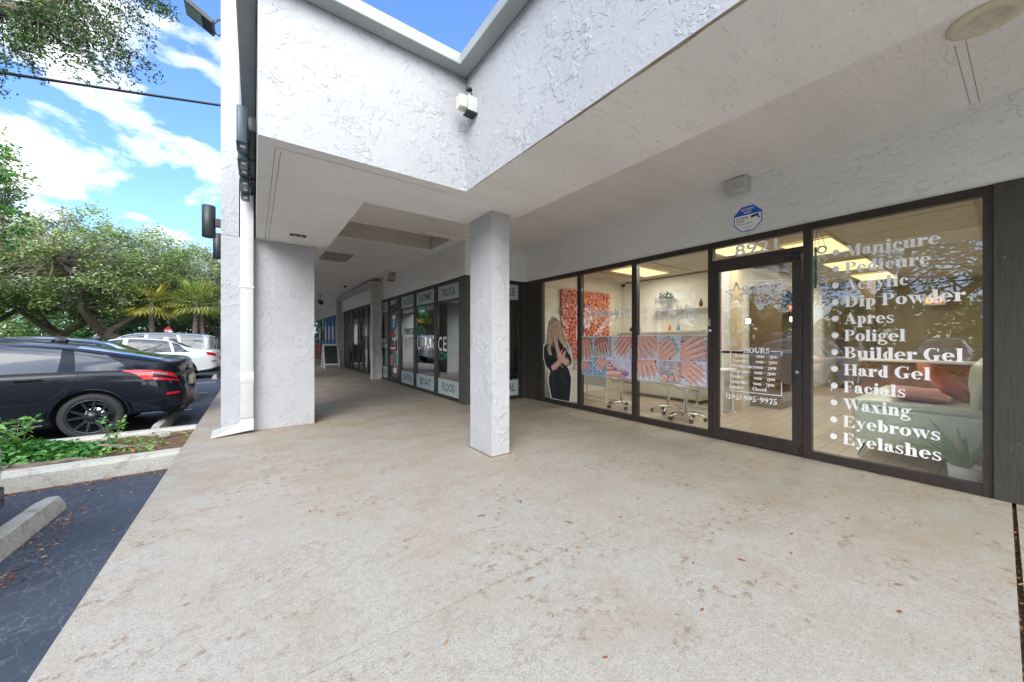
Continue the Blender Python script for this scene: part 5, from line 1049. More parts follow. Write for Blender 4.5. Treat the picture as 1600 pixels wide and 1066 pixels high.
# dome camera, exit sign, pendant lights, picture panel deep in the room
t = thing('exit_sign', 'small red exit sign deep in the salon', 'sign', (10.5, .9, 2.05)); mb = MB(); mb.box(12.9, .75, 2.03, 12.96, 1.1, 2.25); mb.build('housing', 'white', t)
F = Flat((12.899, 1.07, 2.07), (0, -1, 0), (0, 0, 1), (-1, 0, 0)); M['red_lit'] = emis('lit_red', (1, .12, .03), 1.5); F.text('EXIT', .02, .02, .12, .26, 0, .02); F.mb.build('lettering', 'red_lit', t)
for (x, y, lab) in ((6.5, 2.42, 'small glowing white cube lamp seen through the door, left'), (6.4, 1.80, 'small glowing white cube lamp seen at the right door stile')):
    t = thing('pendant_lamp', lab, 'lamp', (x, y, 1.55), 'glowing cube lamps'); mb = MB(); mb.bbox(x-.03, y-.03, 1.49, x+.03, y+.03, 1.56, .006); mb.build('shade', 'roomlight', t); mb = MB(); mb.cyl((x, y, 1.561), (x, y, ZI-.03), .002, n=6); mb.build('cord', 'black', t)
M['brown_c'] = plain('brown_cabinet', (.16, .10, .05), .5, 0, .2, 5); M['officedark'] = plain('dark_green_panel', (.08, .12, .07), .6)
t = thing('door_cabinet', 'tall glazed display cabinet against the inner salon wall', 'cabinet', (8.2, 2.5, .004))
mb = MB(); mb.box(7.4, 2.25, .005, 9.0, 2.72, .12); mb.box(7.4, 2.25, 2.1, 9.0, 2.72, 2.2); mb.box(7.4, 2.25, .12, 7.46, 2.72, 2.1); mb.box(8.94, 2.25, .12, 9.0, 2.72, 2.1); mb.box(8.17, 2.26, .12, 8.23, 2.3, 2.1); mb.build('frame', 'brown_c', t); mb = MB(); mb.box(7.47, 2.702, .125, 8.93, 2.715, 2.095); mb.build('back_panel', 'officedark', t)
mb = MB(); mb.box(7.46, 2.262, .12, 8.17, 2.266, 2.1); mb.box(8.23, 2.262, .12, 8.94, 2.266, 2.1); mb.build('pane', 'glass_dark', t)
mb = MB()
for k in range(4): mb.box(7.47, 2.3, .5+.4*k, 8.93, 2.7, .515+.4*k)
mb.build('shelf', 'white', t)
t = thing('reception_desk', 'brown wooden reception counter deep in the salon', 'counter', (10.2, .6, .004)); M['brownw'] = plain('brown_veneer', (.34, .19, .11), .4, 0, .25, 6)
mb = MB(); mb.bbox(9.6, .3, .005, 10.2, 1.6, .80, .01); mb.build('body', 'brownw', t); mb = MB(); mb.bbox(9.55, .25, .802, 10.25, 1.65, .84, .008); mb.build('top', 'cream', t)
mb = MB(); mb.box(6.56, 2.60, .005, 6.72, 2.715, 2.6); tagp(mb.build('pillar_trim', 'cream2', loc=(6.64, 2.66, 0)), 'tan timber trim standing against the white salon pillar', 'trim')
M['brown_dk'] = plain('dark_brown_panel', (.085, .048, .02), .6, 0, .25, 4)
mb = MB(); mb.box(11.9, 1.75, .005, 12.0, 1.9, 2.62); mb.box(11.9, 2.3, .005, 12.0, 2.45, 2.62); mb.box(11.9, 1.9, 2.1, 12.0, 2.3, 2.62); tagp(mb.build('door_casing', 'brown_dk', loc=(11.95, 2.1, 0)), 'dark brown doorway casing seen through the glass door', 'door frame')
mb = MB(); mb.box(4.78, -.55, 1.75, 4.80, .2, 2.15)
# ================================================================== THE INSURANCE SHOPFRONT
IS = thing('insurance_storefront', 'dark framed insurance shopfront with frosted bands and a glass door', 'storefront', (3.22, 9.0, 0))
xa, xb, XI = 3.205, 3.29, 3.235
mb = MB(); mb.box(xa, 6.116, 2.36, xb, 11.97, 2.433)
mul = [(6.116, 6.19), (7.16, 7.37), (8.42, 8.62), (9.52, 9.74), (10.60, 10.72), (11.76, 11.97)]
mul = [(6.116, 6.17), (7.19, 7.34), (8.45, 8.59), (9.55, 9.70), (10.60, 10.72), (11.76, 11.97)]
for a, b_ in mul: mb.box(xa, a, 0, xb, b_, 2.3595)
for a, b_ in ((6.17, 7.19), (7.34, 8.45), (8.59, 9.55), (10.72, 11.76)): mb.box(xa+.003, a+.0005, 0, xb-.003, b_-.0005, .07)
mb.box(xa+.003, 9.7005, 2.14, xb-.003, 10.5995, 2.20); mb.build('frame', 'bronze', IS)
def ipane(a, b_, top, bot, words=True):
    mb = MB(); mb.box(XI, a+.0005, .07, XI+.006, b_-.0005, 2.3595); o = mb.build('window_pane', 'glass_dark', IS)
    cx = -(a+b_)/2
    for z0, z1, tx, zt, ww in ((2.045, 2.359, top, 2.13, .66), (.071, .395, bot, .16, .70 if len(bot) > 5 else .58)):
        F = Flat((XI-.003, 0, 0), (0, -1, 0), (0, 0, 1), (-1, 0, 0)); F.poly([(-b_+.001, z0), (-a-.001, z0), (-a-.001, z1), (-b_+.001, z1)], 0)
        F.text(tx, cx, zt, .155, (b_-a)*ww, 1, .012, align='C'); F.mb.build('frosted_band', ['frost', 'dark_vinyl'], o)
    return o
p1 = ipane(6.17, 7.19, 'TRUCK', 'FLOOD'); p2 = ipane(7.34, 8.45, 'HOME', 'BOAT'); p3 = ipane(8.59, 9.55, 'AUTO', 'GENERAL'); p5 = ipane(10.72, 11.76, '', 'LIFE') if False else ipane(10.72, 11.76, 'RENT', 'LIFE')
F = Flat((XI-.0045, 0, 0), (0, -1, 0), (0, 0, 1), (-1, 0, 0))
def word(parts, z, h, m):
    for (tx, y0, y1) in parts: F.text(tx, -y0, z, h, y0-y1, m, .02)
word((('INS', 9.36, 8.66), ('URA', 8.40, 7.60), ('N', 7.56, 7.36), ('C', 7.17, 6.98), ('E', 6.92, 6.76)), .985, .30, 0)
word((('.COM', 7.15, 6.74),), .80, .15, 1)
word((('FIRST', 9.3, 8.62), ('ONE', 8.42, 8.1)), 1.36, .15, 1)
word((('305', 11.45, 10.95),), 1.14, .11, 0); word((('985-1500', 11.72, 10.78),), .985, .11, 0)
F.mb.build('shop_lettering', ['white_vinyl', 'green_vinyl'], p3)
mb = MB(); x0 = 3.215
mb.box(x0, 9.705, .012, x0+.045, 9.78, 2.138); mb.box(x0, 10.52, .012, x0+.045, 10.597, 2.138); mb.box(x0, 9.7805, .012, x0+.045, 10.5195, .16); mb.box(x0, 9.7805, 2.06, x0+.045, 10.5195, 2.138)
ID = mb.build('door', 'bronze', IS); mb = MB(); mb.box(x0+.02, 9.7805, .16, x0+.026, 10.5195, 2.06); mb.build('door_pane', 'glass_dark', ID)
mb = MB(); mb.box(XI, 9.7005, 2.20, XI+.006, 10.5995, 2.3595); mb.build('transom_pane', 'glass_dark', IS)
F = Flat((XI-.03, 10.4, 2.21), (0, -1, 0), (0, 0, 1), (-1, 0, 0)); F.text('8929', 0, .01, .115, .5, 0, .015); F.mb.build('house_number', 'white_vinyl', IS)
mb = MB(); mb.bbox(x0-.05, 9.8, .9, x0-.02, 9.86, 1.2, .005); mb.cyl((x0-.02, 9.83, .95), (x0, 9.83, .95), .01, n=8); mb.cyl((x0-.02, 9.83, 1.15), (x0, 9.83, 1.15), .01, n=8); mb.build('door_handle', 'black', ID)
M['st_blue'] = plain('sticker_blue', (.03, .28, .60), .5); M['st_red'] = plain('sticker_red', (.62, .03, .06), .5); M['st_grn'] = plain('sticker_green', (.03, .45, .33), .5); M['st_pk'] = plain('sticker_salmon', (.75, .22, .2), .5)
F = Flat((x0+.017, 0, 0), (0, -1, 0), (0, 0, 1), (-1, 0, 0))
for (y, z, w_, h, m_) in ((10.2, 1.52, .34, .30, 0), (10.3, 1.30, .5, .09, 1), (10.15, 1.20, .4, .07, 2), (10.3, .86, .36, .22, 1), (10.4, .48, .25, .30, 4), (10.08, .55, .26, .30, 3), (10.3, .95, .5, .05, 2), (10.1, .28, .3, .14, 2), (10.2, 1.8, .3, .12, 2)):
    F.poly([(-y-w_/2, z), (-y+w_/2, z), (-y+w_/2, z+h), (-y-w_/2, z+h)], m_)
F.ell(-10.2, 1.67, .09, .10, 2); F.ell(-10.2, 1.67, .055, .06, 0)
F.mb.build('door_stickers', ['st_blue', 'st_red', 'white_vinyl', 'st_grn', 'st_pk'], ID)
F = Flat((XI-.005, 0, 0), (0, -1, 0), (0, 0, 1), (-1, 0, 0)); F.poly([(-9.52, 1.35), (-9.36, 1.35), (-9.36, 1.68), (-9.52, 1.68)], 0); F.poly([(-8.25, 1.80), (-7.9, 1.80), (-7.9, 1.99), (-8.25, 1.99)], 1); F.poly([(-8.22, 1.87), (-7.93, 1.87), (-7.93, 1.93), (-8.22, 1.93)], 0)
F.poly([(-10.92, .45), (-10.78, .45), (-10.80, .95), (-10.90, 1.05)], 1)
F.poly([(-11.72, 1.92), (-11.6, 1.92), (-11.6, 2.03), (-11.72, 2.03)], 0); F.mb.build('window_notices', ['white_vinyl', 'st_grn'], IS)
# return window facing the camera
RW = thing('return_window', 'narrow insurance window facing the spa column, with frosted bands', 'window', (3.9, 5.92, 0))
mb = MB(); mb.box(3.305, 5.90, 2.36, 4.525, 5.97, 2.433); mb.box(3.305, 5.90, .0, 3.36, 5.97, 2.3595); mb.box(4.47, 5.90, .0, 4.525, 5.97, 2.3595); mb.box(3.3605, 5.903, 0, 4.4695, 5.967, .07); mb.build('frame', 'bronze', RW)
mb = MB(); mb.box(3.3605, 5.935, .07, 4.4695, 5.941, 2.3595); rp = mb.build('pane', 'glass', RW)
for z0, z1, tx, zt in ((2.045, 2.359, 'MOTORCYCLE', 2.13), (.071, .395, 'COMMERCIAL', .16)):
    F = Flat((3.36, 5.933, 0), (1, 0, 0), (0, 0, 1), (0, -1, 0)); F.poly([(.001, z0), (1.108, z0), (1.108, z1), (.001, z1)], 0); F.text(tx, .06, zt, .155, .96, 1, .012); F.mb.build('frosted_band', ['frost', 'dark_vinyl'], rp)
# office behind it
M['limewall'] = plain('lime_office_paint', (.34, .40, .06), .8, 0, .03); M['officew'] = plain('office_paint', (.30, .36, .30), .8, 0, .05)
mb = MB(); mb.quad((3.3, 5.98, .004), (9.5, 5.98, .004), (9.5, 11.97, .004), (3.3, 11.97, .004)); struct(mb.build('office_floor', 'officew'))
mb = MB(); mb.quad((3.34, 6.01, 2.7), (9.5, 6.01, 2.7), (9.5, 11.97, 2.7), (3.34, 11.97, 2.7)); struct(mb.build('office_ceiling', 'officew'))
mb = MB(); mb.box(7.0, 6.02, .005, 7.1, 11.96, 2.69); mb.box(4.9, 8.1, .005, 6.99, 8.2, 2.69); struct(mb.build('office_wall', 'limewall'))
t = thing('office_desk', 'black desk inside the insurance office return window', 'desk', (5.0, 7.2, .004)); mb = MB(); mb.bbox(4.5, 6.9, .72, 5.9, 7.6, .76, .006); mb.build('top', 'black', t); mb = MB(); mb.box(4.52, 6.95, .005, 4.56, 7.55, .719); mb.box(5.84, 6.95, .005, 5.88, 7.55, .719); mb.box(4.57, 7.5, .2, 5.83, 7.54, .719); mb.build('side_panel', 'black', t)
t = thing('desk_monitor', 'black computer monitor on the office desk', 'monitor', (4.85, 7.25, .76)); mb = MB(); mb.bbox(4.62, 7.22, .86, 5.12, 7.25, 1.16, .006); mb.build('screen', 'black', t); mb = MB(); mb.cyl((4.87, 7.26, .762), (4.87, 7.26, .9), .02); mb.bbox(4.75, 7.16, .7605, 4.99, 7.34, .772, .003); mb.build('stand', 'dark_metal', t)
t = thing('office_chair', 'black office chair behind the desk', 'chair', (4.75, 6.55, .004)); mb = MB(); mb.bbox(4.5, 6.35, .44, 5.0, 6.8, .52, .03); mb.build('seat', 'black', t); mb = MB(); mb.bbox(4.52, 6.30, .56, 4.98, 6.36, 1.02, .03); mb.build('backrest', 'black', t); mb = MB(); mb.cyl((4.75, 6.57, .06), (4.75, 6.57, .439), .025); 
for k in range(5): a = 2*pi*k/5; mb.tube([(4.75, 6.57, .09), (4.75+.26*cos(a), 6.57+.26*sin(a), .04)], [.02, .014], 6)
mb.build('base', 'black', t)
# ================================================================== WOOD PORTAL AND THE SHOP BEHIND IT
t = thing('timber_portal', 'pale grey timber portal framing the third shopfront', 'portal', (3.05, 14.2, 0))
mb = MB(); mb.box(2.90, 11.25, 0, 3.195, 11.42, 2.90); mb.box(2.92, 11.21, 0, 2.94, 11.249, 2.9); mb.build('post', 'greyw', t); mb = MB(); mb.box(2.90, 16.9, 0, 3.195, 17.05, 2.90); mb.build('post', 'greyw', t); mb = MB(); mb.box(2.88, 11.22, 2.901, 3.195, 17.08, 3.0); mb.build('beam', 'greyw', t)
mb = MB(); mb.box(3.10, 11.43, 2.42, 3.16, 16.89, 2.89); mb.build('signband', 'stucco_in', t)
def darkfront(x, y0, y1, ms, ztop, name, lab, doors=(), col='glass_dark'):
    T_ = thing(name, lab, 'storefront', (x, (y0+y1)/2, 0)); mb = MB(); mb.box(x-.03, y0, ztop-.07, x+.05, y1, ztop)
    ys = sorted(ms); 
    for m_ in [y0+.001]+ys+[y1-.081]: mb.box(x-.03, m_, 0, x+.05, m_+.08, ztop-.0705)
    seg = [y0+.001]+ys+[y1-.081]
    for a, b_ in zip(seg, seg[1:]): mb.box(x-.027, a+.0805, 0, x+.047, b_-.0005, .08)
    mb.build('frame', 'bronze', T_)
    for a, b_ in zip(seg, seg[1:]):
        mb = MB(); mb.box(x+.005, a+.0805, .08, x+.011, b_-.0005, ztop-.0705); mb.build('window_pane', col, T_)
    for d in doors: mb = MB(); mb.bbox(x-.09, d, .85, x-.06, d+.05, 1.35, .005); mb.build('door_handle', 'black', T_)
    return T_
T3 = darkfront(3.22, 11.99, 17.08, [12.9, 13.6, 14.35, 15.3, 16.1], 2.42, 'third_storefront', 'dark framed shopfront inside the timber portal', (13.45, 13.72))
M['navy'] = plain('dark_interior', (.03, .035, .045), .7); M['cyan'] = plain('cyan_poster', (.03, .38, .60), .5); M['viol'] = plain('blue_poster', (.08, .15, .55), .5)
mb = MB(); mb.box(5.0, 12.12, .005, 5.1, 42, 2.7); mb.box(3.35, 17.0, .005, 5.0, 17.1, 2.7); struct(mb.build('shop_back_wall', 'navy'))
T4 = darkfront(3.22, 17.09, 30, [18.2, 19.3, 20.4, 21.5, 22.6, 23.7, 25, 27, 28.5], 2.40, 'far_storefront', 'farthest blue tinted shopfront at the end of the covered walk')
for (a, b_, m_) in ((18.3, 19.25, 0), (19.4, 20.35, 1), (20.5, 21.4, 1), (21.6, 22.5, 0), (23.8, 24.9, 1)):
    F = Flat((3.222, 0, 0), (0, -1, 0), (0, 0, 1), (-1, 0, 0)); F.poly([(-b_, .5), (-a, .5), (-a, 2.3), (-b_, 2.3)], m_)
    F.poly([(-b_+.2, 1.2), (-a-.2, 1.2), (-a-.2, 1.9), (-b_+.2, 1.9)], 2); F.mb.build('window_graphic', ['cyan', 'viol', 'pk'], T4)
# A-frame board and orange chairs
t = thing('a_frame_sign', 'white framed sandwich chalkboard standing on the far walkway', 'sign', (2.75, 17.0, 0))
for s_ in (-1, 1):
    c = Vector((2.72, 17.0, 0)); 
    def q(u, v_): return (2.35+u, 17.0+s_*(.36*(1-v_)+.015), 1.02*v_+.0)
    mb = MB()
    for (u0, u1, v0, v1) in ((0, .06, 0, 1), (.56, .62, 0, 1), (.0605, .5595, .93, 1), (.0605, .5595, .14, .19)):
        a = [Vector(q(u0, v0)), Vector(q(u1, v0)), Vector(q(u1, v1)), Vector(q(u0, v1))]; mb.extr(a, (0, s_*.03, 0))
    mb.build('frame', 'white', t); mb = MB(); a = [Vector(q(.0605, .19)), Vector(q(.5595, .19)), Vector(q(.5595, .93)), Vector(q(.0605, .93))]; mb.extr([p+Vector((0, s_*.006, 0)) for p in a], (0, s_*.015, 0)); mb.build('board', 'chalk', t)
def slatchair(x, y, lab):
    t = thing('wooden_chair', lab, 'chair', (x, y, 0), 'orange wooden chairs at the far end'); mb = MB(); mb.bbox(x-.24, y-.24, .42, x+.24, y+.24, .46, .01); mb.build('seat', 'wood', t)
    mb = MB()
    for k in range(4): mb.bbox(x-.22, y+.22+.02*k, .56+.11*k, x+.22, y+.24+.02*k, .64+.11*k, .005)
    mb.build('backrest', 'wood', t)
    for dx_ in (-.21, .21):
        for dy_ in (-.21, .22): mb = MB(); mb.box(x+dx_-.02, y+dy_-.02, 0, x+dx_+.02, y+dy_+.02, .419 if dy_ < 0 else .98); mb.build('leg', 'wood', t)
slatchair(2.35, 19.0, 'orange wooden chair just behind the sandwich board'); slatchair(1.95, 20.4, 'orange wooden chair farther back, by the pier')
# ================================================================== FIXTURES
def speaker_box(x0, y0, z0, s_, m1, lab, sx=.15):
    t = thing('wall_speaker', lab, 'speaker', (x0, y0, z0), None); mb = MB(); mb.bbox(x0-sx, y0, z0, x0-.001, y0+s_, z0+s_*.62, .006); mb.build('housing', m1, t)
    M.setdefault('mesh', plain('speaker_mesh', (.50, .50, .48), .7, 0, .3, 300)); mb = MB(); mb.box(x0-sx-.002, y0+.015, z0+.015, x0-sx-.0005, y0+s_-.015, z0+s_*.62-.012); mb.box(x0-sx+.012, y0-.002, z0+.015, x0-.012, y0-.0005, z0+s_*.62-.012); mb.build('grille', 'mesh', t)
speaker_box(4.65, 1.70, 2.945, .24, 'white_metal', 'white box speaker with grey grille high above the salon door')
M['tanbox'] = plain('tan_box', (.20, .15, .085), .6); speaker_box(3.2, 10.0, 2.88, .26, 'tanbox', 'brown box light high on the insurance shop wall')
SG = thing('security_sign', 'blue and white octagonal security alert sign above the door', 'sign', (4.648, 1.735, 2.635)); R8 = .158
oct_ = [(R8*cos(radians(22.5+45*i)), R8*sin(radians(22.5+45*i))) for i in range(8)]
M['s_blue'] = plain('sign_blue', (.01, .13, .62), .35, 0, .02)
mb = MB(); mb.extr([(4.649, 1.735-p[0], 2.635+p[1]) for p in oct_], (-.003, 0, 0)); mb.build('plate', 's_blue', SG)
F = Flat((4.6455, 1.735, 2.635), (0, -1, 0), (0, 0, 1), (-1, 0, 0)); k9 = .93
F.poly([(-.136, -.055), (-.136, .045), (.136, .045), (.136, -.055), (.058, -.136), (-.058, -.136)], 0)
F.text('SECURITY', 0, .098, .024, .135, 0, .02, align='C'); F.text('ALERT', 0, .062, .024, .085, 0, .02, align='C')
F.text('24 HOUR', -.120, .005, .024, .125, 1, .02); F.text('VIDEO', -.120, -.030, .024, .085, 1, .02); F.text('SURVEILLANCE', -.120, -.060, .016, .165, 1, .01)
F.text('ALL ACTIVITIES ARE', 0, -.092, .011, .13, 2, .0, align='C'); F.text('MONITORED', 0, -.112, .011, .08, 2, .0, align='C')
F.poly([(.04, .028), (.11, .038), (.115, .015), (.05, .002)], 1); F.poly([(.10, .012), (.122, .0), (.122, -.018), (.112, -.018), (.092, .006)], 1); F.ell(.045, .014, .012, .014, 1); F.ell(0, .138, .006, .006, 1); F.ell(0, -.128, .006, .006, 1)
F.mb.build('lettering', ['white_vinyl', 'black', 's_blue'], SG)
# corner flood lamp on the right parapet
t = thing('parapet_lamp', 'weathered boxy wall lamp with photocell in the parapet corner', 'lamp', (1.53, 2.74, 3.2)); M['oldlamp'] = plain('aged_white_plastic', (.62, .60, .50), .5, 0, .15, 30)
mb = MB(); mb.bbox(1.45, 2.66, 3.235, 1.559, 2.77, 3.40, .008); mb.build('housing', 'white_metal', t)
mb = MB(); mb.bbox(1.36, 2.665, 3.245, 1.449, 2.765, 3.385, .02); mb.box(1.352, 2.67, 3.25, 1.359, 2.69, 3.38); mb.box(1.352, 2.705, 3.25, 1.359, 2.725, 3.38); mb.box(1.352, 2.74, 3.25, 1.359, 2.76, 3.38); mb.build('lens', 'oldlamp', t)
mb = MB(); mb.box(1.44, 2.655, 3.222, 1.56, 2.775, 3.234); mb.build('base_plate', 'dark_metal', t)
mb = MB(); mb.tube([(1.51, 2.70, 3.40), (1.50, 2.69, 3.44), (1.49, 2.70, 3.475)], .008, 8); mb.cyl((1.475, 2.70, 3.47), (1.475, 2.70, 3.49), .034, .03, n=14); mb.build('photocell', 'dark_metal', t); t.scale = (.8, .8, .8); t.location = (1.53+.01, 2.72, 3.155)
# wall sconces on the parking side
for (y, lab) in ((6.35, 'nearer dark cylindrical up-down wall light beyond the facade edge'), (7.95, 'farther dark cylindrical wall light just below the nearer one')):
    t = thing('wall_sconce', lab, 'wall light', (-.345, y, 2.8), 'cylinder wall lights'); mb = MB(); mb.lathe([(0, 0), (.066, 0), (.074, .006), (.074, .425), (.066, .43), (0, .43)], (-.50, y, 2.62), n=24); mb.build('cylinder', 'dark_metal', t)
    mb = MB(); mb.box(-.43, y-.045, 2.78, -.3455, y+.045, 2.88); mb.build('bracket', 'dark_metal', t)
# flood light up on the facade
t = thing('flood_light', 'grey LED floodlight on an arm near the top of the facade', 'floodlight', (-.36, 5.95, 5.3))
mb = MB(); c0 = Vector((-.55, 5.95, 5.30)); u = Vector((-.86, 0, .50)).normalized(); n_ = Vector((.50, 0, .86)).normalized()
def slab(mb, c, u, n_, L_, W_, T_, m=0):
    v_ = Vector((0, 1, 0)); pts = [c+u*a*L_/2+v_*b_*W_/2+n_*d*T_/2 for d in (-1, 1) for (a, b_) in ((-1, -1), (1, -1), (1, 1), (-1, 1))]
    mb.add(pts, [(0, 3, 2, 1), (4, 5, 6, 7), (0, 1, 5, 4), (1, 2, 6, 5), (2, 3, 7, 6), (3, 0, 4, 7)], m)
slab(mb, c0, u, n_, .30, .26, .05); mb.build('housing', 'dark_metal', t); M['ledlens'] = plain('led_lens', (.22, .30, .25), .2); mb = MB(); slab(mb, c0+u*.05-n_*.028, u, n_, .17, .20, .005); mb.build('lens', 'ledlens', t)
mb = MB(); mb.tube([(-.42, 5.9, 5.24), (-.38, 5.9, 5.32), (-.346, 5.9, 5.34)], .012, 7); mb.build('bracket', 'dark_metal', t); mb = MB(); mb.tube([(-.42, 6.0, 5.22), (-.37, 6.02, 5.20), (-.346, 6.0, 5.24)], .009, 7); mb.build('bracket', 'dark_metal', t)
# downspout
t = thing('downspout', 'white rectangular downspout on the front of the facade pier', 'downspout', (-.07, 5.8, 0))
mb = MB(); x0, x1, y0, y1 = -.145, -.004, 5.775, 5.878; mb.bbox(x0, y0, .20, x1, y1, 3.59, .008); mb.bbox(x0-.004, y0-.004, .66, x1+.004, y1, .80, .006); mb.build('pipe', 'white_metal', t)
mb = MB(); A = [(x0, y0), (x1, y0), (x1, y1), (x0, y1)]
r0 = [(p[0], p[1], .20) for p in A]; r1 = [(x0-.01, y0, .135), (x1, y0, .045), (x1, y1, .045), (x0-.01, y1, .135)]; r2 = [(-.44, y0-.06, .085), (-.44, y0-.06, .006), (-.44, y1-.06, .006), (-.44, y1-.06, .085)]
r0 = [(x0, y0, .199), (x1, y0, .199), (x1, y1, .199), (x0, y1, .199)]; r2 = [(-.42, y0-.05, .085), (-.44, y0-.05, .004), (-.44, y1-.05, .004), (-.42, y1-.05, .085)]
for a, b_ in ((r0, r1), (r1, r2)): mb.add(a+b_, [(i, (i+1) % 4, 4+(i+1) % 4, 4+i) for i in range(4)])
mb.poly(r2); mb.build('elbow', 'white_metal', t); mb = MB(); mb.box(x0-.006, y0-.006, 1.9, x1+.006, y1, 1.93); mb.build('strap', 'white_metal', t)
# big sign letters seen edge on, on the parking face of the parapet
t0 = thing('sign_cabinet', 'long raceway with driver boxes behind the letters on the parking face', 'sign', (-.0, 4.2, 3.15)); mb = MB(); mb.bbox(-.040, 3.95, 3.10, .018, 5.75, 3.22, .004); mb.build('raceway', 'dark_metal', t0)
for i, (y, h, z) in enumerate(((4.20, .34, 3.03), (4.52, .42, 3.00), (4.80, .34, 3.02), (5.06, .40, 2.99), (5.32, .34, 3.01), (5.56, .36, 2.99))):
    lab = ['nearest', 'second nearest', 'third', 'third from last', 'second to last', 'farthest'][i]+' teal grey sign letter box on the parking face, edge on'
    t = thing('channel_letter', lab, 'sign letter', (-.07, y, z), 'sign letter boxes seen edge on'); mb = MB(); mb.bbox(-.128, y-.13, z, -.045, y+.13, z+h, .012); mb.build('shell', 'letter', t)
    mb = MB(); mb.box(-.135, y-.12, z+.012, -.1285, y+.12, z+h-.012); mb.build('face', 'greyw', t); mb = MB(); mb.cyl((-.0445, y, z+.2), (.019, y, z+.2), .012, n=8); mb.cyl((-.0445, y+.08, z+.1), (.019, y+.08, z+.1), .008, n=8); mb.build('standoff', 'black', t)
    mb = MB(); mb.box(-.105, y-.07, z-.002, -.065, y-.02, z-.0006); mb.build('label', 'pw', t)
# round light in the porch ceiling
t = thing('ceiling_downlight', 'round yellowed flush light in the right porch ceiling', 'light', (3.455, .05, 3.11)); M['ivory'] = plain('ivory_plastic', (.66, .66, .50), .4, 0, .06)
mb = MB(); mb.lathe([(.155, 3.109), (.155, 3.098), (.13, 3.085), (.10, 3.083), (.092, 3.09)], (3.455, .05, 0), n=36); mb.build('trim_ring', 'ivory', t); mb = MB(); mb.lathe([(.092, 3.090), (.085, 3.098), (0, 3.10)], (3.455, .05, 0), n=36); mb.build('lens', 'oldlamp', t)
# small things under the porch
t = thing('ceiling_vent', 'square grey louvre vent in the corridor ceiling near the pier', 'vent', (1.45, 8.9, 3.1)); M['ventg'] = plain('vent_grey', (.34, .32, .31), .6); mb = MB(); mb.box(1.12, 8.5, 3.096, 1.80, 9.35, 3.1085); mb.build('panel', 'ventg', t); mb = MB()
for k in range(6): mb.box(1.15, 8.58+.13*k, 3.088, 1.77, 8.60+.13*k, 3.0955)
mb.build('louvre', 'greyw', t)
t = thing('soffit_fitting', 'small dark rectangular two-lamp fitting in the soffit before the pier', 'light', (.46, 5.35, 2.57)); mb = MB(); mb.box(.37, 5.29, 2.566, .55, 5.40, 2.5728); mb.build('plate', 'black', t); mb = MB(); mb.cyl((.425, 5.345, 2.5655), (.425, 5.345, 2.562), .026); mb.cyl((.495, 5.345, 2.5655), (.495, 5.345, 2.562), .026); mb.build('lamp', 'greyw', t)
for (x, y, z, lab, m_) in ((2.95, 7.35, 3.05, 'white smoke-detector sized dome on the ceiling beside the recess', 'white'), (2.6, 13.6, 3.04, 'small dark sprinkler head above the timber portal', 'dark_metal'), (2.3, 17.2, 3.04, 'small dark sprinkler head farther down the corridor ceiling', 'dark_metal')):
    t = thing('ceiling_dome', lab, 'ceiling fitting', (x, y, z)); mb = MB(); mb.blob((x, y, 3.085), (.05, .05, .04), 0, 12, 8); mb.build('dome', m_, t); mb = MB(); mb.cyl((x, y, 3.10), (x, y, 3.109), .065); mb.build('base', m_, t)
t = thing('security_camera', 'black bullet camera hanging from the far corridor ceiling', 'camera', (2.2, 16.4, 2.8)); mb = MB(); mb.cyl((2.2, 16.2, 2.72), (2.2, 16.6, 2.80), .09, n=12); mb.build('body', 'black', t); mb = MB(); mb.cyl((2.2, 16.5, 2.80), (2.2, 16.5, 3.108), .02, n=8); mb.build('arm', 'white', t)
t = thing('indoor_camera', 'small dark dome camera in the salon ceiling corner', 'camera', (7.4, 5.5, 2.55)); mb = MB(); mb.blob((7.4, 5.5, 2.56), (.05, .05, .04), 0, 12, 8); mb.build('dome', 'black', t); mb = MB(); mb.cyl((7.4, 5.5, 2.59), (7.4, 5.5, 2.645), .03); mb.build('mount', 'white', t)
# conduit in the corner above the return window
mb = MB(); mb.tube([(2.37, 5.80, 3.075), (4.3, 5.80, 3.07), (4.55, 5.72, 3.05), (4.62, 5.5, 3.09), (4.63, 4.9, 3.098)], .012, 8); tagp(mb.build('conduit', 'soffit', loc=(4.5, 5.8, 3.07)), 'thin painted conduit along the porch ceiling corner', 'conduit')
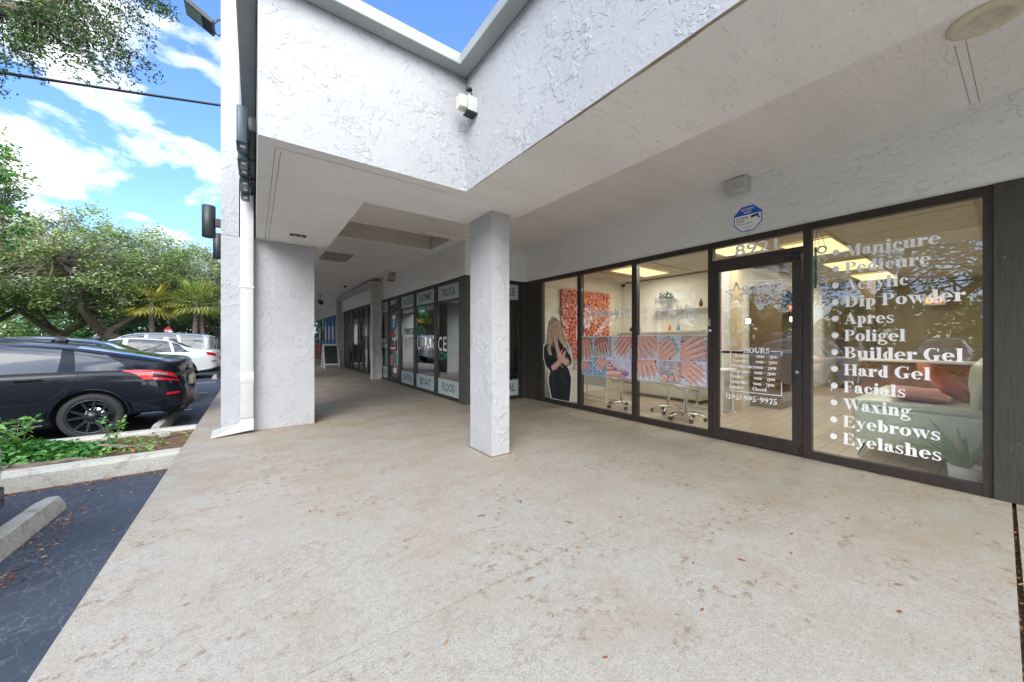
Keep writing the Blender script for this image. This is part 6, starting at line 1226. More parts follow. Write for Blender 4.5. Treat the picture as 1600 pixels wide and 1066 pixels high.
# ================================================================== WIRES AND LITTER ON THE WALK
def wire(a, b_, r, sag, lab, grp=None):
    a, b_ = Vector(a), Vector(b_); pts = [a.lerp(b_, i/16)-Vector((0, 0, sag*4*(i/16)*(1-i/16))) for i in range(17)]
    mb = MB(); mb.tube(pts, r, 7); tagp(mb.build('overhead_cable', 'black', loc=tuple(a)), lab, 'cable', grp)
wire((-22, 12.0, 3.6), (-.345, 12.0, 7.42), .030, .12, 'thick black overhead cable running from the facade across the sky')
wire((-60, 40, 9.1), (-24, 40, 8.5), .03, .3, 'thin distant power line at the left edge above the trees, upper of two'); wire((-60, 40, 8.5), (-24, 40, 7.9), .03, .3, 'thin distant power line at the left edge above the trees, lower of two')
random.seed(33)
def floorleaf(x, y, s_, m_, z=0.0):
    a = random.uniform(0, 6.28); mb = MB(); n = 7; pts = []
    for i in range(n):
        u_ = i/(n-1)*2-1; w_ = .42*(1-u_*u_)**.8
        pts.append((u_, w_, .18*(u_*u_)+.05)); 
    V_ = [(u_, w_*k, h+.12*abs(w_)*(1)) for (u_, w_, h) in pts for k in (-1, 0, 1)]
    vs = [(x+s_*(p[0]*cos(a)-p[1]*sin(a)), y+s_*(p[0]*sin(a)+p[1]*cos(a)), z+.0015+s_*p[2]*(0.5 if i % 3 == 1 else 1.1)) for i, p in enumerate(V_)]
    mb.add(vs, [(i*3+j, i*3+j+1, (i+1)*3+j+1, (i+1)*3+j) for i in range(n-1) for j in (0, 1)], 0, True)
    o = mb.build('fallen_leaf', m_, loc=(x, y, z)); return tagp(o, 'small curled brown leaf fallen on the pale concrete walkway', 'leaf', 'dry leaves scattered on the walkway')
lv = [(3.04, 2.36, .022), (2.2, .85, .03), (2.75, .78, .025), (2.62, .30, .035), (2.36, .27, .025), (3.05, .55, .02), (2.05, 1.55, .028), (1.55, 1.47, .03), (1.1, .9, .02), (1.35, .55, .02), (1.2, 1.75, .018), (1.25, 1.9, .015), (2.7, 1.05, .028), (3.4, 1.0, .022), (3.3, .62, .03), (3.6, .5, .024), (2.4, 1.65, .02), (2.5, 1.72, .018), (2.45, 1.8, .016), (1.9, 2.0, .018), (2.9, 1.6, .022), (1.65, .8, .02)]
for (x, y, s_) in lv: floorleaf(x, y, s_*.65, random.choice(('leaf_dry', 'leaf_dry', 'leaf_dry2')))
for k in range(60):
    x = random.uniform(-.3, 4.3); y = random.uniform(.4, 5.2)
    floorleaf(x, y, random.uniform(.006, .016), random.choice(('leaf_dry', 'leaf_dry2')))
mb = MB()
for k in range(3):
    x, y = random.uniform(.9, 2.4), random.uniform(1.4, 2.4); a = random.random()*3
    m2 = MB(); m2.tube([(x, y, .003), (x+.03*cos(a), y+.03*sin(a), .005), (x+.06*cos(a+.3), y+.06*sin(a+.3), .003)], .0018, 5); m2.tube([(x+.03*cos(a), y+.03*sin(a), .005), (x+.04*cos(a+1.2), y+.04*sin(a+1.2), .003)], .0012, 5); tagp(m2.build('twig', 'black', loc=(x, y, 0)), 'tiny dark twig lying on the concrete walkway', 'twig', 'dark twigs on the walkway')
mb = MB(); random.seed(4)
for k in range(200):
    x = random.uniform(1.4, 4.6); y = -.055+random.uniform(-.008, .008); leafquad(mb, (x, y, -.022+random.uniform(0, .014)), random.uniform(.01, .03), random.choice((0, 0, 0, 1, 1, 2)), up=.5)
tagp(mb.build('joint_litter', ['leaf_dry', 'leaf_dry2', 'ivy'], loc=(3, -.037, -.02)), 'dead leaves and moss packed into the open walkway joint', 'leaf litter', kind='stuff')
mb = MB()
for k in range(700):
    s_ = random.random()
    if s_ < .55: x = random.uniform(-2.2, -.68); y = 5.28-abs(random.gauss(0, .05))
    elif s_ < .8: x = -1.19+random.gauss(0, .05); y = random.uniform(2.9, 4.5)
    else: x = random.uniform(-2.2, -.7); y = random.uniform(3.2, 5.2)
    leafquad(mb, (x, y, -.166), random.uniform(.012, .035), random.choice((0, 1)), up=.15)
tagp(mb.build('asphalt_litter', ['leaf_dry', 'leaf_dry2'], loc=(-1.3, 4.8, -.17)), 'brown leaves drifted along the kerb and the wheel stop', 'leaf litter', kind='stuff')
# ================================================================== CARS
ZG = -0.17
def paint(name, col, rough=0.25, metal=0.3):
    m = plain(name, col, .45, metal, 0.02, 3, coat=1.0, spec=.3); return m
M['paint_black'] = plain('black_paint', (.005, .007, .013), .5, 0, .02, 3, coat=.5, spec=.1); M['paint_navy'] = paint('navy_paint', (.010, .018, .035), .2, .2); M['paint_white'] = paint('pearl_paint', (.72, .74, .74), .25, 0); M['paint_silver'] = paint('silver_paint', (.50, .54, .57), .28, .6); M['paint_blue'] = paint('blue_paint', (.03, .08, .20), .25, .3); M['paint_red'] = paint('red_paint', (.28, .02, .02), .25, .2)
M['tail'] = plain('tail_lamp_red', (.55, .01, .02), .1, 0, .1, 30, coat=1.0); M['tailc'] = plain('tail_lamp_clear', (.30, .30, .32), .08, .3, .3, 40, coat=1.0); M['seal'] = plain('black_trim', (.008, .008, .009), .35); M['rim_black'] = plain('satin_black_alloy', (.045, .052, .060), .28, .6, .05); M['rim_silver'] = plain('silver_alloy', (.55, .56, .58), .25, .9, .03); M['headl'] = plain('headlamp', (.55, .58, .60), .06, .2, .1, 30, coat=1.0)
def spl(keys, s):
    n = len(keys); i = 0
    while i < n-2 and keys[i+1][0] < s: i += 1
    p1, p2 = keys[i], keys[i+1]; p0 = keys[max(i-1, 0)]; p3 = keys[min(i+2, n-1)]
    u = min(1, max(0, (s-p1[0])/(p2[0]-p1[0]))); out = []
    for k in range(1, len(p1)):
        m1 = (p2[k]-p0[k])/max(1e-6, p2[0]-p0[0])*(p2[0]-p1[0]); m2 = (p3[k]-p1[k])/max(1e-6, p3[0]-p1[0])*(p2[0]-p1[0])
        u2, u3 = u*u, u*u*u; out.append((2*u3-3*u2+1)*p1[k]+(u3-2*u2+u)*m1+(-2*u3+3*u2)*p2[k]+(u3-u2)*m2)
    return out
HATCH = dict(L=4.55, wb=(1.02, 3.72), r=.32, lean=.34, keys=[(0, .35, .70, .84, .72, .98, .56), (.06, .32, .76, .87, .79, 1.035, .60), (.2, .29, .82, .90, .85, 1.075, .62), (.5, .30, .865, .925, .885, 1.135, .60), (.95, .25, .885, .935, .897, 1.235, .59), (1.45, .20, .89, .93, .90, 1.33, .58), (2.0, .18, .895, .92, .90, 1.375, .57), (2.6, .18, .895, .905, .90, 1.365, .56), (3.1, .18, .895, .89, .90, 1.22, .60), (3.5, .18, .89, .87, .895, 1.02, .68), (4.0, .20, .87, .80, .875, .87, .70), (4.35, .24, .80, .70, .80, .74, .62), (4.55, .30, .64, .58, .66, .61, .48)],
    win=[[(1.36, 1.33, 2.30, 2.33)], [(2.42, 2.42, 3.05, 3.45)]], q=((1.26, 1.17), (1.02, .60)))
SEDAN = dict(L=4.75, wb=(1.02, 3.85), r=.33, lean=.22, keys=[(0, .42, .72, .86, .72, .92, .60), (.06, .38, .80, .90, .81, .985, .68), (.2, .33, .855, .93, .865, 1.02, .72), (.6, .28, .89, .945, .895, 1.06, .72), (.95, .25, .90, .95, .905, 1.15, .66), (1.35, .20, .905, .95, .91, 1.34, .60), (1.9, .18, .91, .94, .915, 1.435, .58), (2.6, .18, .91, .92, .915, 1.44, .57), (3.15, .18, .91, .90, .915, 1.28, .61), (3.6, .18, .905, .88, .905, 1.05, .70), (4.15, .20, .88, .81, .88, .90, .72), (4.55, .24, .81, .70, .81, .75, .64), (4.75, .30, .66, .58, .66, .61, .50)],
    win=[[(1.42, 1.30, 2.36, 2.40)], [(2.48, 2.50, 3.12, 3.52)]], q=((1.34, 1.22), (1.18, .86)))
SUV = dict(L=4.6, wb=(.95, 3.65), r=.35, lean=.12, keys=[(0, .46, .72, .96, .74, 1.30, .60), (.06, .42, .82, .99, .84, 1.46, .64), (.2, .36, .87, 1.0, .885, 1.56, .66), (.6, .30, .90, 1.01, .91, 1.62, .66), (1.4, .25, .915, 1.0, .92, 1.66, .66), (2.2, .24, .915, .99, .92, 1.67, .65), (2.75, .24, .915, .98, .92, 1.60, .66), (3.2, .24, .91, .97, .915, 1.34, .70), (3.5, .24, .905, .95, .91, 1.12, .74), (4.0, .26, .88, .92, .89, 1.02, .74), (4.4, .30, .82, .84, .83, .90, .68), (4.6, .36, .68, .70, .68, .74, .52)],
    win=[[(1.30, 1.18, 2.10, 2.14)], [(2.22, 2.22, 2.80, 3.15)]], q=((1.20, 1.08), (.42, .36)))
def make_car(kind, xr, yc, label, pm, name='parked_car', rimm='rim_silver', flip=1, group='cars parked in the lot', detail=True, rails=False, rim_style=5):
    """rear end at x = xr, the car runs towards -x (flip=1) or +x (flip=-1)"""
    L_, keys = kind['L'], kind['keys']; root = thing(name, label, 'car', (xr-flip*L_/2, yc, ZG), group)
    def ring(s):
        zl, wl, zb, wb, zr, wr = spl(keys, min(max(s, 0), L_)); gz = zr-zb
        return [(0, zl), (wl*.90, zl), (wl*.985, zl+.06), (wb*1.0, zl+(zb-zl)*.42), (wb*1.005, zl+(zb-zl)*.66), (wb*.99, zb-.05), (wb*.955, zb+.005), (wr+(wb*.94-wr)*.55, zb+gz*.40), (wr+(wb*.94-wr)*.16, zb+gz*.76), (wr*.90, zr-gz*.075-.006), (wr*.5, zr-.002), (0, zr+.012)]
    def W(s, t, z):
        f = max(0, 1-s/.55); f2 = max(0, 1-(L_-s)/.5)
        s2 = s+f*f*(max(0, z-.62))*kind['lean']+f*f*max(0, .40-z)*.5 + f*(t/.9)**2*.16 - f2*(t/.9)**2*.22-f2*f2*max(0, z-.6)*.3
        return Vector((xr-flip*s2, yc+t, ZG+z))
    NV = 12
    def ST(s, v, side, off=0.0):
        R = ring(s); i = min(int(v), NV-2); u = v-i; p0, p1, p2, p3 = R[max(i-1, 0)], R[i], R[i+1], R[min(i+2, NV-1)]
        q = [0.5*((2*p1[a])+(-p0[a]+p2[a])*u+(2*p0[a]-5*p1[a]+4*p2[a]-p3[a])*u*u+(-p0[a]+3*p1[a]-3*p2[a]+p3[a])*u**3) for a in (0, 1)]
        return W(s, side*q[0], q[1])
    def surf(s, v, side, off=0.0):
        p = ST(s, v, side)
        if off:
            e = .01; a = ST(min(s+e, L_), v, side)-ST(max(s-e, 0), v, side); b_ = ST(s, min(v+e*3, NV-1.001), side)-ST(s, max(v-e*3, 0), side); n_ = a.cross(b_)
            if n_.length > 1e-9:
                n_.normalize(); c = Vector((p.x, yc, ZG+.7))
                if n_.dot(p-c) < 0: n_ = -n_
                p = p+n_*off
        return p
    ss = [0, .015, .04, .08, .13, .19]; x = .27
    while x < L_-.25: ss.append(x); x += .085
    ss += [L_-.19, L_-.12, L_-.06, L_-.02, L_]
    vv = [i*.5 for i in range(2*(NV-1)+1)]; mb = MB(); rings = []
    for s in ss: rings.append([surf(s, v, 1) for v in vv]+[surf(s, v, -1) for v in reversed(vv[1:-1])])
    n = len(rings[0]); vs = [p for r in rings for p in r]
    mb.add(vs, [(i*n+k, i*n+(k+1) % n, (i+1)*n+(k+1) % n, (i+1)*n+k) for i in range(len(ss)-1) for k in range(n)]+[tuple(range(n)), tuple((len(ss)-1)*n+k for k in reversed(range(n)))], 0, True)
    body = mb.build('body', [pm, 'seal'], root)
    r = kind['r']
    cut = MB()
    for wx in kind['wb']:
        for sd in (1, -1):
            c = Vector((xr-flip*wx, yc+sd*.72, ZG+r)); m2 = cut.cyl(c, c+Vector((0, sd*.5, 0)), r+.055, n=40, m=0)
    co = cut.build('cutter', ['seal'], root)
    md = body.modifiers.new('b', 'BOOLEAN'); md.object = co; md.operation = 'DIFFERENCE'; md.solver = 'EXACT'
    try: md.material_mode = 'TRANSFER'
    except Exception: pass
    bpy.context.view_layer.update()
    me = bpy.data.meshes.new_from_object(body.evaluated_get(bpy.context.evaluated_depsgraph_get())); body.modifiers.clear(); body.data = me; bpy.data.objects.remove(co)
    def patch(name_, mat, s0, s1, v0, v1, side, off=.004, ns=14, nv=6, par=root):
        """s0, s1: functions or numbers of the height fraction"""
        f0 = s0 if callable(s0) else (lambda u: s0); f1 = s1 if callable(s1) else (lambda u: s1); mb = MB(); vs = []
        for j in range(nv+1):
            u = j/nv; v = v0+(v1-v0)*u; 
            for i in range(ns+1): s = f0(u)+(f1(u)-f0(u))*i/ns; vs.append(surf(s, v if not callable(v1) else v, side, off))
        mb.add(vs, [(j*(ns+1)+i, j*(ns+1)+i+1, (j+1)*(ns+1)+i+1, (j+1)*(ns+1)+i) for j in range(nv) for i in range(ns)], 0, True)
        return mb.build(name_, mat, par, fix=True)
    def seam(pts, side, r_=.0035, mat='seal', nm='seam', off=0.0): 
        q = []
        for a, b_ in zip(pts, pts[1:]):
            for k in range(6): u = k/6; q.append(surf(a[0]+(b_[0]-a[0])*u, a[1]+(b_[1]-a[1])*u, side, off))
        q.append(surf(pts[-1][0], pts[-1][1], side, off)); mb = MB(); mb.tube(q, r_, 5); return mb
    def lin(a, b_): return lambda u: a+(b_-a)*u
    sides = (1, -1)
    for sd in sides:
        vb, vt = 6.12, 8.72
        w1 = kind['win'][0][0]; w2 = kind['win'][1][0]
        patch('side_window', 'car_glass', lin(w1[1], w1[0]), lin(w1[3], w1[2]), vb, vt, sd)
        patch('side_window', 'car_glass', lin(w2[1], w2[0]), lin(w2[3], w2[2]), vb, vt, sd)
        q0, q1 = kind['q']; patch('quarter_window', 'car_glass', lin(q1[1], q1[0]), lin(q0[1], q0[0]), vb, vt-.15, sd)
        s_end = kind['win'][1][0][3]
        if detail:
            m_ = seam([(q1[1]-.03, vb-.05), (s_end, vb-.05)], sd, .006); m_2 = seam([(q1[1]-.03, vb-.02), (q1[0]-.02, vt-.1), (q0[0]+.2, vt+.05), (w2[2], vt+.06), (s_end+.02, vb)], sd, .006)
            m_.add(m_2.v, m_2.f, 0, True); m_.build('window_trim', 'seal', root)
            m_ = seam([(q0[1]-.04, 6.0), (q0[1]-.02, 5.0), (q0[1]+.02, 4.4), (kind['wb'][0]+r+.10, 3.2), (kind['wb'][0]+r+.14, 2.2), (w1[3]+.05, 2.05), (w1[3]+.06, 3.5), (w1[3]+.04, 6.0)], sd, .004); m_2 = seam([(w1[3]+.06, 2.05), (w2[3]-.1, 2.05), (w2[3]+.02, 3.2), (w2[3]+.03, 6.0)], sd, .004); m_.add(m_2.v, m_2.f); m_.build('door_seam', 'seal', root)
            for hs in (w1[1]+.12, w2[1]+.12):
                mb = MB(); mb.tube([surf(hs, 4.85, sd, .004), surf(hs+.04, 4.9, sd, .03), surf(hs+.18, 4.9, sd, .03), surf(hs+.22, 4.85, sd, .004)], .012, 7); mb.build('door_handle', pm, root)
            # wheel arch lip and sill
            for wx in kind['wb']:
                q = []
                for k in range(25):
                    a = pi*k/24; c = Vector((xr-flip*(wx+(r+.058)*cos(a)), yc+sd*.905, ZG+r+(r+.058)*sin(a))); q.append(Vector((c.x, yc+sd*(.893 if kind is HATCH else .903), c.z)))
                mb = MB(); mb.tube(q, .012, 6); mb.build('arch_lip', pm, root)
            m_ = seam([(kind['wb'][0]+r+.1, 1.9), (kind['wb'][1]-r-.1, 1.9)], sd, .03); m_.build('sill', pm, root)
            mb = MB(); c = surf(kind['win'][1][0][3]-.12, 6.1, sd, .0); mb.blob(c+Vector((0, sd*.11, .05)), (.07, .10, .07), 0, 12, 8, 0, .7); mb.tube([c, c+Vector((0, sd*.09, .03))], .02, 6); mb.build('mirror', pm, root)
        # tail lamp wraps the corner
        if kind is HATCH:
            t_ = patch('taillight', 'tail', .0, lin(.50, .74), 4.55, 6.15, sd, .006, 18, 6); 
            patch('lens_clear', 'tailc', .10, .36, 5.25, 5.7, sd, .010, 8, 3, t_)
            patch('lens_surround', 'seal', .01, .34, 4.75, 5.1, sd, .009, 6, 3, t_)
        else: patch('taillight', 'tail', .0, lin(.28, .40), 4.7, 6.1, sd, .006, 8, 4)
        patch('headlight', 'headl', lin(L_-.45, L_-.55), L_-.05, 4.6, 5.8, sd, .005, 8, 4)
        patch('reflector', 'tail', .02, .16, 3.05, 3.3, sd, .006, 4, 2)
    # rear glass and windscreen
    for (s0, s1, nm) in (((.32, 1.25, 'rear_window') if kind is HATCH else (.86, 1.32, 'rear_window') if kind is SEDAN else (.07, .16, 'rear_window')), (kind['keys'][8][0]-.30, kind['keys'][9][0]+.02, 'windscreen')):
        mb = MB(); vs = []; NS = 10; vl = [9.1+.2*k for k in range(10)]
        for i in range(NS+1):
            s = s0+(s1-s0)*i/NS; row = [surf(s, v, 1, .004) for v in vl]+[surf(s, v, -1, .004) for v in reversed(vl)]; vs += row
        w_ = len(vl)*2; mb.add(vs, [(i*w_+k, i*w_+k+1, (i+1)*w_+k+1, (i+1)*w_+k) for i in range(NS) for k in range(w_-1)], 0, True); mb.build(nm, 'car_glass', root)
    # rear end
    mb = MB(); xq = lambda s: xr-flip*s
    mb.bbox(xq(.13 if kind is HATCH else .05), yc-.62, ZG+.25, xq(.34), yc+.62, ZG+.40, .02); mb.build('diffuser', 'seal', root)
    if kind is HATCH:
        for k in range(6): mb = MB(); mb.bbox(xq(.09), yc-.6+.24*k, ZG+.24, xq(.30), yc-.58+.24*k, ZG+.36, .004); mb.build('diffuser_fin', 'seal', root)
        mb = MB(); q = [surf(.05, 9.4, 1, .012), surf(.045, 10, 1, .03), surf(.04, 10.9, 1, .035), surf(.045, 10, -1, .03), surf(.05, 9.4, -1, .012)]; mb.tube(q, [.012, .022, .024, .022, .012], 8); mb.build('spoiler', pm, root)
        mb = MB(); mb.tube([surf(.02, 5.7, 1, .01), Vector((xq(.045), yc, ZG+.87)), surf(.02, 5.7, -1, .01)], .028, 8); mb.build('tail_trim', 'seal', root)
    M.setdefault('plate', plain('licence_plate', (.62, .58, .46), .4, 0, .15, 30))
    mb = MB(); zp = .72 if kind is HATCH else .80; mb.bbox(xq(.028 if kind is HATCH else .055), yc-.155, ZG+zp-.08, xq(.09), yc+.155, ZG+zp+.08, .006); mb.build('licence_plate', 'plate', root)
    if rails:
        for sd in (1, -1):
            mb = MB(); mb.tube([surf(.5, 9.2, sd, .0), surf(.6, 9.2, sd, .045), surf(1.5, 9.2, sd, .05), surf(2.5, 9.2, sd, .045), surf(2.6, 9.2, sd, .0)], .013, 6); mb.build('roof_rail', 'seal', root)
    # shark fin
    mb = MB(); c = surf(1.55, 10.9, 1, 0); mb.blob(c+Vector((0, 0, .02)), (.09, .02, .05), 0, 8, 6); mb.build('antenna', pm, root)
    # wheels
    for wx in kind['wb']:
        for sd in (1, -1):
            cy = yc+sd*(.885 if kind is HATCH else .893); c = Vector((xr-flip*wx, cy-sd*.22, ZG+r)); ax = Vector((0, sd, 0))
            mb = MB(); ri = r*.735; mb.lathe([(ri-.01, .01), (ri, .0), (r*.92, .0), (r*.985, .02), (r, .05), (r, .17), (r*.985, .198), (r*.93, .214), (r*.80, .222), (ri+.004, .212), (ri, .195)], c, ax, 48); wh = mb.build('wheel', 'rubber', root)
            mb = MB(); mb.lathe([(ri-.001, .02), (ri-.002, .19), (ri+.006, .214), (ri-.012, .217), (ri-.018, .19), (ri-.03, .06)], c, ax, 48); mb.lathe([(ri-.03, .06), (.05, .09)], c, ax, 30, 1)
            u = ax.orthogonal().normalized(); w_ = ax.cross(u)
            for k in range(5):
                for o_ in ((-.15, .15) if rim_style == 5 else (-.12, .12)):
                    a = 2*pi*k/5+.3; a1 = a+o_*1.9
                    pin = c+ax*.185+(u*cos(a+o_*.9)+w_*sin(a+o_*.9))*.045; pout = c+ax*.205+(u*cos(a1)+w_*sin(a1))*(ri-.010)
                    d = (pout-pin).normalized(); sdv = d.cross(ax).normalized(); wd0, wd1 = .017, .011
                    pts = [pin-sdv*wd0, pin+sdv*wd0, pout+sdv*wd1, pout-sdv*wd1]
                    mb.add([p for p in pts]+[p-ax*.035 for p in pts], [(0, 1, 2, 3), (4, 7, 6, 5), (0, 4, 5, 1), (1, 5, 6, 2), (2, 6, 7, 3), (3, 7, 4, 0)], 0)
            mb.lathe([(.0, .205), (.03, .205), (.036, .198), (.065, .196), (.07, .15)], c, ax, 20)
            for k in range(5): a = 2*pi*k/5; p = c+ax*.197+(u*cos(a)+w_*sin(a))*.050; mb.cyl(p, p+ax*.008, .008, n=8, m=1)
            mb.lathe([(.15, .07), (.15, .095), (.06, .096)], c, ax, 24, 2)
            mb.build('rim', [rimm, 'seal', 'chrome'], wh)
    return root
carA = make_car(HATCH, -.82, 8.33, 'black hatchback with black spoked wheels parked nearest beyond the planting bed', 'paint_black', rimm='rim_black')
carB = make_car(SEDAN, -1.12, 11.1, 'dark navy sedan parked directly behind the black hatchback', 'paint_navy')
carW = make_car(SEDAN, -.97, 17.4, 'white sedan with silver spoked wheel and red tail lamp beyond the dark cars', 'paint_white')
carD = make_car(SUV, -1.3, 20.6, 'silver crossover with roof rails just beyond the white sedan', 'paint_silver', rails=True)
carS = make_car(SEDAN, -1.33, 3.40, 'silver sedan at the left edge, only its rear corner in the picture', 'paint_silver')
def recolour(src, xr, yc, kind, label, pm, rz=0.0):
    c = copy_tree(src); c.location = (xr, yc, ZG); c.rotation_euler[2] = rz; c['label'] = label
    for ch in c.children:
        me0 = ch.data
        if any(m and m.name == M[src_paint[src]].name for m in me0.materials):
            ch.data = me0.copy()
            for i, m in enumerate(ch.data.materials):
                if m and m.name == M[src_paint[src]].name: ch.data.materials[i] = M[pm]
    return c
src_paint = {carA: 'paint_black', carB: 'paint_navy', carD: 'paint_silver', carW: 'paint_white', carS: 'paint_silver'}
recolour(carD, -3.7, 23.6, SUV, 'dark blue crossover far down the row behind the silver one', 'paint_blue')
recolour(carB, -3.8, 26.5, SEDAN, 'farthest dark sedan at the end of the row, by the facade edge', 'paint_navy')
recolour(carB, -3.75, -3.0, SEDAN, 'blue sedan mirrored in the right salon window', 'paint_blue')
recolour(carD, -3.7, -6.0, SUV, 'white crossover mirrored at the far right of the salon window', 'paint_white')
for i, (y, src, pm, lab) in enumerate(((-6, carS, 'paint_white', 'white sedan'), (-3, carD, 'paint_red', 'red crossover'), (0, carB, 'paint_blue', 'blue sedan'), (3, carS, 'paint_silver', 'silver sedan'), (6, carD, 'paint_navy', 'navy crossover'), (9, carB, 'paint_red', 'red sedan'), (14.9, carS, 'paint_white', 'white sedan'), (18, carD, 'paint_silver', 'silver crossover'))):
    recolour(src, -14.6, y+1.5, SEDAN, lab+' in the row across the drive aisle, '+('bay %s from the near end' % ['first', 'second', 'third', 'fourth', 'fifth', 'sixth', 'seventh', 'eighth'][i] if True else ''), pm, pi)
# ================================================================== TREES
c_, s_ = cos(TH), sin(TH)
def at(u, v, t):
    a = (u-800)/555.2; return Vector(((a*c_+s_)*t, (c_-a*s_)*t, 1.233+(530-v)/555.2*t))
def gat(u, t): p = at(u, 530, t); p.z = ZG; return p
def tree(name, base, h, rad, label, group, seed, lm=('oak1', 'oak2', 'oak3'), nterm=150, leaves=55, lsz=.15, lean=(0, 0), flat=.55, trunk_r=.32, zc=None, forks=3, fork_h=.22, up_only=False, cl=.75, bark='bark'):
    random.seed(seed); t = thing(name, label, 'tree', tuple(base), group); base = Vector(base); mb = MB(); ml = MB()
    top = base+Vector((lean[0], lean[1], h*fork_h)); pts = [base.lerp(top, k/5)+Vector((random.gauss(0, .03), random.gauss(0, .03), 0))*h*.12 for k in range(6)]; pts[0] = base-Vector((0, 0, .1))
    mb.tube(pts, [trunk_r*(1.25-.07*k if k else 1.45) for k in range(6)], 10)
    cc = base+Vector((lean[0], lean[1], zc if zc else h*.66)); terms = []
    ends = []
    for k in range(nterm):
        a = random.uniform(0, 2*pi); q = random.random()**.42; ph = random.uniform(-.85, 1)
        z = ph*sqrt(max(0, 1-q*q*.75)); e = cc+Vector((cos(a)*rad*q, sin(a)*rad*q, z*h*(1-fork_h)*.48*(1+.28*mnoise.noise(Vector((cos(a)*2, sin(a)*2, seed)))))); ends.append(e)
    for k in range(nterm//12):
        a = random.uniform(0, 2*pi); q = random.random()**.6*.85; ends.append(cc+Vector((cos(a)*rad*q, sin(a)*rad*q, h*(1-fork_h)*.48*random.uniform(.95, 1.35)*(1-.25*q))))
    limbs = []
    for f in range(forks):
        a = 2*pi*f/forks+random.uniform(-.4, .4); m_ = top+Vector((cos(a)*rad*.35, sin(a)*rad*.35, h*.17)); e_ = cc+Vector((cos(a)*rad*.72, sin(a)*rad*.72, h*.05*random.uniform(-1, 2)))
        ln = [top-Vector((0, 0, .15)), top.lerp(m_, .5)+Vector((0, 0, -h*.02)), m_, m_.lerp(e_, .5)+Vector((random.gauss(0, .3), random.gauss(0, .3), h*.03)), e_]
        sm = []
        for i in range(4):
            for j in range(3): sm.append(ln[i].lerp(ln[i+1], j/3))
        sm.append(ln[-1]); mb.tube(sm, [trunk_r*(.72-.052*i) for i in range(13)], 8); limbs.append(sm)
    for e in ends:
        L_ = min(limbs, key=lambda l: min((p-e).length for p in l)); s0 = min(L_[3:], key=lambda p: (p-e).length+abs(random.gauss(0, .3)))
        mid = s0.lerp(e, .55)+Vector((random.gauss(0, .25), random.gauss(0, .25), random.gauss(.15, .2))); mb.tube([s0, mid, e], [trunk_r*.13, trunk_r*.08, trunk_r*.03], 5, caps=False)
        dens = random.choice((.45, .8, 1, 1.3)); mi = random.choices((0, 1, 2), (3, 4, 2 if e.z < cc.z+h*.1 else 3))[0]
        for q in range(int(leaves*dens)):
            d = Vector((random.gauss(0, 1), random.gauss(0, 1), random.gauss(0, .7))); d = d.normalized()*cl*random.random()**.5
            leafquad(ml, e+d*random.uniform(.5, 1.1), lsz*random.uniform(.6, 1.25), mi if random.random() < .8 else random.randrange(3), up=.8, asp=.55)
    mb.build('trunk', bark, t); ml.build('crown', list(lm), t, fix=False); return t
GO = 'oaks across the parking lot'
tree('oak_tree', gat(92, 25), 8.2, 5.2, 'grey green oak with a low forked trunk, left of the leaning one', GO, 1, nterm=420, leaves=85, lsz=.19)
tree('oak_tree', gat(250, 26), 8.4, 5.0, 'oak with a long left-leaning trunk at the middle of the tree line', GO, 2, nterm=400, leaves=85, lsz=.19, lean=(-2.6, -.9))
tree('oak_tree', gat(268, 30), 8.6, 5.0, 'upright oak right of the leaning one, beside the palms', GO, 3, nterm=380, leaves=80, lsz=.20, forks=4)
tree('oak_tree', gat(-30, 24), 8.6, 5.4, 'oak at the left edge of the tree line under the power lines', GO, 4, nterm=320, leaves=80, lsz=.19, lean=(-.5, 0))
tree('oak_tree', gat(345, 31), 8.2, 5.0, 'oak at the right end of the tree line, cut by the facade edge', GO, 5, nterm=320, leaves=75, lsz=.20)
tree('oak_tree', gat(165, 33), 9.0, 5.2, 'oak set back between the forked and the leaning oaks', GO, 6, nterm=320, leaves=70, lsz=.23)
def bush(p, rx, h, lab, seed, lm=('hedge', 'oak1', 'oak2'), n=5200, lsz=.34):
    random.seed(seed); t = thing('understory_shrub', lab, 'shrub', tuple(p), 'shrubs beneath the far trees'); ml = MB(); mb = MB()
    for k in range(5): a = random.uniform(0, 6.28); mb.tube([p, p+Vector((cos(a)*rx*.3, sin(a)*rx*.3, h*.5)), p+Vector((cos(a)*rx*.5, sin(a)*rx*.5, h*.8))], [.08, .05, .02], 6)
    for k in range(n):
        a = random.uniform(0, 2*pi); ph = random.uniform(0, 1); r = rx*sqrt(1-ph*ph*.8)*random.uniform(.6, 1.05); leafquad(ml, p+Vector((cos(a)*r, sin(a)*r, h*ph*(.9+.2*mnoise.noise(Vector((a*2, ph*3, seed)))))), lsz*random.uniform(.5, 1.2), random.choice((0, 0, 1, 2)), up=.9, asp=.7)
    mb.build('stem', 'bark', t); ml.build('foliage', list(lm), t, fix=False)
for i, (u, t_, rx, h, w_) in enumerate(((-60, 34, 4.5, 4.2, 'leftmost, grey green'), (30, 36, 4.5, 4.6, 'behind the left trunk, pale'), (115, 37, 4.5, 5.2, 'behind the forked oak'), (190, 38, 4.5, 5.0, 'behind the leaning trunk'), (255, 38, 4.5, 5.2, 'behind the upright oak'), (325, 38, 4.5, 5.2, 'behind the palms'), (380, 38, 4.5, 5, 'rightmost, past the facade edge'))):
    bush(gat(u, t_), rx, h, 'dense dark shrub mass under the far trees, '+w_, 50+i, lm=('oak2', 'oak3', 'oak3') if i < 2 else ('hedge', 'hedge', 'oak1'))
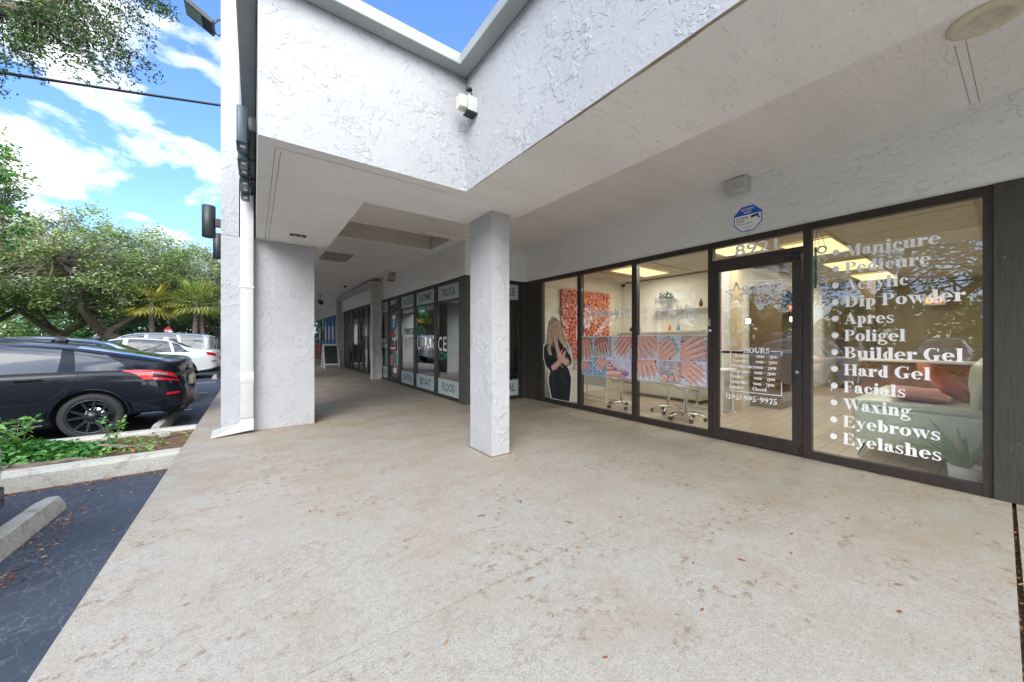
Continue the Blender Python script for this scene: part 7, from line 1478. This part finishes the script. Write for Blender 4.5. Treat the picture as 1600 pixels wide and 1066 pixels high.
def palm(u, t_, h, lab, seed, lm, n=34, fl=1.15, lean=.2):
    random.seed(seed); b_ = gat(u, t_); t = thing('palm_tree', lab, 'palm tree', tuple(b_), 'palms beside the oaks'); top = b_+Vector((lean, 0, h)); mb = MB(); mb.tube([b_, b_.lerp(top, .5)+Vector((.05, 0, 0)), top], [.17, .14, .13], 9); mb.build('trunk', 'bark', t); ml = MB()
    for k in range(n):
        a = random.uniform(0, 2*pi); el = random.uniform(-.7, 1.2); d = Vector((cos(a)*cos(el), sin(a)*cos(el), sin(el))); sdv = Vector((-sin(a), cos(a), 0)); c = top+d*.7
        for q in range(11):
            an = (q-5)/5*1.15; dd = (d*cos(an)+sdv*sin(an)); e = c+dd*fl*(1-.15*abs(an))+Vector((0, 0, -.28*fl*(.3+abs(an)*.3))); w2 = dd.cross(Vector((0, 0, 1))); w2 = (w2.normalized() if w2.length > .01 else sdv)*.035
            m_ = c.lerp(e, .55)+Vector((0, 0, .06)); ml.add([c, m_+w2, e, m_-w2], [(0, 1, 2, 3)], random.randrange(len(lm)))
        ml.add([top, top+d*.35+sdv*.015, c, top+d*.35-sdv*.015], [(0, 1, 2, 3)], 0)
    ml.build('fronds', list(lm), t, fix=False)
palm(300, 22, 3.7, 'palm with a pale straight trunk beside the facade edge', 61, ('palm', 'palm', 'palm2'), lean=.2); palm(318, 22.5, 3.6, 'palm with a grey trunk, rightmost of the fan palms', 62, ('palm', 'oak2'), lean=-.2); palm(236, 23, 3.7, 'yellowed fan palm under the oak canopy', 63, ('palm2', 'palm2', 'palm'), lean=0)
tree('maple_tree', gat(-100, 14), 8.4, 2.4, 'bright green leafy tree whose crown enters at the left edge', None, 71, lm=('lime', 'ivy', 'oak2'), nterm=170, leaves=70, lsz=.17, zc=7.2, trunk_r=.16, cl=.5)
# near oak that hangs into the top left
random.seed(81); NO = thing('oak_tree', 'near oak whose drooping leafy branches hang into the top left sky', 'tree', (-7.2, 12.0, ZG), None); mb = MB(); ml = MB(); b0 = Vector((-7.2, 12, ZG))
mb.tube([b0, b0+Vector((.1, -.1, 2.2)), b0+Vector((.4, -.4, 4.0)), b0+Vector((.9, -.8, 5.3))], [.42, .34, .30, .26], 12)
fork = b0+Vector((.9, -.8, 5.3)); limbA = [fork, at(-60, 25, 7.2), at(0, 14, 6.8), at(70, 16, 6.6), at(105, -8, 6.6), at(170, -60, 6.6)]
mb.tube(limbA, [.24, .17, .13, .11, .09, .05], 9); limbB = [fork, at(-80, -60, 8), at(40, -110, 8), at(200, -120, 7.6)]; mb.tube(limbB, [.2, .14, .1, .05], 8); limbC = [fork, fork+Vector((-1.8, -2, 1.2)), fork+Vector((-2.6, -5, 1.6)), fork+Vector((-2.6, -8.5, 1.2))]; mb.tube(limbC, [.22, .16, .11, .05], 8)
def dtwig(a, b_, n, sz, sp, r=.014):
    mid = a.lerp(b_, .5)+Vector((random.gauss(0, .12), random.gauss(0, .12), .22)); pts = []
    for k in range(13): u = k/12; pts.append(a*(1-u)**2+mid*2*u*(1-u)+b_*u*u)
    mb.tube(pts, [r*(1-k/14) for k in range(13)], 5, caps=False)
    for k in range(n):
        u = random.random()**.75; i = min(11, int(u*12)); p = pts[i].lerp(pts[i+1], u*12-i)
        side = Vector((random.gauss(0, sp), random.gauss(0, sp), random.gauss(0, sp*.8)-sp*.2))*(1.1-u*.75)
        if side.length > sp*1.1 and random.random() < .3: mb.tube([p, p+side], [.004, .002], 4, caps=False)
        for q in range(4): leafquad(ml, p+side+Vector((random.gauss(0, .03), random.gauss(0, .03), random.gauss(0, .03))), sz*random.uniform(.6, 1.2), random.choices((0, 1, 3), (5, 3, 1))[0], up=.9, asp=.42)
srcs = [limbA[2], limbA[3], limbA[4], limbA[5], limbB[1], limbB[2], at(30, -30, 6.6), at(120, -40, 6.8), at(210, -80, 7)]
ends = [(250, 122), (215, 138), (182, 132), (160, 118), (128, 125), (60, 122), (40, 108), (10, 118), (78, 96), (100, 82), (190, 84), (232, 70), (150, 70), (120, 60), (20, 70), (50, 60), (5, 92), (165, 45), (200, 30), (255, 20), (235, 5), (85, 50), (30, 40), (270, 30), (65, 85), (-30, 90), (-40, 40), (140, 95), (205, 108), (110, 104), (2, 150)]
for k, (u, v) in enumerate(ends):
    t_ = random.uniform(5.6, 7.6); e = at(u, v, t_); s0 = min(srcs, key=lambda p: (p-e).length+random.random()*.8); dtwig(s0, e, 105, .070, .19)
for k in range(34): e = at(random.uniform(-250, 150), random.uniform(-220, 20), random.uniform(6, 10)); s0 = min(srcs, key=lambda p: (p-e).length); dtwig(s0, e, 48, .070, .28)
for k in range(60): e = Vector((random.uniform(-10.5, -5.0), random.uniform(0, 11), random.uniform(5.2, 8.6))); s0 = min(limbC+[fork], key=lambda p: (p-e).length); dtwig(s0, e, 55, .10, .35)
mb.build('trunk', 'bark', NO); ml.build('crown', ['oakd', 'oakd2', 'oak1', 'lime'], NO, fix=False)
# trees across the aisle, seen mirrored in the glass and filling the view from the side
GR = 'oaks along the far side of the drive aisle'
o1 = tree('oak_tree', (-17.3, 2.7, ZG), 9.5, 5.6, 'oak across the drive aisle mirrored in the middle of the salon glass', GR, 91, nterm=230, leaves=52, lsz=.22, trunk_r=.46)
for i, (x, y, r_, lab) in enumerate(((-19.8, -7.5, 1.2, 'oak across the drive aisle mirrored in the right salon pane'), (-19.2, 9.5, 2.4, 'oak across the drive aisle beside the near branch'), (-20, 18, 3.6, 'oak across the drive aisle farther along the row'), (-20, -17, 5.0, 'oak across the drive aisle at the near end of the row'), (-21, 27, .5, 'oak across the drive aisle at the far end of the row'))):
    q = copy_tree(o1); q.location = (x, y, ZG); q.rotation_euler[2] = r_; q['label'] = lab
for i, (x, y, r_, lab) in enumerate(((-9, -20, .7, 'unseen oak added behind the viewpoint, at the left'), (1, -24, 1.9, 'unseen oak added behind the viewpoint, in line with the walkway'), (-17, -27, 3.9, 'unseen oak added behind the viewpoint, far across the lot'))):  # unseen trees added to break up bright reflections in the black car
    q = copy_tree(o1); q.location = (x, y, ZG); q.rotation_euler[2] = r_; q['label'] = lab
for i, y in enumerate((-16, -6, 4, 14, 24)): bush(Vector((-27, y, ZG)), 5.5, 4.5, 'long shrub mass across the lot, '+['nearest', 'second', 'third', 'fourth', 'farthest'][i]+' along the row', 100+i, n=3500, lsz=.5)
# stop sign
t = thing('stop_sign', 'small red octagonal stop sign beyond the parked cars', 'sign', tuple(gat(263, 23))); p = at(263, 518, 23); mb = MB(); mb.cyl(gat(263, 23), p+Vector((0, .02, .3)), .03, n=8); mb.build('post', 'greyw', t)
M['stopred'] = plain('stop_red', (.55, .02, .03), .4); mb = MB(); R_ = Vector((c_, -s_, 0)); Fd = Vector((s_, c_, 0)); mb.extr([p-Fd*.02+R_*.3*cos(radians(22.5+45*i))+Vector((0, 0, 1))*.3*sin(radians(22.5+45*i)) for i in range(8)], Fd*.01); mb.build('plate', 'stopred', t)
F = Flat(p-Fd*.023, R_, (0, 0, 1), -Fd); F.text('STOP', 0, -.1, .2, .44, 0, .02, align='C'); F.mb.build('lettering', 'white_vinyl', t)
